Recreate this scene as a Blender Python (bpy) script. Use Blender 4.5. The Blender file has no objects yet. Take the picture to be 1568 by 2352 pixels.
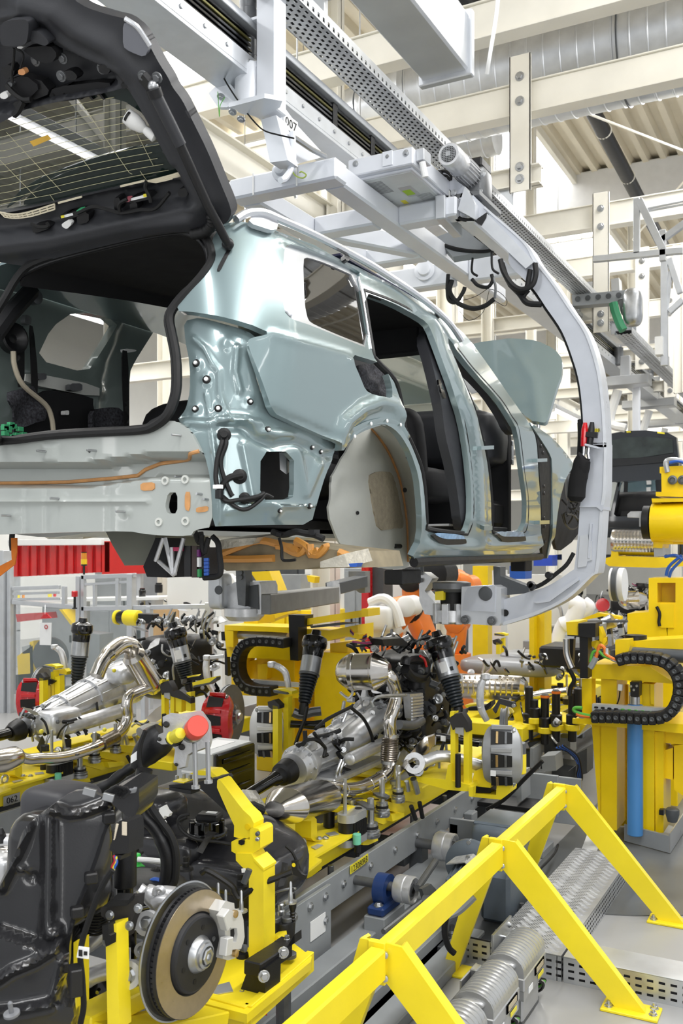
import bpy, math, random
import numpy as np
from mathutils import Vector as V, Matrix, Euler
from mathutils.geometry import delaunay_2d_cdt
random.seed(4)
C = bpy.context.scene
COL = C.collection
# ---------------------------------------------------------------- camera
F, CX, HY, CZ = 2178.0, 784.0, 1260.0, 2.0
YAW = math.radians(28.0); SN, CS = math.sin(YAW), math.cos(YAW)
cam = bpy.data.cameras.new('camera'); camo = bpy.data.objects.new('camera', cam); COL.objects.link(camo)
camo.location = (0, 0, CZ); camo.rotation_euler = (math.pi/2, 0, YAW)
cam.sensor_fit = 'HORIZONTAL'; cam.sensor_width = 36.0; cam.lens = F/1568*36
cam.shift_y = (HY-1176)/1568
cam.clip_end = 200; cam.clip_start = .05
cam.dof.use_dof = True; cam.dof.focus_distance = 4.2; cam.dof.aperture_fstop = 8.5
C.camera = camo
# ---------------------------------------------------------------- light
C.view_settings.view_transform = 'Standard'; C.view_settings.look = 'None'
C.view_settings.gamma = 1; C.view_settings.use_curve_mapping = False
C.view_settings.exposure = 0.12
W = bpy.data.worlds.new('hall_light'); C.world = W; W.use_nodes = True
W.node_tree.nodes['Background'].inputs[0].default_value = (.93, .965, 1, 1)
W.node_tree.nodes['Background'].inputs[1].default_value = 0.62
try:
    C.cycles.use_denoising = True; C.cycles.max_bounces = 8; C.cycles.transparent_max_bounces = 12
except Exception: pass
def area(name, loc, size, sy, power, rot=(0, 0, 0)):
    l = bpy.data.lights.new(name, 'AREA'); l.shape = 'RECTANGLE'; l.size = size; l.size_y = sy; l.energy = power
    l.color = (1, .995, .985)
    o = bpy.data.objects.new(name, l); COL.objects.link(o); o.location = loc; o.rotation_euler = rot
    return o
for i, (x, y, p) in enumerate([(0.9, 2.0, 260), (0.9, 7.0, 260), (-5.6, 3.0, 210), (-6.0, 9.0, 230), (-1.2, 12.0, 280), (-2.2, -2.0, 150), (-9.5, 7, 250), (-10.5, 14, 300), (-5.5, 16, 240), (-2.5, 22, 300), (-8.5, 24, 320), (-4.8, 30, 320)]):
    area('ceiling_fill_light', (x, y, 6.9), .7, 5.0, p)  # unseen area lamps for overhead light, the back ones added to brighten the background
area('wheelhouse_fill_light', (2.6, -1.6, 3.2), 2.4, 3.4, 115, (math.radians(62), 0, math.radians(48)))  # unseen lamp aimed at the car, added to brighten the wheelhouse
# ---------------------------------------------------------------- helpers
def at(px, py, X=None, Y=None, Z=None, d=None, pl=None):
    a = (px-CX)/F; b = (HY-py)/F
    r = V((a*CS-SN, a*SN+CS, b))
    if X is not None: d = X/r.x
    elif Y is not None: d = Y/r.y
    elif Z is not None: d = (Z-CZ)/r.z
    elif pl is not None:
        n, p0 = pl; o = V((0, 0, CZ)); d = (V(p0)-o).dot(V(n))/r.dot(V(n))
    return V((r.x*d, r.y*d, CZ+r.z*d))
CR = {'C1': (0, 0, 2.8), 'C2': (500, 0, 2.8), 'C3': (1000, 0, 2.76), 'C4': (0, 500, 2.8), 'C5': (500, 450, 2.8), 'C6': (1000, 500, 2.76),
      'D1': (0, 950, 2.8), 'D2': (500, 950, 2.8), 'D3': (1000, 1000, 2.76), 'D4': (0, 1400, 2.8), 'D5': (450, 1400, 3.136),
      'D6': (850, 1400, 3.136), 'D7': (1150, 1350, 3.75), 'E1': (0, 1750, 3.907), 'E2': (300, 1750, 3.484), 'E3': (600, 1750, 2.851),
      'E4': (1000, 1750, 2.76), 'P': (0, 0, 1)}
def T(cr, s):
    ox, oy, k = CR[cr]
    return [(ox+float(a)/k, oy+float(b)/k) for a, b in (q.split(',') for q in s.split())]
def A(cr, s, **k): return [at(x, y, **k) for x, y in T(cr, s)]

def frame(ax, up=(0, 0, 1)):
    z = V(ax).normalized(); u = V(up)
    if abs(z.dot(u.normalized())) > .999: u = V((1, 0, 0)) if abs(z.x) < .9 else V((0, 1, 0))
    x = u.cross(z).normalized(); y = z.cross(x)
    return x, y, z
class B:
    def __init__(s): s.v = []; s.f = []
    def add(s, vs, fs):
        o = len(s.v); s.v += [(p[0], p[1], p[2]) for p in vs]; s.f += [tuple(i+o for i in q) for q in fs]; return s
    def ob(s, c, ex, ey, ez, hx, hy, hz, ch=None):
        c = V(c); m = min(hx, hy, hz); ch = min(.18*m, .006) if ch is None else min(ch, .9*m)
        vs = []; ix = {}
        for a in (-1, 1):
            for b in (-1, 1):
                for d in (-1, 1):
                    for k in range(3):
                        q = [a*hx, b*hy, d*hz]
                        for j, sg in enumerate((a, b, d)):
                            if j != k: q[j] -= sg*ch
                        ix[a, b, d, k] = len(vs); vs.append(c+ex*q[0]+ey*q[1]+ez*q[2])
        fs = []
        for k in range(3):
            for sg in (-1, 1):
                cs = [(-1, -1), (1, -1), (1, 1), (-1, 1)]; f = []
                for u, w in cs:
                    t = [0, 0, 0]; t[k] = sg; t[(k+1) % 3] = u; t[(k+2) % 3] = w; f.append(ix[t[0], t[1], t[2], k])
                fs.append(f if sg > 0 else f[::-1])
        for k in range(3):
            k1, k2 = (k+1) % 3, (k+2) % 3
            for u in (-1, 1):
                for w in (-1, 1):
                    f = []
                    for sg, kk in ((-1, k1), (1, k1), (1, k2), (-1, k2)):
                        t = [0, 0, 0]; t[k] = sg; t[k1] = u; t[k2] = w; f.append(ix[t[0], t[1], t[2], kk])
                    fs.append(f if u*w < 0 else f[::-1])
        for a in (-1, 1):
            for b in (-1, 1):
                for d in (-1, 1):
                    f = [ix[a, b, d, k] for k in range(3)]; fs.append(f if a*b*d > 0 else f[::-1])
        return s.add(vs, fs)
    def box(s, c, d, R=None, ch=None):
        if R is None: e = V((1, 0, 0)), V((0, 1, 0)), V((0, 0, 1))
        elif isinstance(R, (int, float)): e = V((math.cos(R), math.sin(R), 0)), V((-math.sin(R), math.cos(R), 0)), V((0, 0, 1))
        else: e = R
        return s.ob(c, *e, d[0]/2, d[1]/2, d[2]/2, ch)
    def bb(s, x0, x1, y0, y1, z0, z1, ch=None):
        return s.box(((x0+x1)/2, (y0+y1)/2, (z0+z1)/2), (abs(x1-x0), abs(y1-y0), abs(z1-z0)), None, ch)
    def bar(s, p0, p1, w, h, up=(0, 0, 1), ch=None):
        p0 = V(p0); p1 = V(p1); x, y, z = frame(p1-p0, up)
        return s.ob((p0+p1)/2, x, y, z, w/2, h/2, (p1-p0).length/2, ch)
    def ibeam(s, p0, p1, w, h, t=.012, up=(0, 0, 1)):
        p0 = V(p0); p1 = V(p1); x, y, z = frame(p1-p0, up); c = (p0+p1)/2; L = (p1-p0).length/2
        s.ob(c, x, y, z, t/2, h/2, L, 0.001); s.ob(c+y*(h/2-t/2), x, y, z, w/2, t/2, L, .001); s.ob(c-y*(h/2-t/2), x, y, z, w/2, t/2, L, .001); return s
    def tube(s, pts, r, n=8, cap=True):
        pts = [V(p) for p in pts]; m = len(pts); rs = r if isinstance(r, (list, tuple)) else [r]*m
        t0 = (pts[1]-pts[0]).normalized(); x, y, _ = frame(t0); vs = []
        for i, p in enumerate(pts):
            t = (pts[min(i+1, m-1)]-pts[max(i-1, 0)]).normalized()
            x = (x-t*x.dot(t)).normalized(); y = t.cross(x)
            for k in range(n):
                a = 2*math.pi*k/n; vs.append(p+(x*math.cos(a)+y*math.sin(a))*rs[i])
        fs = [(i*n+k, i*n+(k+1) % n, (i+1)*n+(k+1) % n, (i+1)*n+k) for i in range(m-1) for k in range(n)]
        if cap: fs += [tuple(range(n))[::-1], tuple((m-1)*n+k for k in range(n))]
        return s.add(vs, fs)
    def lathe(s, p, ax, prof, n=16, up=(0, 0, 1), ph=0, a0=0, a1=2*math.pi):
        p = V(p); x, y, z = frame(ax, up); vs = []; full = a1-a0 > 6.28; m = n if full else n+1
        for t, r in prof:
            for k in range(m):
                a = a0+(a1-a0)*k/n+ph; vs.append(p+z*t+(x*math.cos(a)+y*math.sin(a))*max(r, 1e-5))
        fs = [(i*m+k, i*m+(k+1) % m, (i+1)*m+(k+1) % m, (i+1)*m+k) for i in range(len(prof)-1) for k in range(m if full else n)]
        if full:
            if prof[0][1] > 0: fs.append(tuple(range(m))[::-1])
            if prof[-1][1] > 0: fs.append(tuple((len(prof)-1)*m+k for k in range(m)))
        return s.add(vs, fs)
    def cyl(s, p0, p1, r, n=16, r2=None, ch=None):
        p0 = V(p0); p1 = V(p1); L = (p1-p0).length; r2 = r if r2 is None else r2; c = min(.12*min(r, r2), L*.2, .006) if ch is None else ch
        return s.lathe(p0, p1-p0, [(0, r-c), (c, r), (L-c, r2), (L, r2-c)], n)
    def ring(s, p, ax, r, ri, h, n=24):
        return s.lathe(p, ax, [(0, ri), (0, r), (h, r), (h, ri), (0, ri)], n) if False else s._ring(p, ax, r, ri, h, n)
    def _ring(s, p, ax, r, ri, h, n):
        p = V(p); x, y, z = frame(ax); vs = []
        for t, q in ((0, ri), (0, r), (h, r), (h, ri)):
            for k in range(n):
                a = 2*math.pi*k/n; vs.append(p+z*t+(x*math.cos(a)+y*math.sin(a))*q)
        return s.add(vs, [(i*n+k, i*n+(k+1) % n, ((i+1) % 4)*n+(k+1) % n, ((i+1) % 4)*n+k) for i in range(4) for k in range(n)])
    def prism(s, poly, vec):
        poly = [V(p) for p in poly]; vec = V(vec); n = len(poly)
        nn = sum(((poly[i]-poly[0]).cross(poly[(i+1) % n]-poly[0]) for i in range(n)), V())
        if nn.dot(vec) > 0: poly = poly[::-1]
        vs = poly+[p+vec for p in poly]
        return s.add(vs, [tuple(range(n)), tuple(range(2*n-1, n-1, -1))]+[(i, n+i, n+(i+1) % n, (i+1) % n)[::-1] if False else ((i+1) % n, i, n+i, n+(i+1) % n) for i in range(n)])
    def loft(s, rings, cap=True, closed=True):
        n = len(rings[0]); vs = [p for r in rings for p in r]; m = len(rings)
        fs = [(i*n+k, i*n+(k+1) % n, (i+1)*n+(k+1) % n, (i+1)*n+k) for i in range(m-1) for k in range(n if closed else n-1)]
        if cap and closed: fs += [tuple(range(n))[::-1], tuple((m-1)*n+k for k in range(n))]
        return s.add(vs, fs)
    def sph(s, c, r, n=12, m=8):
        c = V(c); r = V((r, r, r)) if isinstance(r, (int, float)) else V(r)
        return s.lathe_s(c, r, n, m)
    def lathe_s(s, c, r, n, m):
        vs = []
        for i in range(m+1):
            t = math.pi*i/m
            for k in range(n):
                a = 2*math.pi*k/n; vs.append(c+V((r.x*math.sin(t)*math.cos(a), r.y*math.sin(t)*math.sin(a), -r.z*math.cos(t))))
        return s.add(vs, [(i*n+k, i*n+(k+1) % n, (i+1)*n+(k+1) % n, (i+1)*n+k) for i in range(m) for k in range(n)])
    def blob(s, c, d, R=None, e=.35, n=20, m=12):
        c = V(c); ex, ey, ez = R or (V((1, 0, 0)), V((0, 1, 0)), V((0, 0, 1)))
        sp = lambda q, k: math.copysign(abs(q)**k, q); vs = []
        for i in range(m+1):
            t = -math.pi/2+math.pi*i/m
            for k in range(n):
                a = 2*math.pi*k/n
                vs.append(c+ex*(d[0]/2*sp(math.cos(t), e)*sp(math.cos(a), e))+ey*(d[1]/2*sp(math.cos(t), e)*sp(math.sin(a), e))+ez*(d[2]/2*sp(math.sin(t), e)))
        return s.add(vs, [(i*n+k, i*n+(k+1) % n, (i+1)*n+(k+1) % n, (i+1)*n+k) for i in range(m) for k in range(n)])
    def bolt(s, p, ax, r=.012, h=None, washer=True):
        p = V(p); ax = V(ax).normalized(); h = h or r*.9
        if washer: s.lathe(p, ax, [(-.002, r*1.5), (r*.25, r*1.5), (r*.3, r*1.45)], 12)
        return s.lathe(p, ax, [(0, r), (h*.85, r), (h, r*.85)], 6)
    def sheet(s, rows, vec=None, th=.004):
        """grid of points as a plate with thickness"""
        m = len(rows); n = len(rows[0]); vs = [V(p) for r in rows for p in r]
        fs = [(i*n+k, i*n+k+1, (i+1)*n+k+1, (i+1)*n+k) for i in range(m-1) for k in range(n-1)]
        if vec is None: return s.add(vs, fs)
        vec = V(vec); N = m*n; vs2 = vs+[p+vec for p in vs]
        f2 = fs+[tuple(i+N for i in q[::-1]) for q in fs]
        bd = [k for k in range(n)]+[i*n+n-1 for i in range(1, m)]+[(m-1)*n+k for k in range(n-2, -1, -1)]+[i*n for i in range(m-2, 0, -1)]
        for i in range(len(bd)):
            a, b = bd[i], bd[(i+1) % len(bd)]; f2.append((b, a, a+N, b+N))
        return s.add(vs2, f2)
def spl(pts, k=5):
    """Catmull-Rom through points"""
    P = [V(p) for p in pts]; P = [P[0]*2-P[1]]+P+[P[-1]*2-P[-2]]; o = []
    for i in range(1, len(P)-2):
        for j in range(k):
            t = j/k; a, b, c, d = P[i-1], P[i], P[i+1], P[i+2]
            o.append(.5*((2*b)+(c-a)*t+(2*a-5*b+4*c-d)*t*t+(3*b-a-3*c+d)*t*t*t))
    return o+[P[-2]]
def mk(name, b, m, parent=None, smooth=35, kind=None, label=None):
    me = bpy.data.meshes.new(name); me.from_pydata(b.v, [], b.f); me.materials.append(m)
    if smooth:
        me.polygons.foreach_set('use_smooth', [True]*len(me.polygons)); me.set_sharp_from_angle(angle=math.radians(smooth))
    me.update(); o = bpy.data.objects.new(name, me); COL.objects.link(o)
    if parent: o.parent = parent
    if kind: o['kind'] = kind
    if label: o['label'] = label
    return o
ROOTS = []
def thing(name, label, cat, group=None):
    o = bpy.data.objects.new(name, None); COL.objects.link(o); o.empty_display_size = .1
    o['label'] = label; o['category'] = cat
    if group: o['group'] = group
    ROOTS.append(o); return o
def tag(o, label, cat, group=None):
    o['label'] = label; o['category'] = cat
    if group: o['group'] = group
    return o
def kids(o): return [c for c in bpy.data.objects if c.parent == o]
DONE = set()
def fin(r):
    """move the Empty to the base of its thing, parts staying where they are"""
    if r.name in DONE: return
    DONE.add(r.name); ps = []; KID = [c for c in r.children]
    for c in KID:
        if c.type == 'MESH' and len(c.data.vertices):
            n = len(c.data.vertices); q = np.empty(n*3); c.data.vertices.foreach_get('co', q); q = q.reshape(-1, 3); ps += [q.min(0), q.max(0)]
    if not ps: return
    ps = np.array(ps); lo, hi = ps.min(0), ps.max(0); L = V(((lo[0]+hi[0])/2, (lo[1]+hi[1])/2, lo[2]))
    r.location = L
    for c in KID: c.matrix_parent_inverse = Matrix.Translation(-L)
def dup(r, delta=(0, 0, 0), rz=0, label=None, group=None):
    fin(r)
    def cp(o, par):
        c = o.copy(); COL.objects.link(c)
        if par: mi = o.matrix_parent_inverse.copy(); c.parent = par; c.matrix_parent_inverse = mi
        for ch in o.children: cp(ch, c)
        return c
    n = cp(r, None); n.location = r.location+V(delta)
    if rz: n.rotation_euler = (0, 0, rz)
    if label: n['label'] = label
    if group: n['group'] = group
    DONE.add(n.name); return n
# ---------------------------------------------------------------- materials
MT = {}
def S(r, g, b):
    f = lambda c: c/12.92 if c <= .04045 else ((c+.055)/1.055)**2.4
    return (f(r/255), f(g/255), f(b/255), 1)
def mat(name, col, rough=.5, metal=0, coat=0, var=.06, scale=9, bump=0, bscale=60, emit=None, es=1, trans=0, alpha=1, ior=1.45, spec=.5, sub=0):
    if name in MT: return MT[name]
    m = bpy.data.materials.new(name); m.use_nodes = True; nt = m.node_tree; N = nt.nodes; L = nt.links; p = N['Principled BSDF']
    p.inputs['Base Color'].default_value = col; p.inputs['Roughness'].default_value = rough; p.inputs['Metallic'].default_value = metal
    p.inputs['Coat Weight'].default_value = coat; p.inputs['Coat Roughness'].default_value = .04; p.inputs['IOR'].default_value = ior
    p.inputs['Specular IOR Level'].default_value = spec
    if trans: p.inputs['Transmission Weight'].default_value = trans
    if alpha < 1: p.inputs['Alpha'].default_value = alpha
    if emit: p.inputs['Emission Color'].default_value = emit; p.inputs['Emission Strength'].default_value = es
    tc = N.new('ShaderNodeTexCoord')
    if var:
        nz = N.new('ShaderNodeTexNoise'); nz.inputs['Scale'].default_value = scale; nz.inputs['Detail'].default_value = 4
        L.new(tc.outputs['Object'], nz.inputs['Vector'])
        mx = N.new('ShaderNodeMix'); mx.data_type = 'RGBA'; mx.blend_type = 'MULTIPLY'
        cr = N.new('ShaderNodeMapRange'); cr.inputs['From Min'].default_value = .3; cr.inputs['From Max'].default_value = .7
        cr.inputs['To Min'].default_value = 1-2*var; cr.inputs['To Max'].default_value = 1
        L.new(nz.outputs['Fac'], cr.inputs['Value']); mx.inputs[0].default_value = 1; mx.inputs[6].default_value = col
        L.new(cr.outputs[0], mx.inputs[7]); L.new(mx.outputs[2], p.inputs['Base Color'])
        rr = N.new('ShaderNodeMapRange'); rr.inputs['To Min'].default_value = max(.02, rough*.8); rr.inputs['To Max'].default_value = min(1, rough*1.2)
        L.new(nz.outputs['Fac'], rr.inputs['Value']); L.new(rr.outputs[0], p.inputs['Roughness'])
    if bump:
        n2 = N.new('ShaderNodeTexNoise'); n2.inputs['Scale'].default_value = bscale; L.new(tc.outputs['Object'], n2.inputs['Vector'])
        bp = N.new('ShaderNodeBump'); bp.inputs['Strength'].default_value = bump; bp.inputs['Distance'].default_value = .004
        L.new(n2.outputs['Fac'], bp.inputs['Height']); L.new(bp.outputs[0], p.inputs['Normal'])
    MT[name] = m; return m
yel = mat('yellow_paint', S(245, 222, 40), .36, 0, .15, .05, 5)
yel2 = mat('yellow_machine_paint', S(246, 210, 12), .34, 0, .15, .07, 4)
paint = mat('sage_green_car_paint', S(130, 148, 150), .28, .42, 1, 0)
primer = mat('pale_green_body_coat', S(170, 175, 171), .34, .05, .35, .04, 6)
tub = mat('grey_underbody_coat', S(204, 206, 200), .42, 0, .15, .05, 7)
seal = mat('orange_sealant', S(205, 150, 95), .55, 0, 0, .12, 30)
tan = mat('tan_damping_pad', S(178, 168, 148), .8, 0, 0, .12, 40, .6, 160)
blk = mat('black_plastic', S(22, 22, 24), .42, 0, 0, .1, 20, .12, 250)
blkg = mat('black_gloss', S(14, 14, 15), .16, 0, .4, .05)
blkm = mat('black_satin_panel', S(48, 49, 53), .46, 0, 0, .08, 8, .08, 300)
rub = mat('black_rubber', S(17, 17, 18), .6, 0, 0, .1, 30)
felt = mat('grey_felt', S(74, 74, 80), .95, 0, 0, .45, 90, .8, 240)
trim = mat('dark_cabin_trim', S(22, 22, 25), .7, 0, 0, .1)
head = mat('black_headliner', S(20, 20, 22), .95, 0, 0, .1)
alu = mat('aluminium_profile', S(205, 208, 212), .34, .55, 0, .05, 10)
whi = mat('pale_grey_carrier_paint', S(222, 225, 231), .36, .15, .1, .03, 5)
arm = mat('silver_grey_arm_paint', S(192, 196, 204), .4, .25, 0, .05, 8)
cast = mat('cast_aluminium', S(216, 217, 219), .34, .6, 0, .08, 25, .15, 90)
castd = mat('dark_cast_metal', S(112, 114, 116), .42, .6, 0, .1, 20, .1, 80)
ste = mat('stainless_steel', S(222, 217, 210), .17, 1, 0, .07, 12)
zinc = mat('zinc_plated_steel', S(190, 192, 194), .3, .9, 0, .08, 20)
chrome = mat('bright_trim', S(226, 228, 232), .22, .75, .3, .02)
gry = mat('grey_machine_paint', S(150, 154, 157), .42, .1, 0, .08, 5)
gryd = mat('dark_grey_steel', S(88, 91, 94), .45, .35, 0, .12, 8)
blug = mat('blue_grey_motor_paint', S(104, 114, 124), .4, .1, .1, .1, 8)
fin_m = mat('grey_cast_housing', S(186, 187, 188), .34, .6, 0, .06, 10)
glassd = mat('dark_tinted_glass', S(24, 22, 20), .02, 0, 0, 0, ior=1.5, spec=.45)
screen = mat('pale_green_glass', S(196, 214, 208), .02, 0, 0, 0, alpha=.3, spec=.8)
cream = mat('cream_steel_paint', S(238, 234, 222), .5, 0, 0, .05, 3)
creamd = mat('ceiling_deck_paint', S(220, 211, 190), .6, 0, 0, .05, 2)
wallm = mat('white_wall_paint', S(232, 232, 228), .7, 0, 0, .03, 2)
galv = mat('galvanised_sheet', S(206, 209, 213), .33, .7, 0, .1, 6)
redp = mat('red_caliper_paint', S(200, 18, 28), .28, 0, .6, .03)
redc = mat('red_plastic_cap', S(232, 84, 70), .4, 0, 0, .03)
yelc = mat('yellow_plastic_cap', S(236, 222, 60), .4, 0, 0, .03)
redt = mat('red_translucent_curtain', S(215, 20, 24), .15, 0, .5, .12, 5, alpha=.88)
gre = mat('green_plastic', S(60, 165, 110), .4, 0, 0, .05)
mint = mat('mint_rubber_pad', S(120, 205, 170), .5, 0, 0, .04)
blu = mat('blue_paint', S(72, 132, 190), .4, 0, .1, .05, 4)
blud = mat('navy_bearing_paint', S(30, 58, 112), .4, 0, .2, .08)
ora = mat('orange_robot_paint', S(236, 130, 50), .4, 0, .2, .04)
clearp = mat('clear_safety_pane', S(200, 212, 212), .05, 0, 0, 0, alpha=.12)
brassm = mat('brass', S(200, 170, 120), .3, .9)
white = mat('white_plastic', S(236, 236, 234), .45, 0, 0, .02)
lab = mat('white_label_film', S(235, 236, 236), .4, 0, 0, .02)
labg = mat('silver_plate', S(190, 192, 194), .3, .6, 0, .03)
ink = mat('black_ink', S(20, 20, 20), .6, 0, 0, 0)
redi = mat('red_ink', S(190, 30, 40), .6, 0, 0, .1)
lampm = mat('lit_tube', (1, 1, 1, 1), .5, 0, 0, 0, emit=(1, .99, .97, 1), es=9)
skym = mat('lit_skylight', (1, 1, 1, 1), .5, 0, 0, 0, emit=(1, 1, 1, 1), es=3.0)
diskf = mat('ground_disc_iron', S(186, 172, 150), .3, .9, 0, .05, 40)
card = mat('brown_board', S(206, 170, 124), .8, 0, 0, .06)
grn = mat('green_cable', S(90, 170, 60), .5)
orac = mat('orange_cable', S(226, 120, 40), .5)
bluc = mat('blue_hose', S(40, 90, 180), .4)
def text(s, p, ex, ey, h, m, parent, name='lettering', w=None, off=.0012):
    """flat lettering lying on a surface: p centre, ex reading direction, ey up"""
    cu = bpy.data.curves.new(name, 'FONT'); cu.body = s; cu.size = 1; cu.align_x = 'CENTER'; cu.align_y = 'CENTER'; cu.resolution_u = 2
    o = bpy.data.objects.new(name, cu); COL.objects.link(o); dg = bpy.context.evaluated_depsgraph_get()
    me = bpy.data.meshes.new_from_object(o.evaluated_get(dg)); bpy.data.objects.remove(o)
    vs = np.array([v.co for v in me.vertices]); fs = [tuple(q.vertices) for q in me.polygons]; bpy.data.meshes.remove(me)
    if not len(vs): return
    lo, hi = vs.min(0), vs.max(0); k = h/(hi[1]-lo[1]); kx = k if w is None else w/(hi[0]-lo[0]); cxy = (lo+hi)/2
    ex = V(ex).normalized(); ey = V(ey); ey = (ey-ex*ey.dot(ex)).normalized(); n = ex.cross(ey); b = B()
    b.add([V(p)+ex*((v[0]-cxy[0])*kx)+ey*((v[1]-cxy[1])*k)+n*off for v in vs], fs)
    return mk(name, b, m, parent, 0)
# ================================================================ setting
def struct(name, b, m, parent=None, smooth=0, **k): return mk(name, b, m, parent, smooth, kind=None if parent else 'structure', **k)
def floor_mat():
    m = mat('floor_coating', S(160, 160, 160), .36, 0, .1, .06, 1.2); nt = m.node_tree; return m
struct('floor', B().bb(-16, 6, -6, 42, -.2, 0, 0), floor_mat())
b = B(); b.prism([(x, y, .002) for x, y in ((-1.72, 5.2), (-1.30, 5.2), (-1.02, 5.3), (-.2, 5.75), (-.2, 7.6), (-1.0, 9.2), (-1.72, 9.2))], (0, 0, .004))
struct('floor_plate', b, mat('dark_floor_plate', S(120, 122, 122), .3, .3, 0, .15, 3))
b = B(); b.prism([(x, y, .006) for x, y in ((-1.40, 5.2), (-1.30, 5.2), (-1.62, 7.6), (-1.72, 7.6))], (0, 0, .003))
struct('floor_stripe', b, mat('worn_white_line', S(222, 224, 224), .5, 0, 0, .3, 8))
# corrugated deck
b = B(); prof = []; x = -16.0
while x < 5: prof += [(x, 8.5), (x+.12, 8.5), (x+.155, 8.39), (x+.245, 8.39)]; x += .28
b.sheet([[(px, y, z) for px, z in prof] for y in (1, 16, 30, 42)])
struct('ceiling', b, creamd)
struct('wall_back', B().bb(-16, 6, 41.8, 42, 0, 8.6, 0), wallm)
struct('wall_left', B().bb(-16.2, -16, 1, 42, 0, 8.6, 0), wallm)
for i, (x0, x1, y0, y1) in enumerate(((-8.9, -7.1, 5.0, 11.0), (-8.9, -7.1, 12.2, 20.0), (-5.4, -4.1, 13.5, 22.0), (-1.9, .2, 9.6, 13.2), (-1.5, .5, 19.5, 27.0))):
    w = struct('window_%d' % (i+1), B().bb(x0, x1, y0, y1, 8.30, 8.34, 0), skym)
    f = B()
    for xx in (x0, x1): f.bb(xx-.04, xx+.04, y0-.04, y1+.04, 8.24, 8.38)
    for yy in np.linspace(y0, y1, 4): f.bb(x0, x1, yy-.03, yy+.03, 8.24, 8.36)
    struct('window_frame', f, cream, w)
# deep girder under the deck
for y in (16.2, 27): struct('ceiling_girder', B().bb(-16, 6, y, y+.5, 7.72, 8.42, .01), mat('girder_paint', S(222, 222, 222), .6, 0, 0, .03))
# steel cross beams
BEAMS = [(3.2, 5.75), (6.36, 5.6), (7.62, 5.6), (10.7, 5.6), (12.9, 5.7), (15.2, 5.6), (18.5, 5.6), (22, 5.6), (26, 5.6), (31, 5.6)]
for i, (y, zb) in enumerate(BEAMS):
    b = B(); b.bb(-9, 3, y, y+.03, zb, zb+.24, .004); b.bb(-9, 3, y-.02, y+.13, zb-.012, zb, .002); b.bb(-9, 3, y-.02, y+.13, zb+.24, zb+.252, .002)
    struct('ceiling_beam', b, cream)
# longitudinal steel with bolted end plates on the far side of the line
def lbeam(x, y0, y1, z, h=.3, w=.16):
    b = B(); b.ibeam((x, y0, z), (x, y1, z), w, h, .016); o = struct('ceiling_beam', b, cream)
    bb = B()
    for yy in np.arange(y0+.25, y1, 1.4):
        for dy in (0, .1):
            for dz in (-.055, .055): bb.bolt((x+.008, yy+dy, z+dz), (1, 0, 0), .016)
    mk('bolt', bb, zinc, o, kind='stuff')
    return o
for x, y0, y1, z in ((-4.15, 5.2, 9.2, 4.95), (-5.6, 5.4, 14, 4.6), (-6.8, 8, 22, 5.1), (-4.8, 10.4, 22, 4.75), (-1.15, 17, 34, 4.9)): lbeam(x, y0, y1, z)
# columns at the far side
for x, y in ((-5.2, 9.4), (-5.0, 12.6), (-6.4, 16.5), (-5.3, 20), (-9.5, 12), (-3.6, 24), (-3.1, 30), (-7.5, 27)):
    b = B(); b.ibeam((x, y, 0), (x, y, 8.4), .24, .24, .016); struct('column', b, cream)
# cross members at rail level on the far side
for x0, x1, y, z in ((-9, -4.2, 6.1, 4.55), (-9, -4.2, 9.3, 4.2), (-9, -4.4, 12.8, 4.0), (-9, -4.2, 17, 4.2), (-8, -1, 21.3, 4.4), (-8, -1, 25.5, 4.4), (-9, -4.4, 15, 3.4), (-9.4, -4.4, 19, 3.1)):
    b = B(); b.ibeam((x0, y, z), (x1, y, z), .12, .22, .012); struct('ceiling_beam', b, cream)
for p0, p1 in (((-7.5, 9.4, 3.0), (-5.5, 9.4, 4.4)), ((-7.5, 12.7, 2.6), (-5.2, 12.7, 4.0)), ((-5.2, 9.2, 6.6), (-4.0, 9.2, 5.0)), ((-8.5, 15, 2.2), (-6, 15, 3.4)), ((-6.6, 6.3, 6.6), (-5.0, 6.3, 4.8))):
    struct('ceiling_brace', B().bar(p0, p1, .09, .05), cream)
# hangers with their bolts and the support beams they carry
HNG = [(-2.36, 7.58, 4.93, 6.05, 'first'), (-2.40, 10.66, 4.4, 5.95, 'second'), (-2.36, 12.85, 4.35, 5.95, 'third'), (-2.36, 15.1, 4.3, 5.95, 'fourth'), (-2.36, 18.4, 4.3, 5.95, 'fifth'), (-2.36, 22, 4.3, 5.95, 'sixth')]
for x, y, z0, z1, w in HNG:
    t = thing('beam_hanger', f'cream steel channel hanger, {w} one along the overhead rail, bolted to a white cross beam', 'hanger', 'channel hangers of the overhead rail')
    b = B(); b.bb(x-.09, x+.09, y-.03, y-.018, z0, z1, .002); b.bb(x-.09, x-.078, y-.03, y+.0, z0, z1, .002); b.bb(x+.078, x+.09, y-.03, y+.0, z0, z1, .002)
    mk('channel', b, cream, t)
    for z in (z1-.18, z1-.38, z0+.1, z0+.2): mk('bolt', B().bolt((x, y-.032, z), (0, -1, 0), .026), zinc, t)
for y, z in ((7.62, 5.06), (10.7, 4.62), (12.9, 4.55), (15.2, 4.5), (18.5, 4.5), (22, 4.5), (4.4, 5.02)):
    b = B(); b.ibeam((-4.4, y, z), (-2.2 if y > 5 else -2.3, y, z), .13, .16, .012); struct('ceiling_beam', b, cream)
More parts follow.
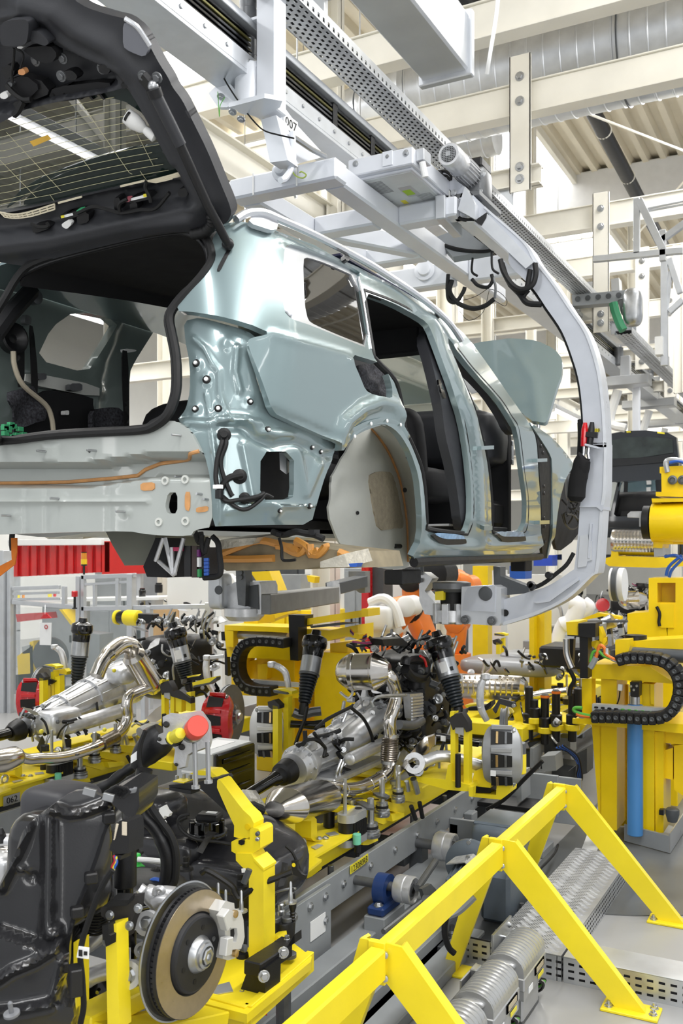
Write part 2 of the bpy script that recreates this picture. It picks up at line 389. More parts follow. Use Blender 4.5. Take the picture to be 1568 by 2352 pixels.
# more hangers for the neighbouring rails
for x, y, z0, z1 in ((-4.05, 7.5, 4.6, 8.2), (-4.9, 5.55, 3.4, 8.2), (-3.7, 10.6, 3.6, 8.2), (-1.75, 14.9, 3.0, 5.9), (-1.9, 12.8, 4.0, 5.9), (-3.9, 13, 3.4, 8.2), (-3.3, 17, 3.2, 8.2), (-2.6, 19.6, 3.2, 8.2), (-1.4, 21, 3.2, 8.0)):
    b = B(); b.ibeam((x, y, z0), (x, y, z1), .12, .12, .012); struct('ceiling_post', b, cream)
# ------------------------------------------------ spiral ducts
def duct(x0, x1, y, z, r, label, pitch=.15):
    t = thing('ventilation_duct', label, 'duct'); prof = []; L = abs(x1-x0); n = int(L/pitch)
    for i in range(n):
        q = i*pitch; prof += [(q, r), (q+pitch-.022, r), (q+pitch-.016, r+.007), (q+pitch-.006, r+.007)]
    prof.append((n*pitch, r)); mk('duct_body', B().lathe((x0, y, z), (x1-x0, 0, 0), prof, 36), galv, t)
    return t
t = duct(.6, -3.75, 8.75, 6.48, .46, 'big shiny spiral-seam ventilation duct between the upper white cross beams')
b = B(); b.lathe((-3.75, 8.75, 6.48), (-1, 0, 0), [(0, .47), (.06, .47), (.06, .46), (.5, .3), (.56, .31), (.6, .3)], 32); mk('reducer', b, galv, t)
b = B(); b.tube(spl([(-4.3, 8.75, 6.48), (-4.6, 8.85, 6.47), (-4.78, 9.2, 6.42), (-4.8, 9.8, 6.3)], 5), .3, 24); mk('elbow', b, galv, t)
mk('strap', B().ring((-.85, 8.75, 6.48), (1, 0, 0), .48, .46, .025, 32), gryd, t)
mk('strap', B().ring((-1.75, 8.75, 6.48), (1, 0, 0), .475, .46, .012, 32), gryd, t)
duct(-3.45, -6.2, 10.2, 6.62, .2, 'narrow galvanised duct running below the big spiral duct')
for x in (-3.8, -5.6): mk('duct_hanger', B().bb(x-.02, x+.02, 10.19, 10.21, 6.8, 8.4), galv, ROOTS[-1])
# black drain pipe under the deck with white clips
t = thing('drain_pipe', 'black drain pipe with pale clips slung under the corrugated ceiling', 'pipe')
P = [(-3.35, 9.2, 7.9), (-2.85, 10.9, 7.85), (-2.85, 26, 7.2)]
mk('pipe', B().tube([(-4.2, 8.2, 7.85), (-3.05, 10.6, 7.75), (-2.9, 11.4, 7.72), (-2.9, 26, 7.1)], .1, 14), blk, t)
mk('branch', B().tube([(-2.95, 11.2, 7.72), (-3.2, 11.6, 7.73), (-4.6, 11.7, 7.75)], .085, 12), blk, t)
for y in (10.2, 11.6, 13, 14.6, 16): mk('clip', B().ring((-2.9 if y > 11 else -3.2, y, 7.73-(max(0, y-11.4)*.042)), (0, 1, 0), .112, .1, .03, 16), cream, t)
for p0, p1, w in (((-3.3, 9.3, 6.9), (-.3, 14.5, 6.7), 'going away'), ((.6, 10.5, 8.0), (-2.8, 14.5, 6.6), 'coming back')):
    tag(mk('bracing_rod', B().tube([p0, p1], .014, 6), cream), f'thin cream bracing rod under the corrugated ceiling, the one {w}', 'rod')
tag(mk('cable_conduit', B().tube([(-6, 13.2, 8.2), (2, 13.2, 8.2)], .022, 6), cream), 'cream conduit crossing the ribs of the ceiling', 'conduit')
# ------------------------------------------------ luminaires (each lamp carries its own glowing tube)
def luminaire(x, y0, y1, z, label, w=.11, group='tube luminaires over the lines'):
    t = thing('tube_luminaire', label, 'ceiling light', group)
    b = B(); b.bb(x-w/2, x+w/2, y0, y1, z, z+.05); b.bb(x-w*.3, x+w*.3, y0, y1, z+.05, z+.09); mk('housing', b, alu, t)
    mk('tube', B().cyl((x, y0+.03, z-.022), (x, y1-.03, z-.022), .02, 10), lampm, t)
    for q in (y0, y1-.03): mk('end_cap', B().bb(x-.03, x+.03, q, q+.03, z-.045, z), white, t)
    for q in (y0+.3, y1-.3): mk('suspension_rod', B().cyl((x, q, z+.09), (x, q, 8.4), .006, 6), zinc, t)
    return t
LUM = [(-4.92, 4.0, 5.46, 4.9, 'seen through the raised tailgate window'), (-3.42, 3.1, 5.0, 5.05, 'beside the overhead rail at the top'), (-3.5, 5.6, 7.2, 5.1, 'past the hanger post beside the overhead rail'),
       (-5.2, 7.9, 9.2, 4.25, 'low behind the car roof'), (-4.25, 12.2, 14.2, 4.35, 'behind the raised bonnet, upper one'), (-4.25, 15.4, 17.6, 4.3, 'behind the raised bonnet, lower one'),
       (-1.5, 13, 15, 3.9, 'over the next carrier'), (-1.5, 17, 19.5, 3.9, 'far over the black car'), (-6.9, 6.2, 8.2, 4.4, 'over the far line'), (-6.9, 10, 12, 4.4, 'farther over the far line')]
for x, y0, y1, z, w in LUM: luminaire(x, y0, y1, z, f'glowing fluorescent tube in a silver housing, {w}')
for k, (x, y) in enumerate(((1.2, -1.0), (1.2, 1.6), (1.2, 4.2), (1.2, 6.8), (2.8, 1), (2.8, 4), (2.8, 7))):
    luminaire(x, y, y+1.9, 4.6, f'fluorescent tube over the aisle outside the picture, {"first second third fourth fifth sixth seventh".split()[k]} of seven', group='aisle luminaires')
# lit inspection portal over the line behind the viewer
t = thing('light_portal', 'portal of lit tubes over the line behind the viewer', 'light portal')
for a, c in (((1.0, -1.3, .5), (1.0, -1.3, 3.3)), ((.8, -1.3, 3.5), (-5.6, -1.3, 3.5)), ((-5.8, -1.3, .5), (-5.8, -1.3, 3.3))): mk('tube', B().cyl(a, c, .05, 12), lampm, t); d = (V(c)-V(a)).normalized(); mk('housing', B().bar(V(a)+V((0, -.07, 0)), V(c)+V((0, -.07, 0)), .12, .05, (0, 1, 0)), alu, t)
for x in (1.0, -5.8): mk('portal_leg', B().bb(x-.04, x+.04, -1.42, -1.36, 0, 3.6), alu, t)
# near blurred trunk at the top of the picture
t = thing('cable_duct', 'pale grey box trunk hanging close overhead beside the perforated tray', 'cable trunk')
b = B(); b.bb(-1.03, -.895, .9, 2.42, 3.285, 3.44, .006); mk('trunk_body', b, alu, t)
b = B(); b.bb(-1.04, -.885, 2.405, 2.43, 3.272, 3.45, .003); mk('end_flange', b, alu, t)
tag(mk('hanging_strap', B().tube(spl([at(1148, -60, d=2.6), at(1140, 30, d=2.6), at(1124, 130, d=2.6), at(1118, 170, d=2.62)], 4), .006, 6), white), 'thin pale strap hanging beside the grey box trunk', 'strap')
# ================================================================ the car body on the carrier
CXC = -2.72
def hw(z):
    w = 1.0 if z > 2.15 else 1.0-.35*(2.15-z)
    if z > 2.72: w -= .40*(z-2.72)**1.25
    return max(w, .45)
def yr(z): return 2.58+.24*max(0, z-2.45)**1.15
def sdf(p, off=0):
    R = .28; qx = abs(p.x-CXC)-(hw(p.z)-R); qy = (yr(p.z)+R)-p.y
    return (math.hypot(max(qx, 0), max(qy, 0))+min(max(qx, qy), 0)-R)-off
def nrm(p):
    e = 1e-3; g = V([sdf(p+V(d))-sdf(p-V(d)) for d in ((e, 0, 0), (0, e, 0), (0, 0, e))]); return g.normalized()
def car(px, py, off=0):
    a = (px-CX)/F; b = (HY-py)/F; r = V((a*CS-SN, a*SN+CS, b)); o = V((0, 0, CZ)); d = 1.2
    for i in range(80):
        s = sdf(o+r*d, off)
        if abs(s) < 2e-4: break
        d += s*.55
        if d > 9: break
    return o+r*d
def chaikin(P, it=1, closed=True):
    for _ in range(it):
        o = []; n = len(P)
        for i in range(n if closed else n-1):
            a, b = P[i], P[(i+1) % n]
            o += [(a[0]*.8+b[0]*.2, a[1]*.8+b[1]*.2), (a[0]*.2+b[0]*.8, a[1]*.2+b[1]*.8)]
        P = o
    return P
def dens(P, st, closed=True):
    o = []; n = len(P)
    for i in range(n if closed else n-1):
        a, b = P[i], P[(i+1) % n]; k = max(1, int(math.hypot(b[0]-a[0], b[1]-a[1])/st+.5))
        o += [(a[0]+(b[0]-a[0])*j/k, a[1]+(b[1]-a[1])*j/k) for j in range(k)]
    if not closed: o.append(P[-1])
    return o
def inside(P, x, y):
    c = False; n = len(P); j = n-1
    for i in range(n):
        xi, yi = P[i]; xj, yj = P[j]
        if (yi > y) != (yj > y) and x < (xj-xi)*(y-yi)/(yj-yi)+xi: c = not c
        j = i
    return c
def pdist(P, x, y):
    m = 1e9
    for i in range(len(P)-1):
        ax, ay = P[i]; bx, by = P[i+1]; dx, dy = bx-ax, by-ay; t = max(0, min(1, ((x-ax)*dx+(y-ay)*dy)/(dx*dx+dy*dy+1e-9)))
        m = min(m, math.hypot(x-ax-t*dx, y-ay-t*dy))
    return m
def patch(out, holes, surf, st, th, feat=None, nf=None, ck=1):
    out = dens(chaikin(out, ck), st); holes = [dens(chaikin(h, ck), st) for h in holes]
    vs = list(out); es = [(i, (i+1) % len(out)) for i in range(len(out))]; loops = [list(range(len(out)))]
    for h in holes:
        o = len(vs); vs += h; es += [(o+i, o+(i+1) % len(h)) for i in range(len(h))]; loops.append(list(range(o, o+len(h))))
    x0 = min(p[0] for p in out); x1 = max(p[0] for p in out); y0 = min(p[1] for p in out); y1 = max(p[1] for p in out)
    bl = out+out[:1]; rows = 0; y = y0+st*.5
    allb = [bl]+[h+h[:1] for h in holes]
    while y < y1:
        x = x0+(st*.5 if rows % 2 else 0)
        while x < x1:
            if inside(out, x, y) and not any(inside(h, x, y) for h in holes) and all(pdist(q, x, y) > st*.45 for q in allb): vs.append((x, y))
            x += st
        y += st*.87; rows += 1
    r = delaunay_2d_cdt([V(p).to_2d() if False else V((p[0], p[1])) for p in vs], es, [], 0, 1e-4)
    v2 = [(p.x, p.y) for p in r[0]]; tri = []
    for t in r[2]:
        cx = sum(v2[i][0] for i in t)/3; cy = sum(v2[i][1] for i in t)/3
        if inside(out, cx, cy) and not any(inside(h, cx, cy) for h in holes): tri.append(tuple(t))
    nf = nf or nrm; P = []; Q = []
    for (x, y) in v2:
        p = surf(x, y); n = nf(p)
        if feat: p = p+n*feat(x, y)
        P.append(p); Q.append(p-n*th)
    b = B(); N = len(P)
    # orient the face towards the viewer side
    def flip(t):
        a, bb, c = (P[i] for i in t); return (bb-a).cross(c-a).dot(nf((a+bb+c)/3)) < 0
    tri = [t[::-1] if flip(t) else t for t in tri]
    cnt = {}
    for t in tri:
        for i in range(3):
            e = (t[i], t[(i+1) % 3]); cnt[e] = 1
    fs = list(tri)+[tuple(i+N for i in t[::-1]) for t in tri]
    fs += [(e[1], e[0], e[0]+N, e[1]+N) for e in cnt if (e[1], e[0]) not in cnt]
    return b.add(P+Q, fs)
G = lambda d, s: math.exp(-(d/s)**2)
CAR = thing('car', 'sage green car body without doors or bumper hanging in the overhead carrier', 'car')
A1 = [(543, 507), (568, 511), (639, 533), (721, 570), (796, 602), (830, 618), (929, 671), (1000, 714), (1060, 760), (1083, 786), (1120, 837), (1163, 899), (1196, 946), (1214, 971), (1232, 1007), (1237, 1100), (1241, 1145), (1243, 1276), (1100, 1281), (1000, 1285), (943, 1288)]
ARCH = [(943, 1286), (968, 1236), (968, 1164), (961, 1093), (943, 1039), (923, 1004), (905, 985), (879, 971), (839, 982), (804, 1011), (785, 1040)]
LIP = [(775, 1014), (796, 968), (832, 939), (875, 923), (905, 932), (925, 955)]
LEFT = [(775, 1014), (700, 980), (625, 943), (600, 870), (568, 790), (572, 777), (623, 766), (571, 743), (500, 725), (440, 716), (404, 714), (420, 674), (450, 640), (478, 605), (490, 572), (487, 548), (502, 526)]
side = A1+ARCH[1:]+LEFT
RDO = [(832, 669), (904, 696), (968, 732), (984, 750), (1007, 807), (1036, 884), (1062, 970), (1075, 1050), (1082, 1130), (1082, 1188), (1072, 1222), (1060, 1226), (982, 1216), (978, 1196), (974, 1129), (966, 1078), (950, 1035), (930, 992), (926, 968), (916, 909), (902, 870), (861, 827), (853, 803)]
FDO = [(1018, 772), (1050, 806), (1083, 848), (1145, 917), (1170, 956), (1188, 989), (1201, 1090), (1209, 1145), (1208, 1200), (1196, 1224), (1134, 1225), (1128, 1203), (1127, 1145), (1120, 1072), (1109, 1018), (1105, 1007), (1087, 938), (1054, 862)]
QW = T('C5', '430,322 470,317 700,400 900,492 902,520 985,988 800,915 600,832 470,790 424,740 416,500')
QH = T('C5', '850,1015 1000,1060 1060,1080 1100,1150 1125,1250 1110,1305 1000,1280 950,1250 910,1150')
CRS1 = T('C5', '345,885 600,955 850,1025 860,1060'); CRS2 = [(625, 943), (700, 975), (775, 1008)]
SILL = [(985, 1256), (1100, 1258), (1238, 1250)]; ROOFL = [(640, 548), (800, 618), (905, 668), (985, 730), (1040, 790)]
BPL = [(990, 735), (1040, 840), (1085, 960), (1100, 1060), (1105, 1150), (1106, 1240)]
def f_side(x, y):
    o = 0
    if 740 < x < 960 and 890 < y < 1060: d = pdist(LIP, x, y); o += .022*G(d, 15)
    if 610 < x < 830 and 740 < y < 850: o += .006*G(pdist(CRS1, x, y), 8)
    if 600 < x < 790: o += -.012*G(pdist(CRS2, x, y), 9)
    if y > 1200: o += .02*G(pdist(SILL, x, y), 16)
    if y < 830: o += .010*G(pdist(ROOFL, x, y), 9)
    if 960 < x < 1130: o += .014*G(pdist(BPL, x, y), 12)
    return o
mk('side_panel', patch(side, [RDO, FDO, QW, QH], car, 9, .03, f_side), paint, CAR, 50)
# ---- rear corner with the lamp recess, and the pale lower crossmember
RC = [(400, 722), (404, 771), (414, 821), (414, 886), (404, 929), (386, 961), (430, 985), (462, 1040), (478, 1100), (486, 1213), (520, 1213), (640, 1213), (732, 1212), (748, 1150), (766, 1089), (787, 1045), (790, 1010), (700, 965), (640, 940), (612, 880), (580, 790), (585, 770), (620, 770), (572, 738), (500, 722), (440, 712)]
SQ = T('D2', '310,238 540,240 545,530 500,552 305,552')
BOSS = [(463, 860, 13), (433, 930, 11), (497, 929, 12), (586, 915, 10), (625, 985, 10), (433, 822, 12), (726, 1162, 9), (655, 1178, 8), (757, 1036, 8), (737, 1026, 8), (520, 775, 15), (412, 995, 14)]
RIDG = [(T('C4', '1190,740 1270,800 1340,900 1390,950 1400,1100 1480,1270'), .010, 8), (T('C4', '1290,1100 1320,1240 1350,1230'), .008, 6), (T('C4', '1530,800 1520,960 1560,1080'), .012, 9),
        (T('D2', '0,60 160,75 290,150 420,200 560,170 760,250'), -.02, 14), (T('D2', '0,20 220,30 300,120 520,140 640,180 760,230'), .014, 10), (T('D2', '180,200 230,420 260,560'), .012, 10),
        (T('D2', '560,230 600,420 620,520 700,330'), .012, 9), (T('D2', '60,640 400,600 560,600'), .008, 10), ([(410, 965), (470, 970), (560, 962), (610, 968)], .014, 9), ([(478, 960), (486, 1030), (500, 1100), (505, 1200)], .010, 7)]
def f_rc(x, y):
    o = -.055 if y < 930 else -.055+.02*min(1, (y-930)/60)
    for P, h, s in RIDG:
        d = pdist(P, x, y)
        if d < 3*s: o += h*G(d, s)
    for bx, by, r in BOSS:
        d = math.hypot(x-bx, y-by)
        if d < 3*r: o += .012*G(d, r*1.1)-.006*G(d, r*.55)
    return o
mk('rear_corner_panel', patch(RC, [SQ], car, 6, .02, f_rc), paint, CAR, 60)
CM = [(386, 961), (357, 982), (300, 992), (150, 1000), (0, 1014), (-150, 1022), (-330, 1028), (-330, 1232), (-150, 1230), (0, 1227), (120, 1223), (280, 1219), (330, 1228), (430, 1233), (440, 1219), (486, 1213), (478, 1100), (462, 1040), (430, 985)]
PENT = T('D1', '1045,505 1105,503 1105,640 1040,642 1025,590')
def f_cm(x, y):
    yy = y-(0 if x < 180 else (min(1, (x-180)/150))*-22)   # the ledge rises on the right
    o = -.035
    if yy < 1062: o += .02
    elif yy < 1072: o += .02-.10*(yy-1062)/10
    elif yy < 1110: o += -.08
    elif yy < 1120: o += -.08+.085*(yy-1110)/10
    else: o += .005
    if x < 330: o += .012*G(abs(y-(1152-x*.008)), 5)
    for xx in (45, 92, 238): o += -.005*G(abs(x-xx), 2.5) if y > 1120 else 0
    for P in ((18, 1182), (128, 1144), (280, 1175)):
        d = math.hypot(x-P[0], y-P[1]); o += .008*G(d, 9)
    if abs(x-107) < 16 and abs(y-1037) < 18: o += .007
    return o
mk('rear_crossmember', patch(CM, [PENT], car, 7, .02, f_cm), primer, CAR, 55)
def on(px, py, off): p = car(px, py); n = nrm(p); return p+n*off, n
for bx, by, r in BOSS[:10]:
    p, n = on(bx, by, f_rc(bx, by)); s = r*.6*(p-V((0, 0, 2))).length/F
    o = mk('body_plug', B().lathe(p, n, [(-.004, s*1.25), (.004, s*1.25), (.007, s*.9), (.004, s*.8)], 16), rub, CAR)
    mk('plug_stud', B().lathe(p, n, [(0, s*.7), (.010, s*.6), (.012, s*.3)], 12), white, o)
for bx, by in T('D1', '35,655 355,545 775,630 285,242 600,237 1085,397 1280,515 1325,550 1145,138'):
    p, n = on(bx, by, f_cm(bx, by) if bx < 420 else f_rc(bx, by)); mk('weld_stud', B().cyl(p, p+n*.035+V((-.012, 0, 0)), .0045, 8), zinc, CAR)
for bx, by in T('D1', '1030,428 1160,420 988,696 1165,692'):
    p, n = on(bx, by, f_cm(bx, by)); mk('captive_nut', B()._ring(p, n, .015, .008, .006, 16), tub, CAR)
p, n = on(199, 1035, f_cm(199, 1035)); mk('drain_hole_plug', B().lathe(p, n, [(-.002, .006), (.002, .006)], 12), ink, CAR)
def bead(name, P, r, m, off, n=8, flat=.6, ff=f_cm):
    pts = []
    for x, y in dens(P, 12, False): p, nn = on(x, y, ff(x, y)+off); pts.append(p)
    return mk(name, B().tube(pts, r, n), m, CAR)
bead('sealant_bead', [(-330, 1108)]+T('D1', '0,435 300,428 600,402 750,385 800,345 900,305 1100,277 1270,240'), .007, seal, .003)
for P in ('870,443 960,437 962,490 872,495', '1160,500 1196,500 1194,630 1158,615', '1240,605 1328,598 1325,635 1240,640'):
    q = T('D1', P); mk('sealant_patch', patch(q, [], lambda x, y: on(x, y, f_cm(x, y)+.004)[0], 9, .004, ck=1), seal, CAR)
# the dark box behind the square hole, with its foam roll
q = [car(x, y, -.10) for x, y in SQ]; b = B(); b.prism([p+V((-.07, .05, 0)) for p in q], (-.02, .03, 0)); mk('lamp_pocket', b, trim, CAR)
b = B(); b.tube(spl([car(*T('D2', '480,250')[0], -.09), car(*T('D2', '512,330')[0], -.075), car(*T('D2', '510,450')[0], -.075), car(*T('D2', '495,545')[0], -.09)], 4), .028, 10); mk('foam_roll', b, rub, CAR)
b = B(); b.sheet([[car(*T('D2', '400,360')[0], -.12), car(*T('D2', '440,390')[0], -.1), car(*T('D2', '470,360')[0], -.12)], [car(*T('D2', '395,250')[0], -.13), car(*T('D2', '440,250')[0], -.11), car(*T('D2', '470,250')[0], -.12)]], (0, .004, 0)); mk('pressed_bracket', b, cast, CAR)
# wiring on the corner
def wire(pts, r, m, off=.02, par=None, name='harness'):
    par = par or CAR; P = [on(x, y, f_rc(x, y)+(off if i else .0))[0] for i, (x, y) in enumerate(pts)]
    return mk(name, B().tube(spl(P, 5), r, 8), m, par)
p, n = on(514, 996, f_rc(514, 996)); mk('grommet', B().lathe(p, n, [(-.003, .024), (.008, .024), (.014, .014), (.03, .012)], 16), rub, CAR)
wire(T('D1', '1440,125 1425,190 1395,290 1385,400 1395,470'), .009, rub); wire(T('D1', '1440,125 1455,190 1420,290 1430,380 1480,500 1500,530'), .008, rub)
wire(T('D2', '0,510 50,560 130,555 250,535 310,510'), .0075, rub); wire(T('D2', '0,505 60,420 130,395 165,390'), .012, rub); wire(T('D2', '30,530 130,610 200,615 290,550 320,520 370,540'), .007, rub); wire(T('D2', '150,545 200,560 300,540'), .006, rub)
for q, r in ((T('D2', '152,400')[0], .026), (T('D2', '190,540')[0], .02)):
    p, n = on(q[0], q[1], f_rc(*q)); mk('grommet', B().lathe(p, n, [(-.003, r), (.006, r), (.012, r*.6), (.016, r*.5)], 16), rub, CAR)
p, n = on(500, 1118, f_rc(500, 1118)); b = B(); b.box(p+n*.02, (.03, .02, .014)); mk('wire_tag', b, lab, CAR)
p, n = on(503, 1135, f_rc(503, 1135)); b = B(); b.box(p+n*.022, (.022, .02, .03)); mk('connector', b, blk, CAR)
# ---- wheelhouse
XI = -2.06
inw = [(800, 1012), (770, 1075), (755, 1100), (750, 1180), (772, 1240), (790, 1266), (820, 1290), (880, 1308), (938, 1306), (940, 1285), (934, 1220), (926, 1165), (914, 1110), (902, 1075), (887, 1040), (870, 1010), (851, 986), (830, 985)]
nx = lambda p: V((1, -.25, 0)).normalized()
def f_in(x, y):
    o = .05*math.exp(-((x-850)/70)**2-((y-1150)/130)**2)+.012*G(pdist([(862, 1060), (880, 1170), (886, 1250)], x, y), 16)
    return o+.010*G(pdist([(785, 1040), (800, 1010)], x, y), 8)+.012*G(pdist(T('D2', '700,560 740,440 770,400'), x, y), 10)
wi = mk('wheelhouse_inner', patch(inw, [], lambda x, y: at(x, y, X=XI), 8, .012, f_in, nx), tub, CAR, 60)
padp = T('D2', '920,405 975,375 1075,380 1110,480 1170,700 1165,740 1110,735 985,755 940,600')
mk('damping_pad', patch(padp, [], lambda x, y: at(x, y, X=XI)+nx(0)*(f_in(x, y)+.010+.002*math.sin(x*2.1)*math.sin(y*1.7)), 5, .02, None, nx), tan, wi, 60)
SEAM = [(849, 984), (868, 1010), (885, 1040), (900, 1075), (912, 1110), (924, 1165), (932, 1220), (936, 1290)]
EDGE = [(862, 973), (905, 985), (925, 1006), (944, 1039), (962, 1093), (969, 1164), (969, 1236), (944, 1290)]
s0 = spl([at(x, y, X=XI)+nx(0)*f_in(x, y) for x, y in SEAM], 4); s1 = spl([car(x, y, -.012) for x, y in EDGE], 4)
rows = []
for k in range(9):
    t = k/8; rows.append([a.lerp(c, t)+V((0, .05, .01))*math.sin(math.pi*t) for a, c in zip(s0, s1)])
mk('wheelhouse_outer', B().sheet(rows, (0, .01, .006)), tub, CAR, 60)
mk('sealant_seam', B().tube([p+V((.006, -.006, 0)) for p in s0], [.009]*(len(s0)-1)+[.011], 8), seal, CAR)
for x, y, w in ((1003+0-103, 1178, .022), ):
    pass
def spot(px, py, r, m=ink, surf=None, e=1.0, name='hole'):
    p = surf(px, py); mk(name, B().lathe(p+V((.003, -.003, 0)), (1, -.6, 0), [(0, r), (.0015, r*.98)], 14), m, CAR)
sf = lambda x, y: at(x, y, X=XI)+nx(0)*(f_in(x, y)+.003)
spot(*T('D2', '860,640')[0], .009, ink, sf)
b = B(); p0 = sf(*T('D2', '1115,853')[0]); p1 = sf(*T('D2', '1158,853')[0]); b.tube([p0, p1], .012, 10); mk('oval_slot', b, ink, CAR)
so = lambda x, y: car(x, y, -.06)
for q, r in (('1200,492', .012), ('1213,284', .006), ('1275,492', .006), ('1263,880', .006)): spot(*T('D2', q)[0], r, ink, lambda x, y: at(x, y, X=-1.87)+V((0, -.0, 0)))
b = B(); fl = [car(x, y, -.004) for x, y in dens(T('D2', '800,205 835,180 880,145 950,108 1060,70 1130,85 1185,130 1215,180'), 6, False)]
fo = [car(x, y, .006) for x, y in dens(T('D2', '780,190 815,140 870,95 950,55 1060,28 1140,45 1195,80 1235,150'), 6, False)]
m_ = min(len(fl), len(fo)); fl = [fl[int(i*(len(fl)-1)/(m_-1))] for i in range(m_)]; fo = [fo[int(i*(len(fo)-1)/(m_-1))] for i in range(m_)]
mk('arch_flange', B().sheet([fl, fo], (0, .004, .004)), paint, CAR, 60)
for q in T('D2', '880,147 985,65 1088,47 1175,72'):
    p = car(q[0], q[1], .008); mk('flange_bolt', B().lathe(p, nrm(p), [(0, .008), (.003, .008), (.005, .004)], 10), white, CAR)
# ---- seals, trims
def ctube(name, P, r, m, off=0, par=None, n=8, sm=3):
    return mk(name, B().tube(spl([car(x, y, off) for x, y in P], sm), r, n), m, par or CAR)
SEALP = [(-330, 1023), (-150, 1018)]+T('C4', '0,1440 300,1403 600,1383 900,1367 1000,1335 1075,1275 1118,1190 1140,1080 1135,900 1110,760 1092,660 1115,585 1205,475 1295,375 1358,275 1352,190 1312,120 1240,78 1150,72 900,108 600,178 330,250 180,312 100,400 30,520 -90,700 -300,900')
ctube('opening_seal', SEALP, .016, rub, -.005)
ctube('opening_seal_lip', [(x+(4 if x < 350 else -8), y+(10 if y < 640 else -6 if y > 960 else 0)) for x, y in SEALP], .010, blk, -.02)
ctube('door_seal', RDO+RDO[:1], .015, rub, -.012); ctube('door_seal', FDO+FDO[:1], .014, rub, -.012)
ctube('sill_trim', [(950, 1292), (985, 1289), (1100, 1285), (1180, 1282), (1241, 1278)], [.024]*13, blk, .0)
ctube('roof_rail', T('C5', '118,152 190,112 290,108 400,152 560,222 700,290 850,368 1000,452 1150,548 1300,650 1420,748 1500,830 1568,930'), .016, chrome, .035)
mk('rail_foot', patch(T('C5', '190,170 240,112 300,112 392,155 378,230'), [], lambda x, y: car(x, y, .03), 8, .02), chrome, CAR)
for q in ('820,372 848,376 846,420 822,412', '1420,735 1450,750 1452,775 1425,760'): mk('rail_bracket', patch(T('C5', q), [], lambda x, y: car(x, y, .03), 6, .025), blk, CAR)
GL = T('C5', '548,405 580,395 700,435 895,522 975,972 800,905 625,830 580,800 558,700')
mk('quarter_window_frame', patch(QW, [GL], lambda x, y: car(x, y, -.006), 8, .02), chrome, CAR)
mk('quarter_glass', patch(GL, [], lambda x, y: car(x, y, -.012), 12, .006), glassd, CAR)
ctube('window_edge', T('C5', '905,522 930,650 955,800 985,985'), .005, chrome, .002)
mk('felt_pad', patch(T('C5', '895,1090 960,1075 1040,1110 1090,1190 1110,1290 1060,1290 1000,1275 940,1220'), [], lambda x, y: car(x, y, -.07), 8, .03, lambda x, y: .012*math.sin(x*.13)*math.cos(y*.11)), felt, CAR)
mk('pocket_back', patch([(x+(-8), y) for x, y in QH], [], lambda x, y: car(x, y, -.13), 14, .02), trim, CAR)
mk('gap_strip', patch([(497, 622), (503, 606), (530, 558), (537, 560), (522, 590), (505, 622)], [], lambda x, y: car(x, y, .004), 8, .01), blk, CAR)
mk('hinge_strip', patch([(1216, 973), (1234, 1007), (1239, 1100), (1243, 1145), (1244, 1283), (1257, 1283), (1267, 1232), (1270, 1181), (1270, 1058), (1262, 1036), (1240, 1004)], [], lambda x, y: car(x, y, -.004), 9, .02), rub, CAR)
for x, y in ((1242, 1025), (1247, 1040), (1249, 1117), (1249, 1133), (1249, 1190), (1251, 1245), (1250, 1210)): p, n = on(x, y, .002); mk('strip_plug', B().lathe(p, n, [(0, .012), (.004, .010), (.005, .006)], 10), blk, CAR)
FEN = [(1214, 968), (1232, 980), (1268, 1005), (1300, 1041), (1325, 1078), (1330, 1092), (1308, 1076), (1293, 1101), (1281, 1145), (1274, 1188), (1270, 1232), (1258, 1283), (1256, 1280), (1265, 1232), (1268, 1181), (1268, 1058), (1260, 1038), (1237, 1002)]
mk('front_fender', patch(FEN, [], lambda x, y: car(x, y, .004), 7, .02, lambda x, y: .015*G(pdist([(1308, 1076), (1293, 1101), (1281, 1145), (1270, 1232)], x, y), 8)), paint, CAR, 60)
mk('front_wheelhouse', patch([(1306, 1078), (1340, 1090), (1350, 1180), (1320, 1240), (1280, 1270), (1272, 1240), (1282, 1150), (1294, 1105)], [], lambda x, y: car(x, y, -.22), 12, .03), trim, CAR)
mk('headlamp', B().blob(car(1316, 1120, -.05), (.1, .14, .22), None, .6), castd, CAR)
b = B()
for i in range(9):
    c = car(1300+random.random()*24, 1150+random.random()*40, -.04); b.tube(spl([c, c+V((random.uniform(-.05, .05), random.uniform(-.05, .05), random.uniform(-.08, .05))), c+V((random.uniform(-.1, .1), random.uniform(-.1, .1), random.uniform(-.12, .05)))], 4), .007, 6)
mk('lamp_wiring', b, rub, CAR, kind='stuff')
mk('loose_cable', B().tube(spl([car(x, y, .02) for x, y in T('D3', '800,500 820,560 860,595 895,580 900,540 870,505 830,500')], 5), .006, 6), blk, CAR)
# door hinges and check straps
for q, rx in (('290,68 290,92 370,88 370,64', 0), ('645,148 645,170 708,166 708,145', 0), ('660,540 660,564 722,560 722,538', 0), ('308,576 308,602 360,600 360,574', 0)):
    P = T('D3', q); mk('door_hinge', patch(P, [], lambda x, y: car(x, y, .035), 7, .05, ck=0), paint, CAR)
for q in ('375,625 560,622 572,645 575,672 430,680 410,650', '15,632 180,645 198,668 195,690 45,696 -20,640'):
    P = T('D3', q); o = mk('step_trim', patch(P, [], lambda x, y: car(x, y, .02), 8, .03), blk, CAR)
    c = [(x*.9+sum(p[0] for p in P)/len(P)*.1, y-5) for x, y in P]; c = [(x, min(y, max(q[1] for q in P)-14)) for x, y in c]
    mk('protective_film', patch(c, [], lambda x, y: car(x, y, .024), 8, .004), mat('pale_blue_film', S(150, 190, 230), .2, 0, .3, .2, 20), o)
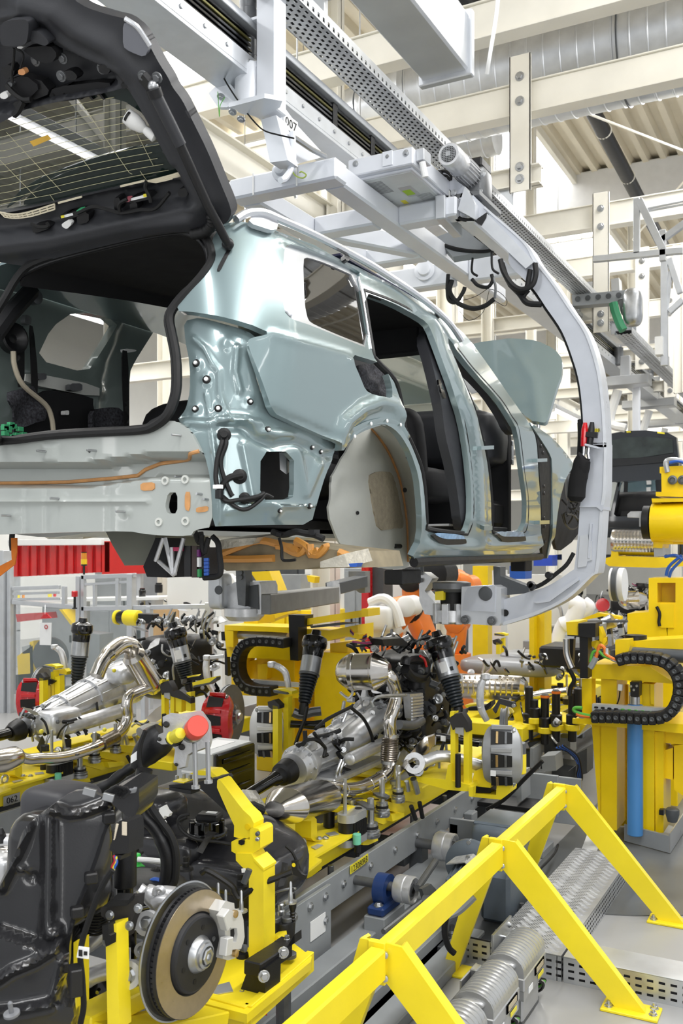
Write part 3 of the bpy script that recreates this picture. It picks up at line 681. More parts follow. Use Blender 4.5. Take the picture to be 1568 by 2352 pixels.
# B pillar inner trim
BT = [(985, 748), (1006, 757), (1030, 815), (1056, 900), (1075, 985), (1085, 1070), (1090, 1140), (1086, 1190), (1072, 1222), (1058, 1222), (1052, 1150), (1042, 1080), (1022, 1000), (1013, 925), (992, 838), (972, 772)]
mk('pillar_trim', patch(BT, [], lambda x, y: car(x, y, -.05), 9, .05, lambda x, y: .02*G(pdist([(990, 770), (1040, 940), (1068, 1080), (1070, 1200)], x, y), 12)), blkm, CAR, 60)
mk('pillar_vent', patch([(1005, 872), (1012, 872), (1026, 915), (1018, 915)], [], lambda x, y: car(x, y, -.022), 6, .01), blkg, CAR)
AT = [(1022, 774), (1052, 808), (1084, 850), (1146, 920), (1168, 958), (1185, 992), (1178, 1000), (1164, 985), (1155, 960), (1120, 905), (1080, 862), (1045, 835)]
mk('pillar_trim', patch(AT, [], lambda x, y: car(x, y, -.05), 9, .04), blkm, CAR, 60)
# ---- cabin
b = B(); HLZ = 3.25
top = [car(x, y, -.03) for x, y in dens(T('C4', '1350,200 1300,130 1240,95 1150,92 900,125 600,195 330,268 190,330 130,440'), 14, False)]
rows = []
for t in np.linspace(0, 1, 8):
    rows.append([p.lerp(V((CXC+(p.x-CXC)*1.02, 5.0, HLZ-.02)), t)+V((0, 0, .05*math.sin(math.pi*t))) for p in top])
mk('headliner', B().sheet(rows, (0, 0, .03)), head, CAR, 60)
mk('roof_panel', B().sheet([[V((CXC+x*hw(3.27)*.97, y, 3.31-.07*x*x-.10*max(0, 3.4-y)-.06*max(0, y-4.4))) for x in np.linspace(-1, 1, 12)] for y in np.linspace(2.95, 5.0, 10)], (0, 0, .012)), paint, CAR, 60)
mk('roof_glass', B().bb(-3.3, -2.0, 3.75, 4.75, 3.315, 3.325), mat('roof_glass_tint', S(40, 40, 62), .1, 0, 0, 0), CAR)
XL = -3.52; nl = lambda p: V((1, 0, 0))
LW = [(-200, 600), (-60, 640), (60, 640), (130, 690), (200, 708), (300, 722), (386, 728), (386, 744), (362, 748), (335, 790), (310, 830), (297, 857), (297, 985), (297, 1016), (-60, 1026), (-200, 1030)]
LWH = T('C4', '485,598 750,652 640,860 560,1000 232,912 330,705')
mk('left_side_panel', patch(LW, [LWH], lambda x, y: at(x, y, X=XL), 12, .06, lambda x, y: .03*G(pdist([(265, 740), (230, 830), (215, 900), (210, 1000)], x, y), 12)+.02*G(pdist([(60, 850), (150, 880), (230, 900)], x, y), 10), nl), mat('cabin_side_paint', S(120, 132, 128), .35, .2, .5, .05), CAR, 60)
mk('left_quarter_glass', patch(LWH, [], lambda x, y: at(x, y, X=XL-.03), 30, .005, None, nl), mat('tinted_glass', S(150, 150, 140), .03, 0, 0, 0, alpha=.45), CAR)
def lp(name, cr, s, off, th, m, f=None): return mk(name, patch(T(cr, s), [], lambda x, y: at(x, y, X=XL+off), 10, th, f, nl), m, CAR, 60)
lp('boot_carpet', 'C4', '240,1100 600,1150 600,1220 640,1360 250,1400 100,1420', .06, .04, trim)
lp('felt_flap', 'C4', '40,1130 200,1080 240,1100 300,1300 230,1320 105,1360', .16, .012, felt, lambda x, y: .02*math.sin(x*.08)*math.cos(y*.06))
lp('felt_flap', 'C4', '598,1235 740,1215 785,1260 795,1390 600,1400', .14, .03, felt, lambda x, y: .02*math.sin(x*.07+1))
lp('trim_rail', 'C4', '170,990 640,1080 640,1160 160,1065', .05, .03, tub)
for i, s in enumerate(('110,690 158,700 158,1090 112,1090', '190,690 215,700 245,1000 240,1230 210,1235 200,900', '785,850 825,860 832,1390 805,1390 790,1100')): lp('seat_belt', 'C4', s, .12+.03*i, .006, rub)
p = at(*T('C4', '92,775')[0], X=XL+.14); mk('speaker', B().lathe(p, (1, -.15, 0), [(-.03, .07), (.01, .07), (.015, .06), (.005, .05), (-.01, .02), (-.006, 0)], 24), blk, CAR)
p = at(*T('C4', '230,510')[0], X=XL+.1); mk('belt_reel', B().lathe(p, (1, 0, 0), [(-.03, .035), (.01, .035), (.015, .02)], 16), castd, CAR)
for s in ('165,620 205,640 200,690 160,680', '240,1000 300,1000 300,1040 245,1045', '450,1065 530,1065 530,1115 450,1115', '800,840 880,850 870,862 805,868', '420,1240 445,1240 445,1268 420,1268'): lp('bracket', 'C4', s, .1, .03, white if s[:3] in ('800', '420') else castd)
mk('boot_pillar', B().tube([at(*T('C4', '200,470')[0], X=XL+.1), at(*T('C4', '60,620')[0], X=XL+.18), at(*T('C4', '-40,760')[0], X=XL+.2)], .04, 8), trim, CAR)
mk('pipe', B().tube(spl([at(x, y, X=XL+.2) for x, y in T('C4', '85,860 95,960 150,1080 290,1200 330,1280 345,1380')], 4), .012, 8), mat('beige_hose', S(180, 170, 150), .6), CAR)
b = B()
for i in range(14):
    c = at(10+random.random()*45, 975+random.random()*30, X=XL+.35); b.box(c, (.02, .03, .02))
mk('fuse_block', b, gre, CAR, kind='stuff')
mk('cabin_floor', B().bb(-3.6, -2.2, 2.75, 5.7, 2.09, 2.13).bb(-2.2, -1.86, 4.8, 5.7, 2.09, 2.13), trim, CAR)
mk('boot_floor', B().bb(-3.5, -2.16, 2.72, 3.4, 2.36, 2.40), trim, CAR)
# seats, dash, windscreen
def seat(x, y):
    mk('seat', B().blob((x, y, 2.36), (.52, .55, .2), None, .4), trim, CAR, 60)
    R = (V((1, 0, 0)), V((0, math.cos(.3), -math.sin(.3))), V((0, math.sin(.3), math.cos(.3))))
    mk('seat_back', B().blob((x, y-.3, 2.54), (.5, .18, .46), (V((1, 0, 0)), V((0, .95, .25)), V((0, -.25, .95))), .45), trim, CAR, 60)
mk('bulkhead', B().bb(-3.55, -1.9, 5.84, 5.9, 2.1, 2.86), trim, CAR); mk('footwell', B().bb(-3.5, -1.92, 5.6, 5.84, 2.13, 2.3, .03), trim, CAR); mk('left_sill', B().bb(-3.64, -3.56, 4.1, 5.7, 2.09, 2.42), trim, CAR); mk('tunnel', B().bb(-2.95, -2.5, 4.1, 5.6, 2.13, 2.36, .03), trim, CAR); mk('bench_back', B().blob((-2.72, 3.9, 2.5), (1.0, .2, .5), None, .4), trim, CAR, 60)
seat(-2.25, 5.0); seat(-3.2, 5.0)
mk('rear_bench', B().blob((-2.72, 4.05, 2.34), (1.0, .5, .2), None, .35), trim, CAR, 60)
mk('centre_console', B().bb(-2.84, -2.6, 4.5, 5.5, 2.13, 2.55, .03), trim, CAR)
mk('dashboard', B().blob((-2.72, 5.62, 2.68), (1.7, .45, .36), None, .3), blkm, CAR, 60)
mk('dash_screen', B().box((-2.72, 5.36, 2.78), (.34, .015, .16)), blkg, CAR)
p = at(968, 990, Y=5.3); mk('dash_badge_panel', B().bar(at(948, 992, Y=5.25), at(965, 985, Y=5.25), .1, .13, (0, 0, 1), .02), castd, CAR)
WS = [(V((-3.42, 5.72, 2.83)), V((-2.02, 5.72, 2.83))), (V((-3.25, 4.95, 3.32)), V((-2.19, 4.95, 3.32)))]
rows = []
for t in np.linspace(0, 1, 6):
    a = WS[0][0].lerp(WS[1][0], t); c = WS[0][1].lerp(WS[1][1], t); rows.append([a.lerp(c, u)+V((0, .14*math.sin(math.pi*u), .04*math.sin(math.pi*u)+.02*math.sin(math.pi*t))) for u in np.linspace(0, 1, 10)])
mk('windscreen', B().sheet(rows, (0, .004, .004)), mat('windscreen_glass', S(200, 216, 208), .03, 0, 0, 0, alpha=.5), CAR, 60)
mk('sun_visor_rail', B().bb(-3.3, -2.1, 4.86, 4.98, 3.10, 3.29, .01), trim, CAR)
b = B(); b.blob((-2.72, 5.0, 3.03), (.26, .05, .09), None, .5); mk('mirror', b, blk, CAR, 60)
mk('mirror_stem', B().bar((-2.72, 5.02, 3.05), (-2.72, 5.06, 3.2), .05, .05), blk, CAR)
mk('paper_sheet', patch(T('C6', '155,975 185,975 280,1105 215,1120'), [], lambda x, y: at(x, y, Y=5.35), 20, .002, None, lambda p: V((0, -1, .3)).normalized()), lab, CAR)
b = B(); P = at(1172, 1040, X=-1.95); b.box(P, (.03, .05, .16)); b.box(P+V((0, -.01, .06)), (.04, .03, .03)); b.box(P+V((0, -.01, -.06)), (.04, .03, .03)); mk('seat_rail_bracket', b, zinc, CAR, kind='stuff')
mk('sill_film', B().box(at(1030, 1208, X=-1.95), (.2, .5, .012), .0), mat('clear_film', S(180, 180, 182), .25), CAR)
# ---- bonnet, raised
bn = V((0, -.80, .60)).normalized(); b0 = V((0, 5.9, 2.8))
BON = [(1040, 800), (1083, 786), (1181, 777), (1232, 778), (1270, 792), (1288, 812), (1286, 848), (1275, 880), (1254, 960), (1246, 967), (1217, 965), (1150, 900), (1090, 850)]
mk('bonnet', patch(BON, [], lambda x, y: at(x, y, pl=(bn, b0)), 9, .03, lambda x, y: -.06*((x-1150)/120)**2*.6+.012*G(pdist([(1170, 790), (1225, 870), (1235, 960)], x, y), 14), lambda p: bn), paint, CAR, 60)
mk('bonnet_stay', B().tube([at(1236, 968, Y=5.95), at(1236, 984, Y=5.95)], .012, 8), zinc, CAR)
# ---- underbody
mk('underbody', B().sheet([[V((x, y, 2.06+.012*math.sin(x*9))) for x in np.linspace(-3.4, -2.2, 14)] for y in np.linspace(2.95, 5.8, 24)], (0, 0, .02)), tub, CAR, 60)
q = [(240, 1215), (362, 1215), (352, 1250), (335, 1298), (286, 1299), (258, 1252)]
mk('tow_box', B().prism([at(x, y, Y=2.95) for x, y in q], (0, .35, 0)), mat('olive_grey_coat', S(116, 118, 106), .5), CAR)
b = B(); b.prism([at(x, y, Y=3.15) for x, y in ((500, 1245), (560, 1238), (700, 1255), (790, 1265), (800, 1305), (740, 1300), (690, 1308), (520, 1311), (480, 1290))], (0, .5, 0)); mk('floor_pan', b, mat('underbody_wax', S(150, 138, 112), .45, 0, 0, .2, 12), CAR)
for s in ('20,905 130,860 270,815 420,850 520,890 470,860 380,850', '500,815 560,850 600,890 640,910 690,860 690,840', '590,840 600,910 650,880', '20,935 200,935 360,930', '430,860 520,900 560,850 500,830', '780,890 850,920'): 
    P = [at(x, y, Y=3.14) for x, y in T('D2', s)]; mk('sealant_seam', B().tube(spl(P, 3), .016, 6), mat('amber_wax', S(214, 150, 70), .35, 0, .2, .1), CAR)
for q, w in (((505, 1240, 590, 1235, 580, 1250, 510, 1262), 0), ((735, 1290, 790, 1272, 800, 1302, 735, 1304), 1), ((90, 1226, 196, 1222, 190, 1238, 110, 1238), 2)):
    P = list(zip(q[::2], q[1::2])); mk('heat_shield', B().prism([at(x, y, Y=3.08) for x, y in P], (0, .2, .02)), mat('crinkled_foil', S(222, 216, 200), .35, .6, 0, .1, 30, .9, 60), CAR)
# control unit rack hanging below the rear
def uP(s, Y=2.86): return [at(x, y, Y=Y) for x, y in T('D1', s)]
rk = mk('control_rack', B().prism(uP('1000,800 1060,800 1075,1055 945,1050 920,985'), (0, .12, 0)), trim, CAR)
for s, m, nm in (('1180,850 1225,850 1225,1050 1185,1050', blk, 'control_unit'), ('1232,850 1265,850 1265,1055 1232,1055', mat('brown_board_unit', S(70, 56, 52), .5), 'control_unit'), ('1268,860 1318,860 1325,1040 1280,1058', blk, 'control_unit'),
                 ('1110,860 1160,860 1160,885 1115,885', mat('magenta_clip', S(190, 40, 90), .4), 'clip'), ('1266,925 1280,925 1280,985 1266,985', lab, 'label'), ('1268,1000 1282,1000 1282,1050 1268,1050', mat('green_red_tag', S(60, 150, 90), .4), 'clip'), ('1265,875 1278,875 1278,920 1265,920', mat('violet_clip', S(110, 40, 110), .4), 'clip')):
    mk(nm, B().prism(uP(s, 2.83 if nm == 'control_unit' else 2.815), (0, .08 if nm == 'control_unit' else .02, 0)), m, rk)
for s in ('1060,800 1110,1030 1130,1030', '1000,950 1050,800', '1180,800 1120,1035', '1105,860 1110,1030', '1020,950 1120,1040'): mk('rack_bar', B().tube(uP(s, 2.82), .008, 6), cast, rk)
mk('hose', B().tube(spl(uP('1365,790 1400,830 1410,900 1420,1000 1400,1045 1310,1055', 2.83), 5), .011, 8), rub, rk)
for i in range(5): mk('blue_pin', B().bar(*uP(f'1315,{940+i*23} 1340,{938+i*23}', 2.82), .012, .012), bluc, rk)
for s in ('1250,750 1280,830 1300,780', '1290,760 1310,900 1340,800'): mk('cable', B().tube(spl(uP(s, 2.83), 4), .010, 6), rub, rk)
b = B(); b.tube(spl(uP('80,760 75,830 80,880'), 4), .012, 6); mk('strap_buckle', b, blk, CAR)
o = mk('orange_strap', B().sheet([[at(x, y, Y=2.75) for x, y in T('D1', s)] for s in ('70,800 108,800', '72,880 108,890', '75,940 95,970', '-60,1010 -40,1075', '-200,1080 -180,1160')], (0, .004, 0)), mat('orange_webbing', S(222, 120, 25), .6, 0, 0, .08, 40), CAR, 60)
mk('under_cable', B().tube(spl([at(x, y, Y=3.0) for x, y in T('D2', '395,800 410,860 415,935 450,945 500,940')], 4), .006, 6), rub, CAR)
mk('under_loom', B().tube(spl([at(x, y, Y=2.95) for x, y in T('D2', '350,760 420,780 500,760 560,770 620,780 680,805')], 4), .012, 8), rub, CAR)
for s in ('580,745 620,745 620,780 590,780', '380,760 410,770 400,790 370,785', '840,965 900,960 890,985 850,985'): mk('connector', B().prism([at(x, y, Y=2.93) for x, y in T('D2', s)], (0, .04, 0)), blk if s[0] != '8' else bluc, CAR)
mk('jack_point', B().box(at(925, 1325, X=-1.9), (.1, .22, .07)), rub, CAR)
mk('jack_point', B().box(at(1197, 1296, X=-1.9), (.1, .16, .09)), rub, CAR)
# ================================================================ tailgate, raised (a part of the car)
TN = V((0, -.763, -.647)); TP = V((0, 2.74, 3.13))
def tg(px, py, off=0): return at(px, py, pl=(TN, TP+TN*off))
tn = lambda p: TN
OUT = [(-60, -60), (160, -30), (171, 0), (200, 18), (250, 34), (289, 43), (321, 68), (343, 104), (364, 143), (387, 179), (396, 200), (418, 229), (439, 271), (475, 343), (507, 421), (525, 464), (532, 489), (523, 509), (500, 524), (475, 545), (421, 528), (321, 545), (214, 570), (118, 595), (64, 612), (20, 605), (-60, 580)]
WIN = [(-60, 300), (0, 284), (45, 255), (121, 236), (254, 211), (293, 198), (314, 218), (357, 293), (389, 357), (421, 395), (424, 405), (279, 430), (125, 466), (0, 492), (-60, 500)]
R1 = [(60, 10), (130, 30), (180, 70), (250, 105), (325, 175), (400, 320), (470, 460), (440, 500), (300, 515), (120, 555), (-40, 575)]
R2 = [(0, 40), (60, 30), (110, 45), (140, 90), (190, 125), (280, 160), (340, 260), (400, 370)]
REC = [(-60, 60), (50, 70), (95, 80), (135, 110), (190, 130), (262, 165), (270, 195), (240, 208), (120, 228), (30, 255), (-60, 270)]
LOWR = [(-60, 505), (60, 480), (200, 448), (420, 410), (440, 440), (430, 462), (300, 485), (80, 530), (-60, 545)]
def f_tg(x, y):
    o = .035*G(pdist(R1, x, y), 26)+.012*G(pdist(R2, x, y), 9)
    if inside(REC, x, y): o -= min(.07, .006*pdist(REC+REC[:1], x, y))
    if inside(LOWR, x, y): o -= min(.03, .004*pdist(LOWR+LOWR[:1], x, y))
    o += .012*G(pdist([(-40, 560), (120, 540), (300, 500), (450, 470)], x, y), 7)
    return o
TG = mk('tailgate', patch(OUT, [WIN], tg, 7, .05, f_tg, tn), blkm, CAR, 60)
mk('tailgate_skin', patch([(p[0]+(5 if p[0] > 150 else 0), p[1]-(3 if p[1] < 300 else -1)) for p in OUT[:18]]+[(515, 515), (490, 505), (440, 420), (380, 330), (310, 240), (200, 210), (-60, 280)], [], lambda x, y: tg(x, y, -.075), 14, .015, None, tn), paint, TG, 60)
mk('tailgate_glass', patch([(-60, 290), (40, 245), (254, 204), (300, 192), (330, 235), (400, 360), (430, 400), (425, 412), (279, 438), (125, 474), (-60, 510)], [], lambda x, y: tg(x, y, -.03), 40, .004, None, tn), mat('heated_glass', S(26, 40, 36), .02, 0, 0, 0, alpha=.66, spec=.6), TG)
# heater lines printed on the glass
b = B(); lines = 13
for i in range(lines):
    t = i/(lines-1); P = []
    for u in np.linspace(0, 1, 12):
        x = -60+u*(262+t*170+60); y0 = 283-.28*max(0, x)+.0002*x*x; y1 = 480-.30*max(0, x)+.00018*x*x; y = y0+(y1-y0)*t
        if inside(WIN, x, y) and y < 470-.18*x: P.append(tg(x, y, -.024))
    if len(P) > 1: b.tube(P, .0009, 4)
mk('heater_lines', b, mat('heater_line_print', S(206, 200, 160), .4, .2), TG, kind='stuff')
b = B()
for q in ('500,630 830,1110 850,1120', '800,700 985,1065', '0,1030 235,1270', '40,850 390,1225', '320,1250 360,1310', '900,1100 950,1170', '520,1010 580,1090'): b.tube([tg(x, y, -.024) for x, y in T('C1', q)], .0009, 4)
mk('heater_links', b, MT['heater_line_print'], TG, kind='stuff')
# spoiler seen through the glass, with the brake light
mk('spoiler_edge', patch(T('C1', '30,1350 110,1240 240,1150 420,1080 620,1010 830,955 1000,930 1140,920 1150,950 1000,985 760,1010 560,1060 380,1120 240,1200 120,1290'), [], lambda x, y: tg(x, y, -.10), 10, .02, None, tn), paint, TG, 60)
mk('spoiler_underside', patch(T('C1', '130,1320 240,1205 380,1125 560,1065 760,1015 1000,990 1160,960 1200,1110 900,1180 600,1240 250,1310'), [], lambda x, y: tg(x, y, -.09), 14, .02, None, tn), blkg, TG, 60)
mk('brake_light', patch(T('C1', '320,1165 480,1115 640,1075 780,1045 900,1015 930,1050 780,1085 640,1115 440,1170 350,1190'), [], lambda x, y: tg(x, y, -.085), 10, .01, None, tn), mat('dark_red_lens', S(90, 8, 12), .2, 0, .5, .3, 25), TG, 60)
# lens at the upper corner
mk('lamp_lens', patch(T('C1', '790,150 830,150 900,220 960,300 930,370 830,330 790,300'), [], lambda x, y: tg(x, y, .030), 9, .02, None, tn), mat('smoked_lens', S(120, 122, 130), .15, .2, .5, 0), TG, 60)
mk('lamp_edge', B().tube(spl([tg(x, y, .03) for x, y in T('C1', '805,120 880,170 930,240 965,295')], 4), .008, 8), chrome, TG)
# lift strut
P = [tg(*q, .07) for q in T('C1', '985,580 1015,640 1085,780 1160,935')]
mk('strut_tube', B().tube(P, .021, 14), blkm, TG)
mk('strut_rod', B().tube([P[-1], tg(*T('C1', '1335,1320')[0], .06), tg(*T('C1', '1400,1440')[0], .05), car(*T('C1', '1462,1565')[0], .03)], [.0165, .0165, .0155, .015], 14), blk, TG)
mk('strut_cap', B().tube([tg(*T('C1', '985,570')[0], .072), tg(*T('C1', '1005,625')[0], .072)], .0245, 14), blk, TG)
mk('ball_joint', B().sph(tg(*T('C1', '985,555')[0], .065), .018), zinc, TG); mk('strut_bracket', B().bar(tg(*T('C1', '915,490')[0], .05), tg(*T('C1', '975,560')[0], .05), .05, .02), blk, TG)
mk('ball_joint', B().sph(car(*T('C1', '1465,1570')[0], .02), .022), blk, TG)
for q in ('920,490', '1010,500', '655,440', '395,490', '230,390', '405,375'): p = tg(*T('C1', q)[0], -.02 if q[0] in '642' and q[:4] != '1010' else .05); mk('bolt', B().bolt(p, TN, .012), castd, TG)
# latch side mechanics
def tb(name, s, off, th, m, ck=1): return mk(name, patch(T('C1', s), [], lambda x, y: tg(x, y, off), 12, th, None, tn, ck), m, TG, 40)
tb('handle_cup', '0,140 150,120 185,140 180,230 165,290 60,300 0,290', .07, .08, blkm, 2)
tb('handle_cup', '180,200 250,200 320,270 290,300 190,260', .05, .06, blkm, 2)
for s, off, m in (('130,310 320,290 370,350 330,410 230,390', .015, trim), ('400,460 460,450 500,490 480,520 410,510', .0, blk), ('630,420 680,415 710,450 690,480 640,470', .02, blk), ('20,530 160,480 260,560 180,640 70,620', .0, trim), ('100,530 250,500 330,600 200,650', -.01, blk), ('340,560 700,520 720,590 400,660 310,630', -.02, trim), ('770,540 810,530 830,560 790,575', .02, blk), ('80,660 150,640 150,690 100,705', .02, blk), ('0,440 60,410 100,470 40,520', .0, blk)): tb('latch_cover', s, off, .04, m)
tb('connector', '115,450 150,440 165,470 150,485 118,480', .02, .02, mat('orange_connector', S(210, 150, 100), .4)); tb('connector', '0,600 35,590 55,620 30,640 0,630', .02, .02, white); tb('connector', '110,300 150,298 140,315 110,312', .02, .02, white)
tb('connector', '45,530 80,535 75,560 50,560', .02, .02, castd)
for s, r in (('40,545 90,600 150,640 200,640', .010), ('90,310 85,400 75,470 80,530', .005), ('100,310 150,350 130,440', .004), ('150,650 120,710 90,740', .012)): mk('latch_cable', B().tube(spl([tg(x, y, .02) for x, y in T('C1', s)], 4), r, 6), rub, TG)
for i in range(5): x = 330+i*75; tb('trim_rib', f'{x},600 {x+12},597 {x+45},640 {x+33},643', -.02, .03, blk, 0)
# washer nozzle, sticker
mk('washer_nozzle', B().lathe(tg(*T('C1', '835,760')[0], .0), tg(*T('C1', '920,825')[0], .0)-tg(*T('C1', '835,760')[0], .0), [(-.012, .026), (.02, .028), (.05, .02), (.06, .013), (.075, .016), (.10, .018), (.105, .01)], 18), white, TG)
mk('nozzle_hole', B().lathe(tg(*T('C1', '828,756')[0], .012), tg(*T('C1', '835,760')[0])-tg(*T('C1', '920,825')[0]), [(0, .018), (.008, .018)], 14), ink, TG)
mk('nozzle_hose', B().tube(spl([tg(x, y, .0) for x, y in T('C1', '930,840 970,855 1030,858')], 4), .006, 6), rub, TG)
tb('sticker', '190,910 305,868 328,895 215,943', -.022, .002, mat('amber_sticker', S(226, 180, 70), .5), 0)
# vents and control units along the lower trim
def vent(s0, s1, n):
    b = B(); a = T('C1', s0); c = T('C1', s1)
    for P in (a, c, [((p[0]+q[0])/2, (p[1]+q[1])/2) for p, q in zip(a, c)]): b.tube(spl([tg(x, y, .0) for x, y in P], 4), .0035, 4)
    for k in range(n+1):
        t = k/n; i = min(int(t*(len(a)-1)), len(a)-2); f = t*(len(a)-1)-i
        pa = (a[i][0]*(1-f)+a[i+1][0]*f, a[i][1]*(1-f)+a[i+1][1]*f); pc = (c[i][0]*(1-f)+c[i+1][0]*f, c[i][1]*(1-f)+c[i+1][1]*f); b.tube([tg(*pa, .0), tg(*pc, .0)], .003, 4)
    mk('contact_grid', b, mat('pale_contact_print', S(226, 216, 190), .5), TG, kind='stuff')
vent('0,1365 90,1378 190,1362 350,1312', '30,1395 100,1402 200,1390 352,1345', 10); vent('950,1165 1070,1135 1190,1098', '1000,1172 1090,1152 1192,1118', 6)
mk('contact_strip', B().tube([tg(*q, .0) for q in T('C1', '775,1198 930,1162')], .004, 4), MT['pale_contact_print'], TG); mk('contact_strip', B().tube([tg(*q, .0) for q in T('C1', '375,1305 525,1265')], .004, 4), MT['pale_contact_print'], TG)
for s, l in (('375,1385 540,1345 560,1375 395,1420', '390,1390 465,1370 470,1385 395,1405'), ('820,1280 950,1240 985,1275 840,1310', '835,1278 940,1250 945,1268 840,1292')):
    o = tb('control_unit', s, .02, .04, blk); 
    mk('label', patch(T('C1', l), [], lambda x, y: tg(x, y, .023), 20, .002, None, tn, 0), lab, TG)
tb('connector', '395,1440 440,1415 462,1440 430,1475 400,1460', .03, .02, white); tb('connector', '490,1350 535,1342 535,1370 495,1378', .03, .02, gre); tb('connector', '800,1275 835,1272 835,1298 805,1300', .03, .02, mat('mauve_connector', S(150, 80, 90), .4)); tb('label', '920,1250 940,1246 943,1265 923,1270', .026, .002, yelc, 0); tb('label', '390,1388 410,1384 413,1400 393,1404', .026, .002, yelc, 0)
for s in ('490,1390 570,1365 570,1430 500,1445', '830,1310 880,1300 885,1350 840,1355', '730,1275 770,1270 775,1350 735,1360', '200,1460 280,1440 330,1465 215,1505', '1140,1220 1200,1205 1210,1260 1150,1270', '1120,1420 1200,1405 1205,1445 1130,1450', '315,1605 380,1595 385,1615 320,1625'): tb('trim_bracket', s, .02, .04, blk)
for s in ('500,1370 600,1330 700,1350 780,1370 900,1350 1000,1340 1090,1240', '770,1370 770,1310 820,1280', '940,1170 935,1210 960,1260 970,1300', '200,1440 250,1460 310,1455 300,1430'):
    mk('trim_loom', B().tube(spl([tg(x, y, .03) for x, y in T('C1', s)], 4), .007, 6), rub, TG)
mk('bellows', B().tube(spl([tg(*q, .02) for q in T('C1', '1360,1380 1365,1440 1320,1490 1240,1510')], 5), [.018+.003*(i % 2) for i in range(16)], 10), rub, TG)
# ================================================================ overhead rail, tray, carrier
t = thing('overhead_rail', 'long silver conveyor rail with black conductor strips running overhead along the line', 'conveyor rail')
Y0, Y1 = 2.3, 32.0
b = B(); b.bb(-2.84, -2.62, Y0, Y1, 4.355, 4.375, .002); b.bb(-2.632, -2.62, Y0, Y1, 4.375, 4.46, .002); b.bb(-2.84, -2.828, Y0, Y1, 4.375, 4.46, .002); b.bb(-2.73, -2.70, Y0, Y1, 4.375, 4.6, .002); b.bb(-2.85, -2.61, Y0, Y1, 4.6, 4.64, .003); mk('rail_profile', b, alu, t)
b = B(); b.bb(-2.69, -2.66, Y0, Y1, 4.46, 4.6, 0); mk('conductor_backing', b, blk, t)
for k in range(5): mk('conductor_strip', B().bb(-2.66, -2.637, Y0, Y1, 4.468+k*.026, 4.482+k*.026, .002), mat('copper_strip', S(96, 92, 50), .3, .7) if k == 3 else blkg, t)
for y in np.arange(2.5, 14, .18): mk('rail_bolt', B().cyl((-2.62, y, 4.42), (-2.612, y, 4.42), .011, 8), zinc, t)
for y in (3.35, 4.85, 5.35, 5.95, 7.4, 8.9): 
    o = mk('conductor_holder', B().bb(-2.66, -2.63, y, y+.05, 4.44, 4.6, .003), blk, t)
for y in (7.62, 10.7, 12.9, 15.2, 18.5, 22): mk('rail_clamp', B().bb(-2.8, -2.64, y-.06, y+.06, 4.64, 4.98 if y < 9 else 4.7), alu, t)
t = thing('perforated_tray', 'perforated metal cable tray running overhead to the right of the silver rail', 'cable tray')
def tray(t, x0, x1, y0, y1, z, rows, pitch, h=.07, hole=.026):
    w = (x1-x0); b = B(); sw = w/(rows*2+1)
    for i in range(rows+1): b.bb(x0+2*i*sw, x0+(2*i+1)*sw, y0, y1, z, z+.003, 0)
    n = int((y1-y0)/pitch)
    for i in range(rows):
        xa = x0+(2*i+1)*sw; o = (i % 2)*pitch/2
        for k in range(n):
            y = y0+k*pitch+o; b.add([(xa, y, z), (xa+sw, y, z), (xa+sw, y+pitch-hole, z), (xa, y+pitch-hole, z)], [(0, 3, 2, 1)])
    mk('tray_bottom', b, galv, t, 0)
    for x in (x0, x1): 
        b = B(); b.bb(x-.002, x+.002, y0, y1, z, z+.012, 0); b.bb(x-.002, x+.002, y0, y1, z+h*.5, z+h, 0)
        for k in range(n): y = y0+k*pitch; b.bb(x-.002, x+.002, y, y+pitch-.02, z+.012, z+h*.5, 0)
        mk('tray_side', b, galv, t, 0)
    mk('tray_cables', B().bb(x0+.01, x1-.01, y0, y1, z+.03, z+.04, 0), mat('dark_cable_layer', S(60, 60, 62), .7), t)
tray(t, -2.61, -2.42, 2.6, 16, 4.75, 6, .055)
for y in (4.4, 7.62, 10.7, 12.9, 15.2): mk('tray_bracket', B().bb(-2.6, -2.43, y-.02, y+.02, 4.82, 4.99), galv, t)
t = thing('perforated_tray', 'perforated metal cable tray farther away, under the hangers', 'cable tray'); tray(t, -2.2, -2.02, 10.4, 22, 4.3, 4, .08)
for y in (10.7, 12.9, 15.2): mk('tray_bracket', B().bb(-2.3, -2.03, y-.02, y+.02, 4.37, 4.5), galv, t)
# light pressed trough left of the rail
t = thing('lamp_trough', 'silver trough running along the left of the overhead rail, at the top of the picture', 'trough')
b = B(); b.bb(-3.12, -3.1, 2.6, 4.55, 4.62, 4.72, .003); b.bb(-3.12, -2.98, 2.6, 4.55, 4.62, 4.63, .003); mk('trough_profile', b, alu, t)
mk('trough_hanger', B().bb(-3.1, -3.06, 4.3, 4.36, 4.7, 5.8), cream, t)
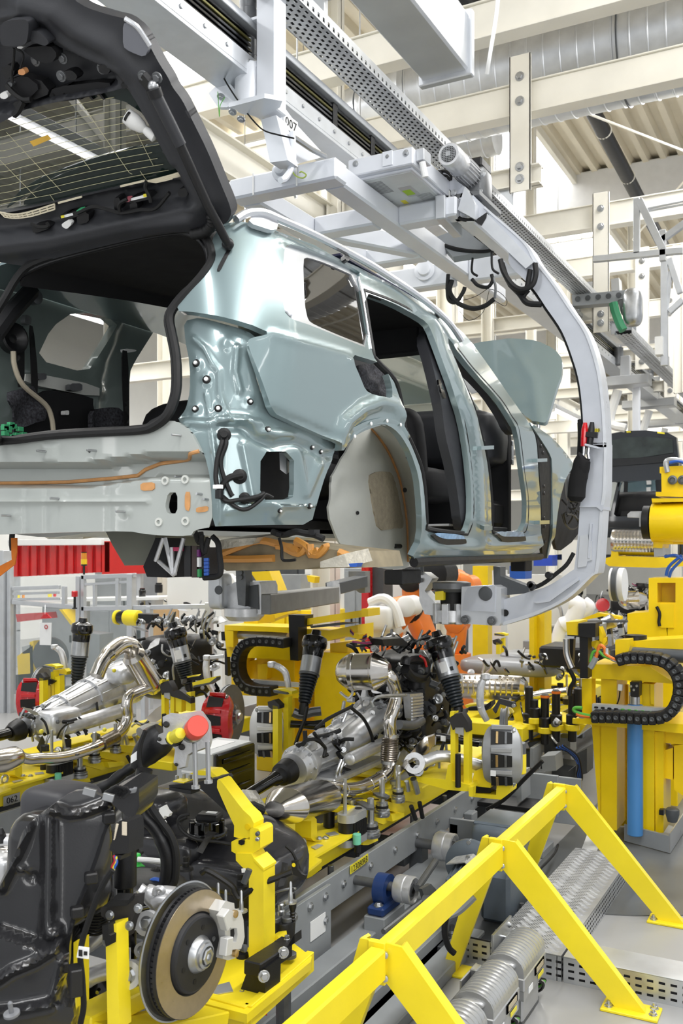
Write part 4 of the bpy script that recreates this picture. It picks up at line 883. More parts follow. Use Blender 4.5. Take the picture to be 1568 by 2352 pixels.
# ---------------------------------------------------------------- the carrier
CA = thing('carrier', 'pale grey overhead carrier with hanger post, ladder frame and C-shaped arm holding the car', 'carrier')
PY = 4.0
def cpl(s, cr='C2', Y=PY): return A(cr, s, Y=Y)
b = B(); b.bb(-2.58, -2.47, PY-.05, PY+.06, 4.16, 4.95, .006); mk('hanger_post', b, whi, CA)
for y0_, nm in ((20, 'upper'), (320, 'lower')):
    c = at(*T('C2', f'195,{y0_+10}')[0], Y=PY+.02); o = mk('guide_roller', B().lathe(c-V((0, 0, .09)), (0, 0, 1), [(0, .030), (.004, .042), (.06, .045), (.064, .04), (.09, .045), (.14, .045), (.145, .04)], 20), castd, CA)
    mk('roller_hub', B().lathe(c-V((0, 0, .094)), (0, 0, 1), [(0, .018), (.006, .022)], 10), yelc if nm == 'upper' else zinc, o)
    mk('roller_bracket', B().bb(c.x-.06, -2.5, PY-.04, PY+.06, c.z-.125, c.z-.11), whi, CA); mk('roller_bolt', B().bolt(c-V((0, 0, .125)), (0, 0, -1), .016), zinc, CA)
c = at(*T('C2', '205,560')[0], Y=PY); mk('swivel_barrel', B().lathe(c-V((0, 0, .11)), (0, 0, 1), [(0, .07), (.005, .075), (.2, .075), (.21, .07), (.21, .05)], 24), whi, CA)
c2 = at(*T('C2', '20,380')[0], Y=PY+.1); mk('guide_roller', B().lathe(c2-V((0, 0, .05)), (0, 0, 1), [(0, .03), (.01, .04), (.1, .04), (.11, .03)], 16), castd, CA)
mk('side_plate', B().prism(cpl('60,690 0,690 -60,600 0,540 80,540 130,600 130,640', Y=PY-.02), (0, .03, 0)), whi, CA)
mk('actuator_block', B().prism(cpl('0,440 70,450 160,520 195,555 150,640 80,580 0,545'), (0, .05, 0)), alu, CA)
for q in ('95,720', '150,765', '20,620', '115,500'): p = at(*T('C2', q)[0], Y=PY-.03); mk('actuator_bolt', B().bolt(p, (0, -.4, -1), .014), zinc, CA)
b = B(); pl = [at(x, y, Z=4.15) for x, y in T('C2', '70,690 300,630 415,650 400,690 280,765')]; b.prism(pl, (0, 0, .022)); mk('foot_plate', b, whi, CA)
# tapered bracket with its gusset
fr = cpl('278,770 375,740 450,1030 335,1045', Y=PY-.02); b = B(); b.prism(fr, (0, .10, 0)); mk('hanger_bracket', b, whi, CA)
gus = [at(x, y, X=-2.50) for x, y in T('C2', '412,668 520,815 690,1000 640,1020 560,1040 440,1080 420,1000 400,800')]
gs = mk('gusset_plate', B().prism(gus, (-.02, 0, 0)), whi, CA)
lp_ = at(*T('C2', '468,800')[0], X=-2.497); lb = mk('number_label', B().box(lp_, (.004, .14, .075), None, .0005), lab, gs)
text('007', lp_+V((.003, 0, 0)), (0, 1, 0), (0, 0, 1), .045, ink, gs, w=.11)
mk('hook_bar', B().tube(spl([at(x, y, X=-2.44) for x, y in T('C2', '480,850 484,950 484,1030 465,1095 430,1150 402,1160')], 4), .016, 8), whi, CA)
mk('push_rod', B().tube([at(x, y, X=-2.44) for x, y in T('C2', '490,885 600,960 690,1005')], .014, 8), zinc, CA)
mk('pivot_pin', B().lathe(at(*T('C2', '410,1110')[0], Y=4.38)+V((0, -.0, 0)), (.3, -1, 0), [(-.02, .05), (.02, .05), (.025, .03), (.06, .028), (.065, .02)], 18), whi, CA)
mk('earth_wire', B().tube(spl([at(x, y, Y=4.36) for x, y in T('C2', '430,1080 465,1085 500,1130 545,1145 568,1125 540,1105 525,1110')], 4), .004, 6), mat('green_yellow_wire', S(180, 200, 90), .5), CA)
mk('control_wire', B().tube(spl([at(x, y, Y=3.92) for x, y in T('C2', '0,420 60,540 160,690 250,800 310,845 400,870 490,890')], 5), .004, 6), rub, CA)
mk('loose_wire', B().tube(spl([at(x, y, Y=3.92) for x, y in T('C2', '0,590 10,750 15,680 45,625')], 5), .002, 5), grn, CA)
# ladder frame
FZ, FH = 4.02, .115
def ftube(p0, p1, w=.13, h=FH, nm='frame_tube'): return mk(nm, B().bar(p0, p1, w, h, (0, 0, 1), .012), whi, CA)
ftube((-3.07, 4.48, FZ), (-2.38, 4.48, FZ)); ftube((-3.0, 4.54, FZ), (-3.0, 5.9, FZ)); ftube((-2.46, 4.54, FZ), (-2.46, 7.3, FZ-.0))
ftube((-2.94, 5.22, FZ), (-2.52, 5.22, FZ)); ftube((-2.40, 5.3, FZ), (-2.02, 5.3, FZ)); ftube((-3.06, 5.95, FZ), (-2.52, 5.95, FZ)); ftube((-3.2, 6.5, FZ-.02), (-2.52, 6.5, FZ-.02), .12, .16); ftube((-2.4, 6.5, FZ-.02), (-1.95, 6.5, FZ-.02), .12, .16)
ftube((-2.9, 5.3, FZ), (-2.55, 5.88, FZ), .1); ftube((-2.02, 5.3, FZ+.0), (-2.02, 7.2, FZ), .1)
for x, y in ((-2.9, 4.412), (-2.62, 4.412)): mk('weld_seam', B().bb(x-.004, x+.004, y-.003, y+.002, FZ-.06, FZ+.06), white, CA)
for q, Yq in (('1330,480', 6.43),): 
    p = at(*T('C5', q)[0], Y=Yq); mk('pivot_eye', B().lathe(p, (.2, -1, .1), [(-.02, .075), (.01, .075), (.015, .05), (.04, .045), (.045, .02)], 20), whi, CA)
# electrical box
eb = mk('electrical_box', B().bb(-2.49, -2.09, 4.76, 5.34, 4.105, 4.20, .006), whi, CA)
mk('box_lid', B().bb(-2.47, -2.11, 4.80, 5.30, 4.090, 4.105, .004), whi, eb)
mk('diagram_sheet', B().bb(-2.45, -2.13, 4.82, 5.28, 4.0875, 4.090, 0), mat('grey_diagram', S(212, 216, 216), .3, 0, .3), eb)
for x0, x1, y0, y1, m in ((-2.40, -2.32, 4.9, 5.12, ''), (-2.29, -2.21, 5.0, 5.16, 'panel'), (-2.285, -2.235, 5.05, 5.13, 'green'), (-2.36, -2.33, 5.19, 5.25, 'yellow')):
    if m: mk('printed_patch', B().bb(x0, x1, y0, y1, 4.085 if m == 'green' else 4.0862, 4.088, 0), {'panel': labg, 'green': mat('lime_print', S(170, 210, 40), .5), 'yellow': yelc}[m], eb)
b = B()
for k in range(11):
    b.bb(-2.43, -2.33, 4.86+k*.017, 4.866+k*.017, 4.0858, 4.088, 0)
    if k < 7: b.bb(-2.24, -2.15, 5.15+k*.016, 5.154+k*.016, 4.0858, 4.088, 0)
mk('printed_lines', b, mat('grey_print', S(150, 152, 154), .5), eb, kind='stuff')
for x in (-2.44, -2.24, -2.13): mk('box_screw', B().bolt((x, 4.758, 4.17), (0, -1, 0), .012), zinc, eb)
mk('lid_bracket', B().bb(-2.27, -2.21, 4.752, 4.762, 4.12, 4.20), whi, eb); mk('cable_gland', B().bb(-2.09, -2.04, 4.8, 4.9, 4.13, 4.2), alu, eb)
mk('connector_plug', B().cyl((-2.06, 4.82, 4.13), (-2.05, 4.84, 4.05), .018, 10), white, eb)
# gear motor
c0 = V((-2.0, 5.06, 4.25)); mo = mk('motor_body', B().lathe(c0, (0, 1, 0), [(0, .045), (.0, .062), (.01, .068), (.17, .068), (.18, .062)], 28), cast, CA)
mk('fan_grille', B().lathe(c0-V((0, .003, 0)), (0, 1, 0), [(0, .046), (.004, .046)], 24), ink, mo)
b = B()
for k in range(-4, 5):
    L = math.sqrt(.046**2-(k*.01)**2); b.bar(c0+V((k*.01, -.005, -L)), c0+V((k*.01, -.005, L)), .0025, .003); b.bar(c0+V((-L, -.005, k*.01)), c0+V((L, -.005, k*.01)), .0025, .003)
mk('grille_bars', b, zinc, mo, kind='stuff'); mk('fan_boss', B().box(c0-V((0, .006, 0)), (.028, .006, .028)), zinc, mo)
b = B()
for k in range(22):
    a = 2*math.pi*k/22; b.bar(c0+V((.062*math.cos(a), .18, .062*math.sin(a))), c0+V((.062*math.cos(a), .36, .062*math.sin(a))), .004, .02, (math.cos(a), 0, math.sin(a)))
b.cyl(c0+V((0, .18, 0)), c0+V((0, .36, 0)), .058, 24); mk('cooling_fins', b, cast, mo, kind='stuff')
mk('gear_case', B().blob((-2.0, 5.52, 4.22), (.16, .2, .2), None, .4), castd, CA); mk('gear_cover', B().bb(-2.07, -1.93, 5.42, 5.6, 4.3, 4.36, .01), blk, CA)
for dx, dz in ((-.06, -.08), (.06, -.08), (.08, .02)): mk('gear_bolt', B().bolt((-2.0+dx, 5.41, 4.22+dz), (0, -1, 0), .013), zinc, CA)
mk('motor_mount', B().bb(-2.12, -1.9, 5.3, 5.7, 4.08, 4.11), castd, CA)
# C arm
AY = 5.3
outer = T('C3', '20,1070 180,1180 310,1310 560,1530')+T('C6', '640,270 740,400 860,580 960,730 1020,900 1050,1050 1070,1250 1078,1450')+T('D3', '1080,60 1076,350 1060,470 1045,680 1028,860 990,892 830,1040 620,1142 425,1205')
inner = T('C3', '0,1120 150,1260 265,1400 450,1570')+T('C6', '470,300 610,440 700,570 800,720 870,900 910,1050 932,1250 940,1450')+T('D3', '970,60 935,350 915,450 905,600 880,830 862,858 720,950 600,990 420,1045')
def dense2(a, c, k):
    A_ = spl([at(x, y, Y=AY) for x, y in a], k); C_ = spl([at(x, y, Y=AY) for x, y in c], k); return A_, C_
o_, i_ = dense2(outer, inner, 4)
ar = mk('c_arm', B().sheet([o_, i_], (0, .13, 0)), arm, CA, 40)
mk('arm_flange', B().sheet([[p+V((.004, -.008, 0)) for p in o_[8:]], [p.lerp(q, .14)+V((.004, -.008, 0)) for p, q in zip(o_[8:], i_[8:])]], (0, .15, 0)), mat('arm_edge_paint', S(212, 215, 220), .3, .4), ar, 40)
mk('arm_liner', B().tube([q.lerp(p, -.03)+V((0, .03, 0)) for p, q in zip(o_[20:46], i_[20:46])], .014, 8), rub, ar)
cov = A('C3', '250,1400 325,1350 640,1650 560,1640', Y=AY-.03); cov2 = [at(x, y, Y=AY-.03) for x, y in ((1091, 1007-500), (1118, 990-500), (1226, 601), (1207, 617))]
mk('arm_cover', B().prism(cov2, (0, .06, 0)), alu, ar)
mk('arm_cover_end', B().prism(A('C3', '245,1400 325,1345 320,1380 290,1430', Y=AY-.035), (0, .07, 0)), blk, ar)
for q in ('30,1148', '115,1222', '210,1255', '140,1305'): p = at(*T('C3', q)[0], Y=AY-.012); mk('arm_bolt', B().bolt(p, (0, -1, 0), .013), zinc, ar)
mk('arm_block', B().prism(A('C3', '-10,1110 20,1075 40,1090 25,1130', Y=AY-.02), (0, .08, 0)), blk, ar)
mk('hinge_block', B().prism(A('C3', '140,1330 185,1180 250,1290 250,1390', Y=AY-.06), (0, .1, 0)), alu, CA)
mk('motor_plate', B().bar((-2.08, 5.42, 4.06), (-2.08, 5.9, 4.06), .16, .02), whi, CA)
mk('switch_box', B().bar(at(1010, 475, Y=5.2), at(1050, 520, Y=5.6), .06, .14), alu, CA)
mk('tilt_plate', B().prism([at(x, y, Y=6.0) for x, y in ((1000, 545), (1060, 522), (1128, 575), (1040, 590))], (0, .03, -.03)), gry, CA)
# cables on the arm
def cab(cr, s, r=.011, Y=AY, nm='cable', m=rub): return mk(nm, B().tube(spl(A(cr, s, Y=Y), 5), r, 8), m, CA)
cab('C3', '75,1230 80,1290 110,1340 170,1390 250,1395'); cab('C3', '85,1210 95,1290 140,1360 200,1400 260,1400', .007, m=white); cab('C3', '20,1090 60,1085 95,1110 95,1145', .01); cab('C3', '40,1110 75,1120 85,1150', .008)
cab('C6', '10,155 70,180 170,205 290,215 370,205', .012, 6.0); cab('C6', '20,165 120,205 240,220', .007, 6.0); cab('C6', '410,265 430,340 480,420 540,455 610,430 635,360 630,290', .016, 5.25); cab('C6', '420,290 450,380 500,450 570,460 600,330', .016, 5.28)
cab('C6', '470,420 530,480 580,540 670,550', .017, 5.3); cab('C6', '590,460 560,500 565,540', .012, 5.3)
cab('C6', '80,360 75,450 85,520 130,535 175,470 185,440', .014, 5.9); cab('C6', '105,395 90,470 140,540 230,575 310,560 372,515', .016, 5.9); cab('C6', '230,390 270,430 330,440 360,400 355,360', .012, 5.9); cab('C6', '235,255 230,340 265,370', .008, 5.9); cab('C6', '355,210 360,320 400,355', .008, 5.9)
cab('C6', '330,450 250,500 150,520 60,450', .002, 5.9); cab('C6', '335,450 400,470 450,520 440,560 380,530', .002, 5.9); cab('C6', '340,460 300,600 210,650 150,590', .002, 5.9); cab('C6', '365,380 380,440 375,510', .009, 5.9, m=castd)
# clamps, label and black cloth sleeve on the arm
def clamp(s, m, nm):
    P = A('C6', s, Y=AY-.05); mk(nm, B().tube(P, [.011, .018, .02, .018, .012][:len(P)], 10), m, CA)
clamp('948,1300 945,1340 943,1400 940,1450', redp, 'red_clamp'); clamp('992,1296 988,1340 980,1400 972,1450', blk, 'black_clamp')
mk('clamp_jaw', B().tube(A('C6', '940,1450 938,1490 930,1530', Y=AY-.05), .009, 8), zinc, CA); mk('clamp_jaw', B().tube(A('C6', '972,1450 966,1495 972,1530', Y=AY-.05), .009, 8), zinc, CA)
mk('clamp_shelf', B().bar(at(1345, 1022, Y=AY-.05), at(1377, 1030, Y=AY-.05), .06, .012), arm, CA); mk('clamp_clip', B().bar(at(1346, 998, Y=AY-.06), at(1372, 1000, Y=AY-.06), .03, .03), blk, CA)
nl_ = mk('yellow_label', B().prism(A('C6', '958,1335 1040,1338 1038,1358 958,1356', Y=AY-.01), (0, .004, 0)), yelc, CA); p = at(1369, 988, Y=AY-.012); text('018', p, (1, 0, 0), (0, 0, 1), .018, ink, nl_, w=.04, off=.002)
sl = spl(A('C6', '945,1525 930,1590 920,1656', Y=AY-.06)+A('D3', '930,150 900,300 890,420', Y=AY-.06), 4); mk('cloth_sleeve', B().tube(sl, [.03]*5+[.038]*5+[.045]*5+[.05]*5+[.03]*(len(sl)-20), 12), mat('black_cloth', S(14, 14, 15), .95), CA)
mk('cloth_sleeve', B().tube(spl(A('C6', '915,1280 918,1400 910,1560', Y=AY+.02), 4), .016, 8), MT['black_cloth'], CA)
mk('arm_collar', B().prism(A('D3', '912,448 1062,440 1062,470 1050,480 1020,455 912,455', Y=AY-.02), (0, .17, 0)), arm, ar)
mk('arm_pocket', B().prism(A('D3', '915,635 965,628 970,670 990,672 990,790 960,800 955,830 900,838', Y=AY-.012), (0, .02, 0)), mat('arm_pocket_paint', S(200, 203, 208), .35, .3), ar)
mk('arm_edge_rib', B().bar(at(*T('D3', '985,560')[0], Y=AY-.01), at(*T('D3', '970,780')[0], Y=AY-.01), .012, .012), arm, ar)
mk('under_hose', B().tube(spl(A('D3', '875,745 830,820 760,880 680,940 600,975', Y=AY-.01), 4), .012, 8), rub, ar)
for q in ('725,885', '610,945', '620,955'): p = at(*T('D3', q)[0], Y=AY-.03); mk('hose_clip', B().cyl(p, p+V((0, -.04, 0)), .02, 10), blk, ar)
mk('rib_plate', B().prism(A('D3', '620,1055 690,1040 900,900 905,920 720,1055 640,1065', Y=AY-.03), (0, .03, 0)), arm, ar)
mk('arm_tray', B().prism(A('D3', '365,830 410,835 410,890 590,960 590,1000 430,1015 370,960', Y=AY+.05), (0, .1, 0)), gryd, ar)
mk('beam_hole', B().lathe(at(*T('D3', '442,1125')[0], Y=AY-.003), (0, -1, 0), [(0, .02), (.003, .02)], 16), ink, ar)
# support pads
def pad(base, sc, cr, s_block, s_plate, plug, bolts, Y):
    o = mk('pad_block', B().prism(A(cr, s_block, Y=Y), (0, .16, 0)), alu, CA); 
    mk('block_plate', B().prism(A(cr, s_plate, Y=Y-.012), (0, .012, 0)), arm, o)
    p = at(*T(cr, plug)[0], Y=Y-.012); mk('block_plug', B().lathe(p, (0, -1, 0), [(0, .042), (.006, .04), (.008, .034)], 20), gryd, o)
    for q in T(cr, bolts): mk('block_bolt', B().bolt(at(*q, Y=Y-.012), (0, -1, 0), .018), castd, o)
    return o
pad(0, 1, 'D3', '165,960 375,950 415,970 415,1185 405,1207 180,1195 160,1150', '205,965 380,955 375,1120 170,1110 185,1000', '316,1003', '187,1170 355,1176', AY-.06)
def padhead(x, y, Y, s):
    c = at(x, y, Y=Y)
    mk('pad_drum', B().lathe(c-V((0, 0, .09*s)), (0, 0, 1), [(0, .06*s), (.01*s, .08*s), (.06*s, .08*s)], 20), cast, CA)
    mk('pad_drum', B().lathe(c-V((0, 0, .03*s)), (0, 0, 1), [(0, .05*s), (.08*s, .05*s)], 20), rub, CA)
    mk('pad_top', B().lathe(c+V((0, 0, .05*s)), (0, 0, 1), [(0, .07*s), (.015*s, .085*s), (.04*s, .085*s), (.045*s, .07*s)], 20), castd, CA)
    for k in range(8): a = k*math.pi/4; mk('drum_rib', B().box(c+V((.07*s*math.cos(a), .07*s*math.sin(a), -.045*s)), (.03*s, .03*s, .09*s), a), cast, CA)
padhead(1037, 1385, AY+.02, 1.35)
P = [at(x, y, Y=AY-.02) for x, y in T('D2', '1292,1020 1330,1022 1380,1060 1330,1140 1400,1220 1390,1300 1330,1290 1295,1200')]; mk('pad_upright', B().prism(P, (0, .1, 0)), cast, CA)
mk('pad_stop', B().prism(A('D2', '1395,1145 1450,1140 1450,1200 1398,1200', Y=AY-.08), (0, .06, 0)), yel, CA)
for q in ('1303,1025', '1305,1072'): p = at(*T('D2', q)[0], Y=AY-.03); mk('pin_bolt', B().lathe(p, (0, -1, 0), [(0, .014), (.01, .014), (.012, .008)], 12), castd, CA)
mk('support_pin', B().cyl(at(962, 1320, Y=AY+.03), at(962, 1290, Y=AY+.03), .03, 12), castd, CA)
# far arm end (left)
LY = 5.1
P = A('D2', '40,1115 120,1080 265,1080 278,1110 278,1290 190,1300 60,1290 40,1200', Y=LY); mk('pad_block', B().prism(P, (0, .2, 0)), cast, CA)
P = A('D2', '190,1110 255,1100 262,1260 195,1240', Y=LY-.01); mk('block_recess', B().prism(P, (0, .02, 0)), gryd, CA)
P = A('D2', '115,1000 172,1000 180,1090 176,1240 130,1230 118,1090', Y=LY-.05); mk('pad_upright', B().prism(P, (0, .08, 0)), castd, CA)
for q in ('148,1022', '148,1052'): p = at(*T('D2', q)[0], Y=LY-.05); mk('pin_bolt', B().lathe(p, (0, -1, 0), [(0, .018), (.012, .018), (.014, .01)], 12), castd, CA)
mk('pad_cap', B().blob(at(*T('D2', '15,1140')[0], Y=LY), (.12, .14, .24), None, .4), alu, CA); mk('cap_plug', B().lathe(at(*T('D2', '6,1135')[0], Y=LY-.07), (0, -1, 0), [(0, .03), (.006, .028)], 16), gryd, CA)
mk('pad_drum', B().lathe(at(*T('D2', '170,1300')[0], Y=LY+.04), (0, 0, 1), [(-.03, .10), (.0, .13), (.05, .13)], 20), cast, CA)
for q in ('65,1285', '110,1290', '215,1300'): p = at(*T('D2', q)[0], Y=LY-.01); mk('block_bolt', B().bolt(p, (0, -1, -.4), .018), castd, CA)
p0 = at(598, 1388, X=-3.30); p1 = at(760, 1366, X=-3.66); mk('arm_beam', B().bar(p0, p1, .14, .13, (0, 0, 1), .006), mat('worn_arm_steel', S(140, 140, 138), .42, .3, 0, .15, 8), CA)
mk('beam_collar', B().prism(A('D2', '700,1090 735,1078 745,1170 740,1225 705,1200', Y=6.7), (0, .12, 0)), cast, CA); p0 = at(762, 1352, Y=6.8); p1 = at(830, 1335, Y=7.4); mk('arm_beam', B().bar(p0, p1, .12, .10), gryd, CA)
mk('arm_upright', B().prism([at(x, y, Y=7.4) for x, y in ((800, 1312), (838, 1312), (838, 1362), (826, 1362), (800, 1345))], (0, .1, 0)), mat('worn_arm_steel', S(140, 140, 138), .42), CA)
# ================================================================ powertrains and front suspensions on the pallets
def strut(t, top, bot, lab_=True, s=1.0):
    top = V(top); bot = V(bot); ax = bot-top; L = ax.length; u = ax/L
    mk('strut_top', B().lathe(top, ax, [(-.05*s, .0), (-.05*s, .03*s), (-.02*s, .034*s), (-.015*s, .05*s), (0, .078*s), (.03*s, .084*s), (.06*s, .082*s), (.075*s, .07*s), (.10*s, .07*s), (.13*s, .066*s)], 24), blkg, t)
    can = mk('strut_canister', B().lathe(top, ax, [(.125*s, .060*s), (.13*s, .066*s), (.235*s, .066*s), (.24*s, .062*s)], 24), zinc, t)
    mk('clamp_ring', B().lathe(top, ax, [(.238*s, .060*s), (.24*s, .068*s), (.25*s, .068*s), (.252*s, .060*s)], 24), castd, t)
    pr = []; n = 9; z0 = .255*s; z1 = L*.94
    for k in range(n):
        r = .060*s-.022*s*k/n; z = z0+(z1-z0)*k/n; h = (z1-z0)/n; pr += [(z, r-.006), (z+h*.25, r), (z+h*.7, r), (z+h*.95, r-.006)]
    mk('bellows', B().lathe(top, ax, pr, 22), mat('dark_blue_rubber', S(30, 36, 42), .4, 0, .1, .05), t)
    mk('strut_foot', B().cyl(top+u*z1, top+u*(L+.05), .03*s, 12), blk, t)
    if lab_:
        x, y, z = frame(ax); pr = []
        view = (V((0, 0, 2))-top); view = (view-u*view.dot(u)).normalized(); w = u.cross(view)
        for nm, ph, hw_, m, r in (('label', .25, .35, lab, .0675), ('label', -.45, .16, ink, .0672)):
            rows = [[top+u*(q*s)+(view*math.cos(ph+a)+w*math.sin(ph+a))*(r*s) for a in np.linspace(-hw_, hw_, 5)] for q in (.15 if m is lab else .19, .215)]
            mk(nm, B().sheet(rows, view*.001), m, can)
def caliper(t, c, m, s=1.0, side=1, ang=math.pi, windows=True, axm=None, disc=True, gold=True, turn=0):
    """disc in the YZ plane, caliper hugging it around direction ang (0 = +Y, pi = -Y)"""
    c = V(c); R = .195*s; ex = V((math.cos(turn), math.sin(turn), 0)); ey = V((-ex.y, ex.x, 0)); sx = ex*side
    pt = lambda r, a, x: c+sx*x+ey*(r*math.cos(a))+V((0, 0, r*math.sin(a)))
    if disc:
        d = mk('brake_disc', B().lathe(c-sx*.016, sx, [(0, .06), (0, R), (.008, R), (.009, R-.004), (.023, R-.004), (.024, R), (.032, R), (.032, .10), (.034, .095), (.06, .092), (.064, .085), (.064, .03)], 48), axm or castd, t)
        mk('hub', B().lathe(c+sx*.045, sx, [(0, .05), (.03, .05), (.034, .03), (.05, .028), (.052, .01)], 20), zinc, d)
        for k in range(5): a = k*1.2566+.3; mk('hub_bolt', B().bolt(pt(.065, a, .048), sx, .009), zinc, d)
    b = B(); rows = []; A_ = np.linspace(ang-.82, ang+.82, 19)
    prof = [(.118, -.075), (.165, -.098), (.205, -.09), (.222, -.045), (.222, .045), (.205, .092), (.165, .1), (.118, .08)]
    for i, a in enumerate(A_):
        k = abs(i-9)/9; sh = 1-.3*k**4; bul = 1+.04*math.cos(i*1.4)
        rows.append([pt(.165*s+(r-.165)*s*(1 if r < .165 else sh*bul), a, x*s*sh) for r, x in prof])
    b.loft(rows); cp = mk('brake_caliper', b, m, t, 50)
    if windows:
        for k in (-1, 0, 1):
            a0 = ang+k*.5
            q = [pt(.2235*s, a0-.16, -.05*s), pt(.2235*s, a0+.16, -.05*s), pt(.2235*s, a0+.12, .052*s), pt(.2235*s, a0-.12, .052*s)]
            n = (q[1]-q[0]).cross(q[2]-q[0]).normalized(); out = pt(1, a0, 0)-c; n = n if n.dot(out) > 0 else -n
            w = mk('pad_window', B().prism(q, n*.004), ink, cp)
            for e in ((-.07, .07) if gold else ()):
                mk('brake_pad', B().bar(pt(.226*s, a0-.13, e*.3*s), pt(.226*s, a0+.13, e*.3*s), .012*s, .012*s), castd if e > 0 else brassm, cp)
            mk('bridge_rib', B().bar(pt(.223*s, a0-.24, -.05*s), pt(.223*s, a0-.24, .05*s), .02*s, .02*s), m, cp)
        for k in (-.72, .72): mk('caliper_bolt', B().bolt(pt(.2*s, ang+k, .055*s), sx, .012*s), zinc, cp)
        for k in (-.5, 0, .5): mk('piston_boss', B().lathe(pt(.16*s, ang+k, .07*s), sx, [(0, .032*s), (.014*s, .03*s), (.018*s, .02*s)], 14), m, cp)
    return cp
def upper_arm(t, P, r=.017):
    P = spl(P, 4); n = len(P); mk('upper_arm', B().tube(P, [r*(.8+.5*abs(math.sin(i*2.2/n+.5))) for i in range(n)], 10), cast, t)
    mk('ball_cup', B().lathe(P[0], (0, 0, 1), [(-.02, .02), (-.01, .028), (.015, .028), (.02, .018)], 14), cast, t)
    for k in (.3, .5, .7): mk('arm_boss', B().lathe(P[int(n*k)], (0, -1, .3), [(0, .014), (r*1.15, .012), (r*1.2, .006)], 10), cast, t)
def clutter(t, c, d, n, seed, big=.5, facing=V((.35, -.9, .25))):
    """the packed small pieces of an engine's outside: hoses, pipes, connectors, brackets"""
    rd = random.Random(seed); c = V(c); f = facing.normalized(); x, y, z = frame(f)
    for i in range(n):
        u = [rd.uniform(-.5, .5) for _ in range(3)]; k = rd.choice((0, 1, 2)); 
        if rd.random() < .8: u[k] = .5*(1 if (f[k] > 0) == (rd.random() < .93) else -1)
        p = c+V((u[0]*d[0], u[1]*d[1], u[2]*d[2])); q = rd.random(); sc = rd.uniform(.5, 1.1)
        dr = lambda: V((rd.uniform(-1, 1), rd.uniform(-1, 1), rd.uniform(-1, 1))).normalized()
        if q < .34:
            a = dr()*.09*sc; bb = dr()*.09*sc; mk('hose', B().tube(spl([p-a, p-a*.3+f*.03, p+bb*.4+f*.03, p+bb], 4), rd.uniform(.006, .014), 7), rd.choice((rub, rub, blkg, cast, blk)), t)
        elif q < .50:
            R = Euler((rd.uniform(-.6, .6), rd.uniform(-.6, .6), rd.uniform(-.6, .6))).to_matrix(); mk('connector', B().box(p, (.05*sc, .04*sc, .035*sc), (R.col[0], R.col[1], R.col[2]), .004), rd.choice((blk, blk, castd, cast, white if rd.random() < .3 else blk)), t)
        elif q < .68:
            a = dr(); mk('flange', B().lathe(p, f+a*.5, [(-.03, .03*sc), (.0, .035*sc), (.012, .035*sc), (.014, .022*sc), (.03, .02*sc), (.032, .008)], 14), rd.choice((cast, cast, castd, zinc, blk)), t)
        elif q < .84:
            a = dr()*.06*sc; bb = dr()*.045*sc; nn = f*.012; mk('bracket', B().prism([p-a-bb, p+a-bb*.6, p+a*.8+bb*.8, p+bb*1.2, p-a*.9+bb*.5], nn), rd.choice((cast, castd, zinc, blk)), t)
        elif q < .94: mk('bolt', B().bolt(p+f*.01, f+dr()*.4, .011), zinc, t)
        else: mk('pipe', B().tube(spl([p-V((0, 0, .09)), p+f*.03, p+V((.03, 0, .09))], 4), .009, 7), zinc, t)
def housing(t, name, p0, p1, prof, nrib=10, rr=.004, m=None, bolts=True, rings=(), flat=None):
    """cast housing turned along p0 -> p1 with lengthwise ribs, ring flanges and bolts"""
    p0 = V(p0); p1 = V(p1); ax = p1-p0; L = ax.length; x, y, z = frame(ax); m = m or cast
    h = mk(name, B().lathe(p0, ax, [(t_*L, r) for t_, r in prof], 28), m, t, 40)
    rad = lambda q: np.interp(q, [a for a, _ in prof], [r for _, r in prof])
    for k in range(nrib):
        a = 2*math.pi*k/nrib+.2; P = [p0+z*(q*L)+(x*math.cos(a)+y*math.sin(a))*(rad(q)+.001) for q in np.linspace(prof[1][0]+.03, prof[-2][0]-.03, 7)]
        mk('rib', B().tube(P, rr, 5), m, h)
    for q in rings:
        r = rad(q); o = mk('ring_flange', B().lathe(p0+z*(q*L), ax, [(-.008, r), (-.007, r+.016), (.007, r+.016), (.008, r)], 28), m, h)
        if bolts:
            for k in range(8): a = 2*math.pi*k/8; mk('flange_bolt', B().bolt(p0+z*(q*L-.008)+(x*math.cos(a)+y*math.sin(a))*(r+.008), -z, .009, washer=False), zinc, h)
    return h
def bosses(t, p0, p1, r0, r1, n, seed):
    rd = random.Random(seed); p0 = V(p0); p1 = V(p1); x, y, z = frame(p1-p0); L = (p1-p0).length
    for i in range(n):
        q = rd.random(); a = rd.uniform(-1.4, 2.2); r = r0+(r1-r0)*q; d = x*math.cos(a)+y*math.sin(a); p = p0+z*(q*L)+d*(r*.97); k = rd.random(); tn_ = z.cross(d)
        if k < .35: mk('cast_boss', B().lathe(p, d, [(0, .022), (.012, .018), (.016, .018), (.018, .008)], 10), cast, t)
        elif k < .6: mk('cast_web', B().ob(p, z, tn_, d, rd.uniform(.02, .05), .004, .014), cast, t)
        elif k < .8: mk('cast_pad', B().ob(p, z, tn_, d, .028, .02, .010), cast, t)
        else: mk('case_bolt', B().bolt(p+d*.006, d, .009), zinc, t)
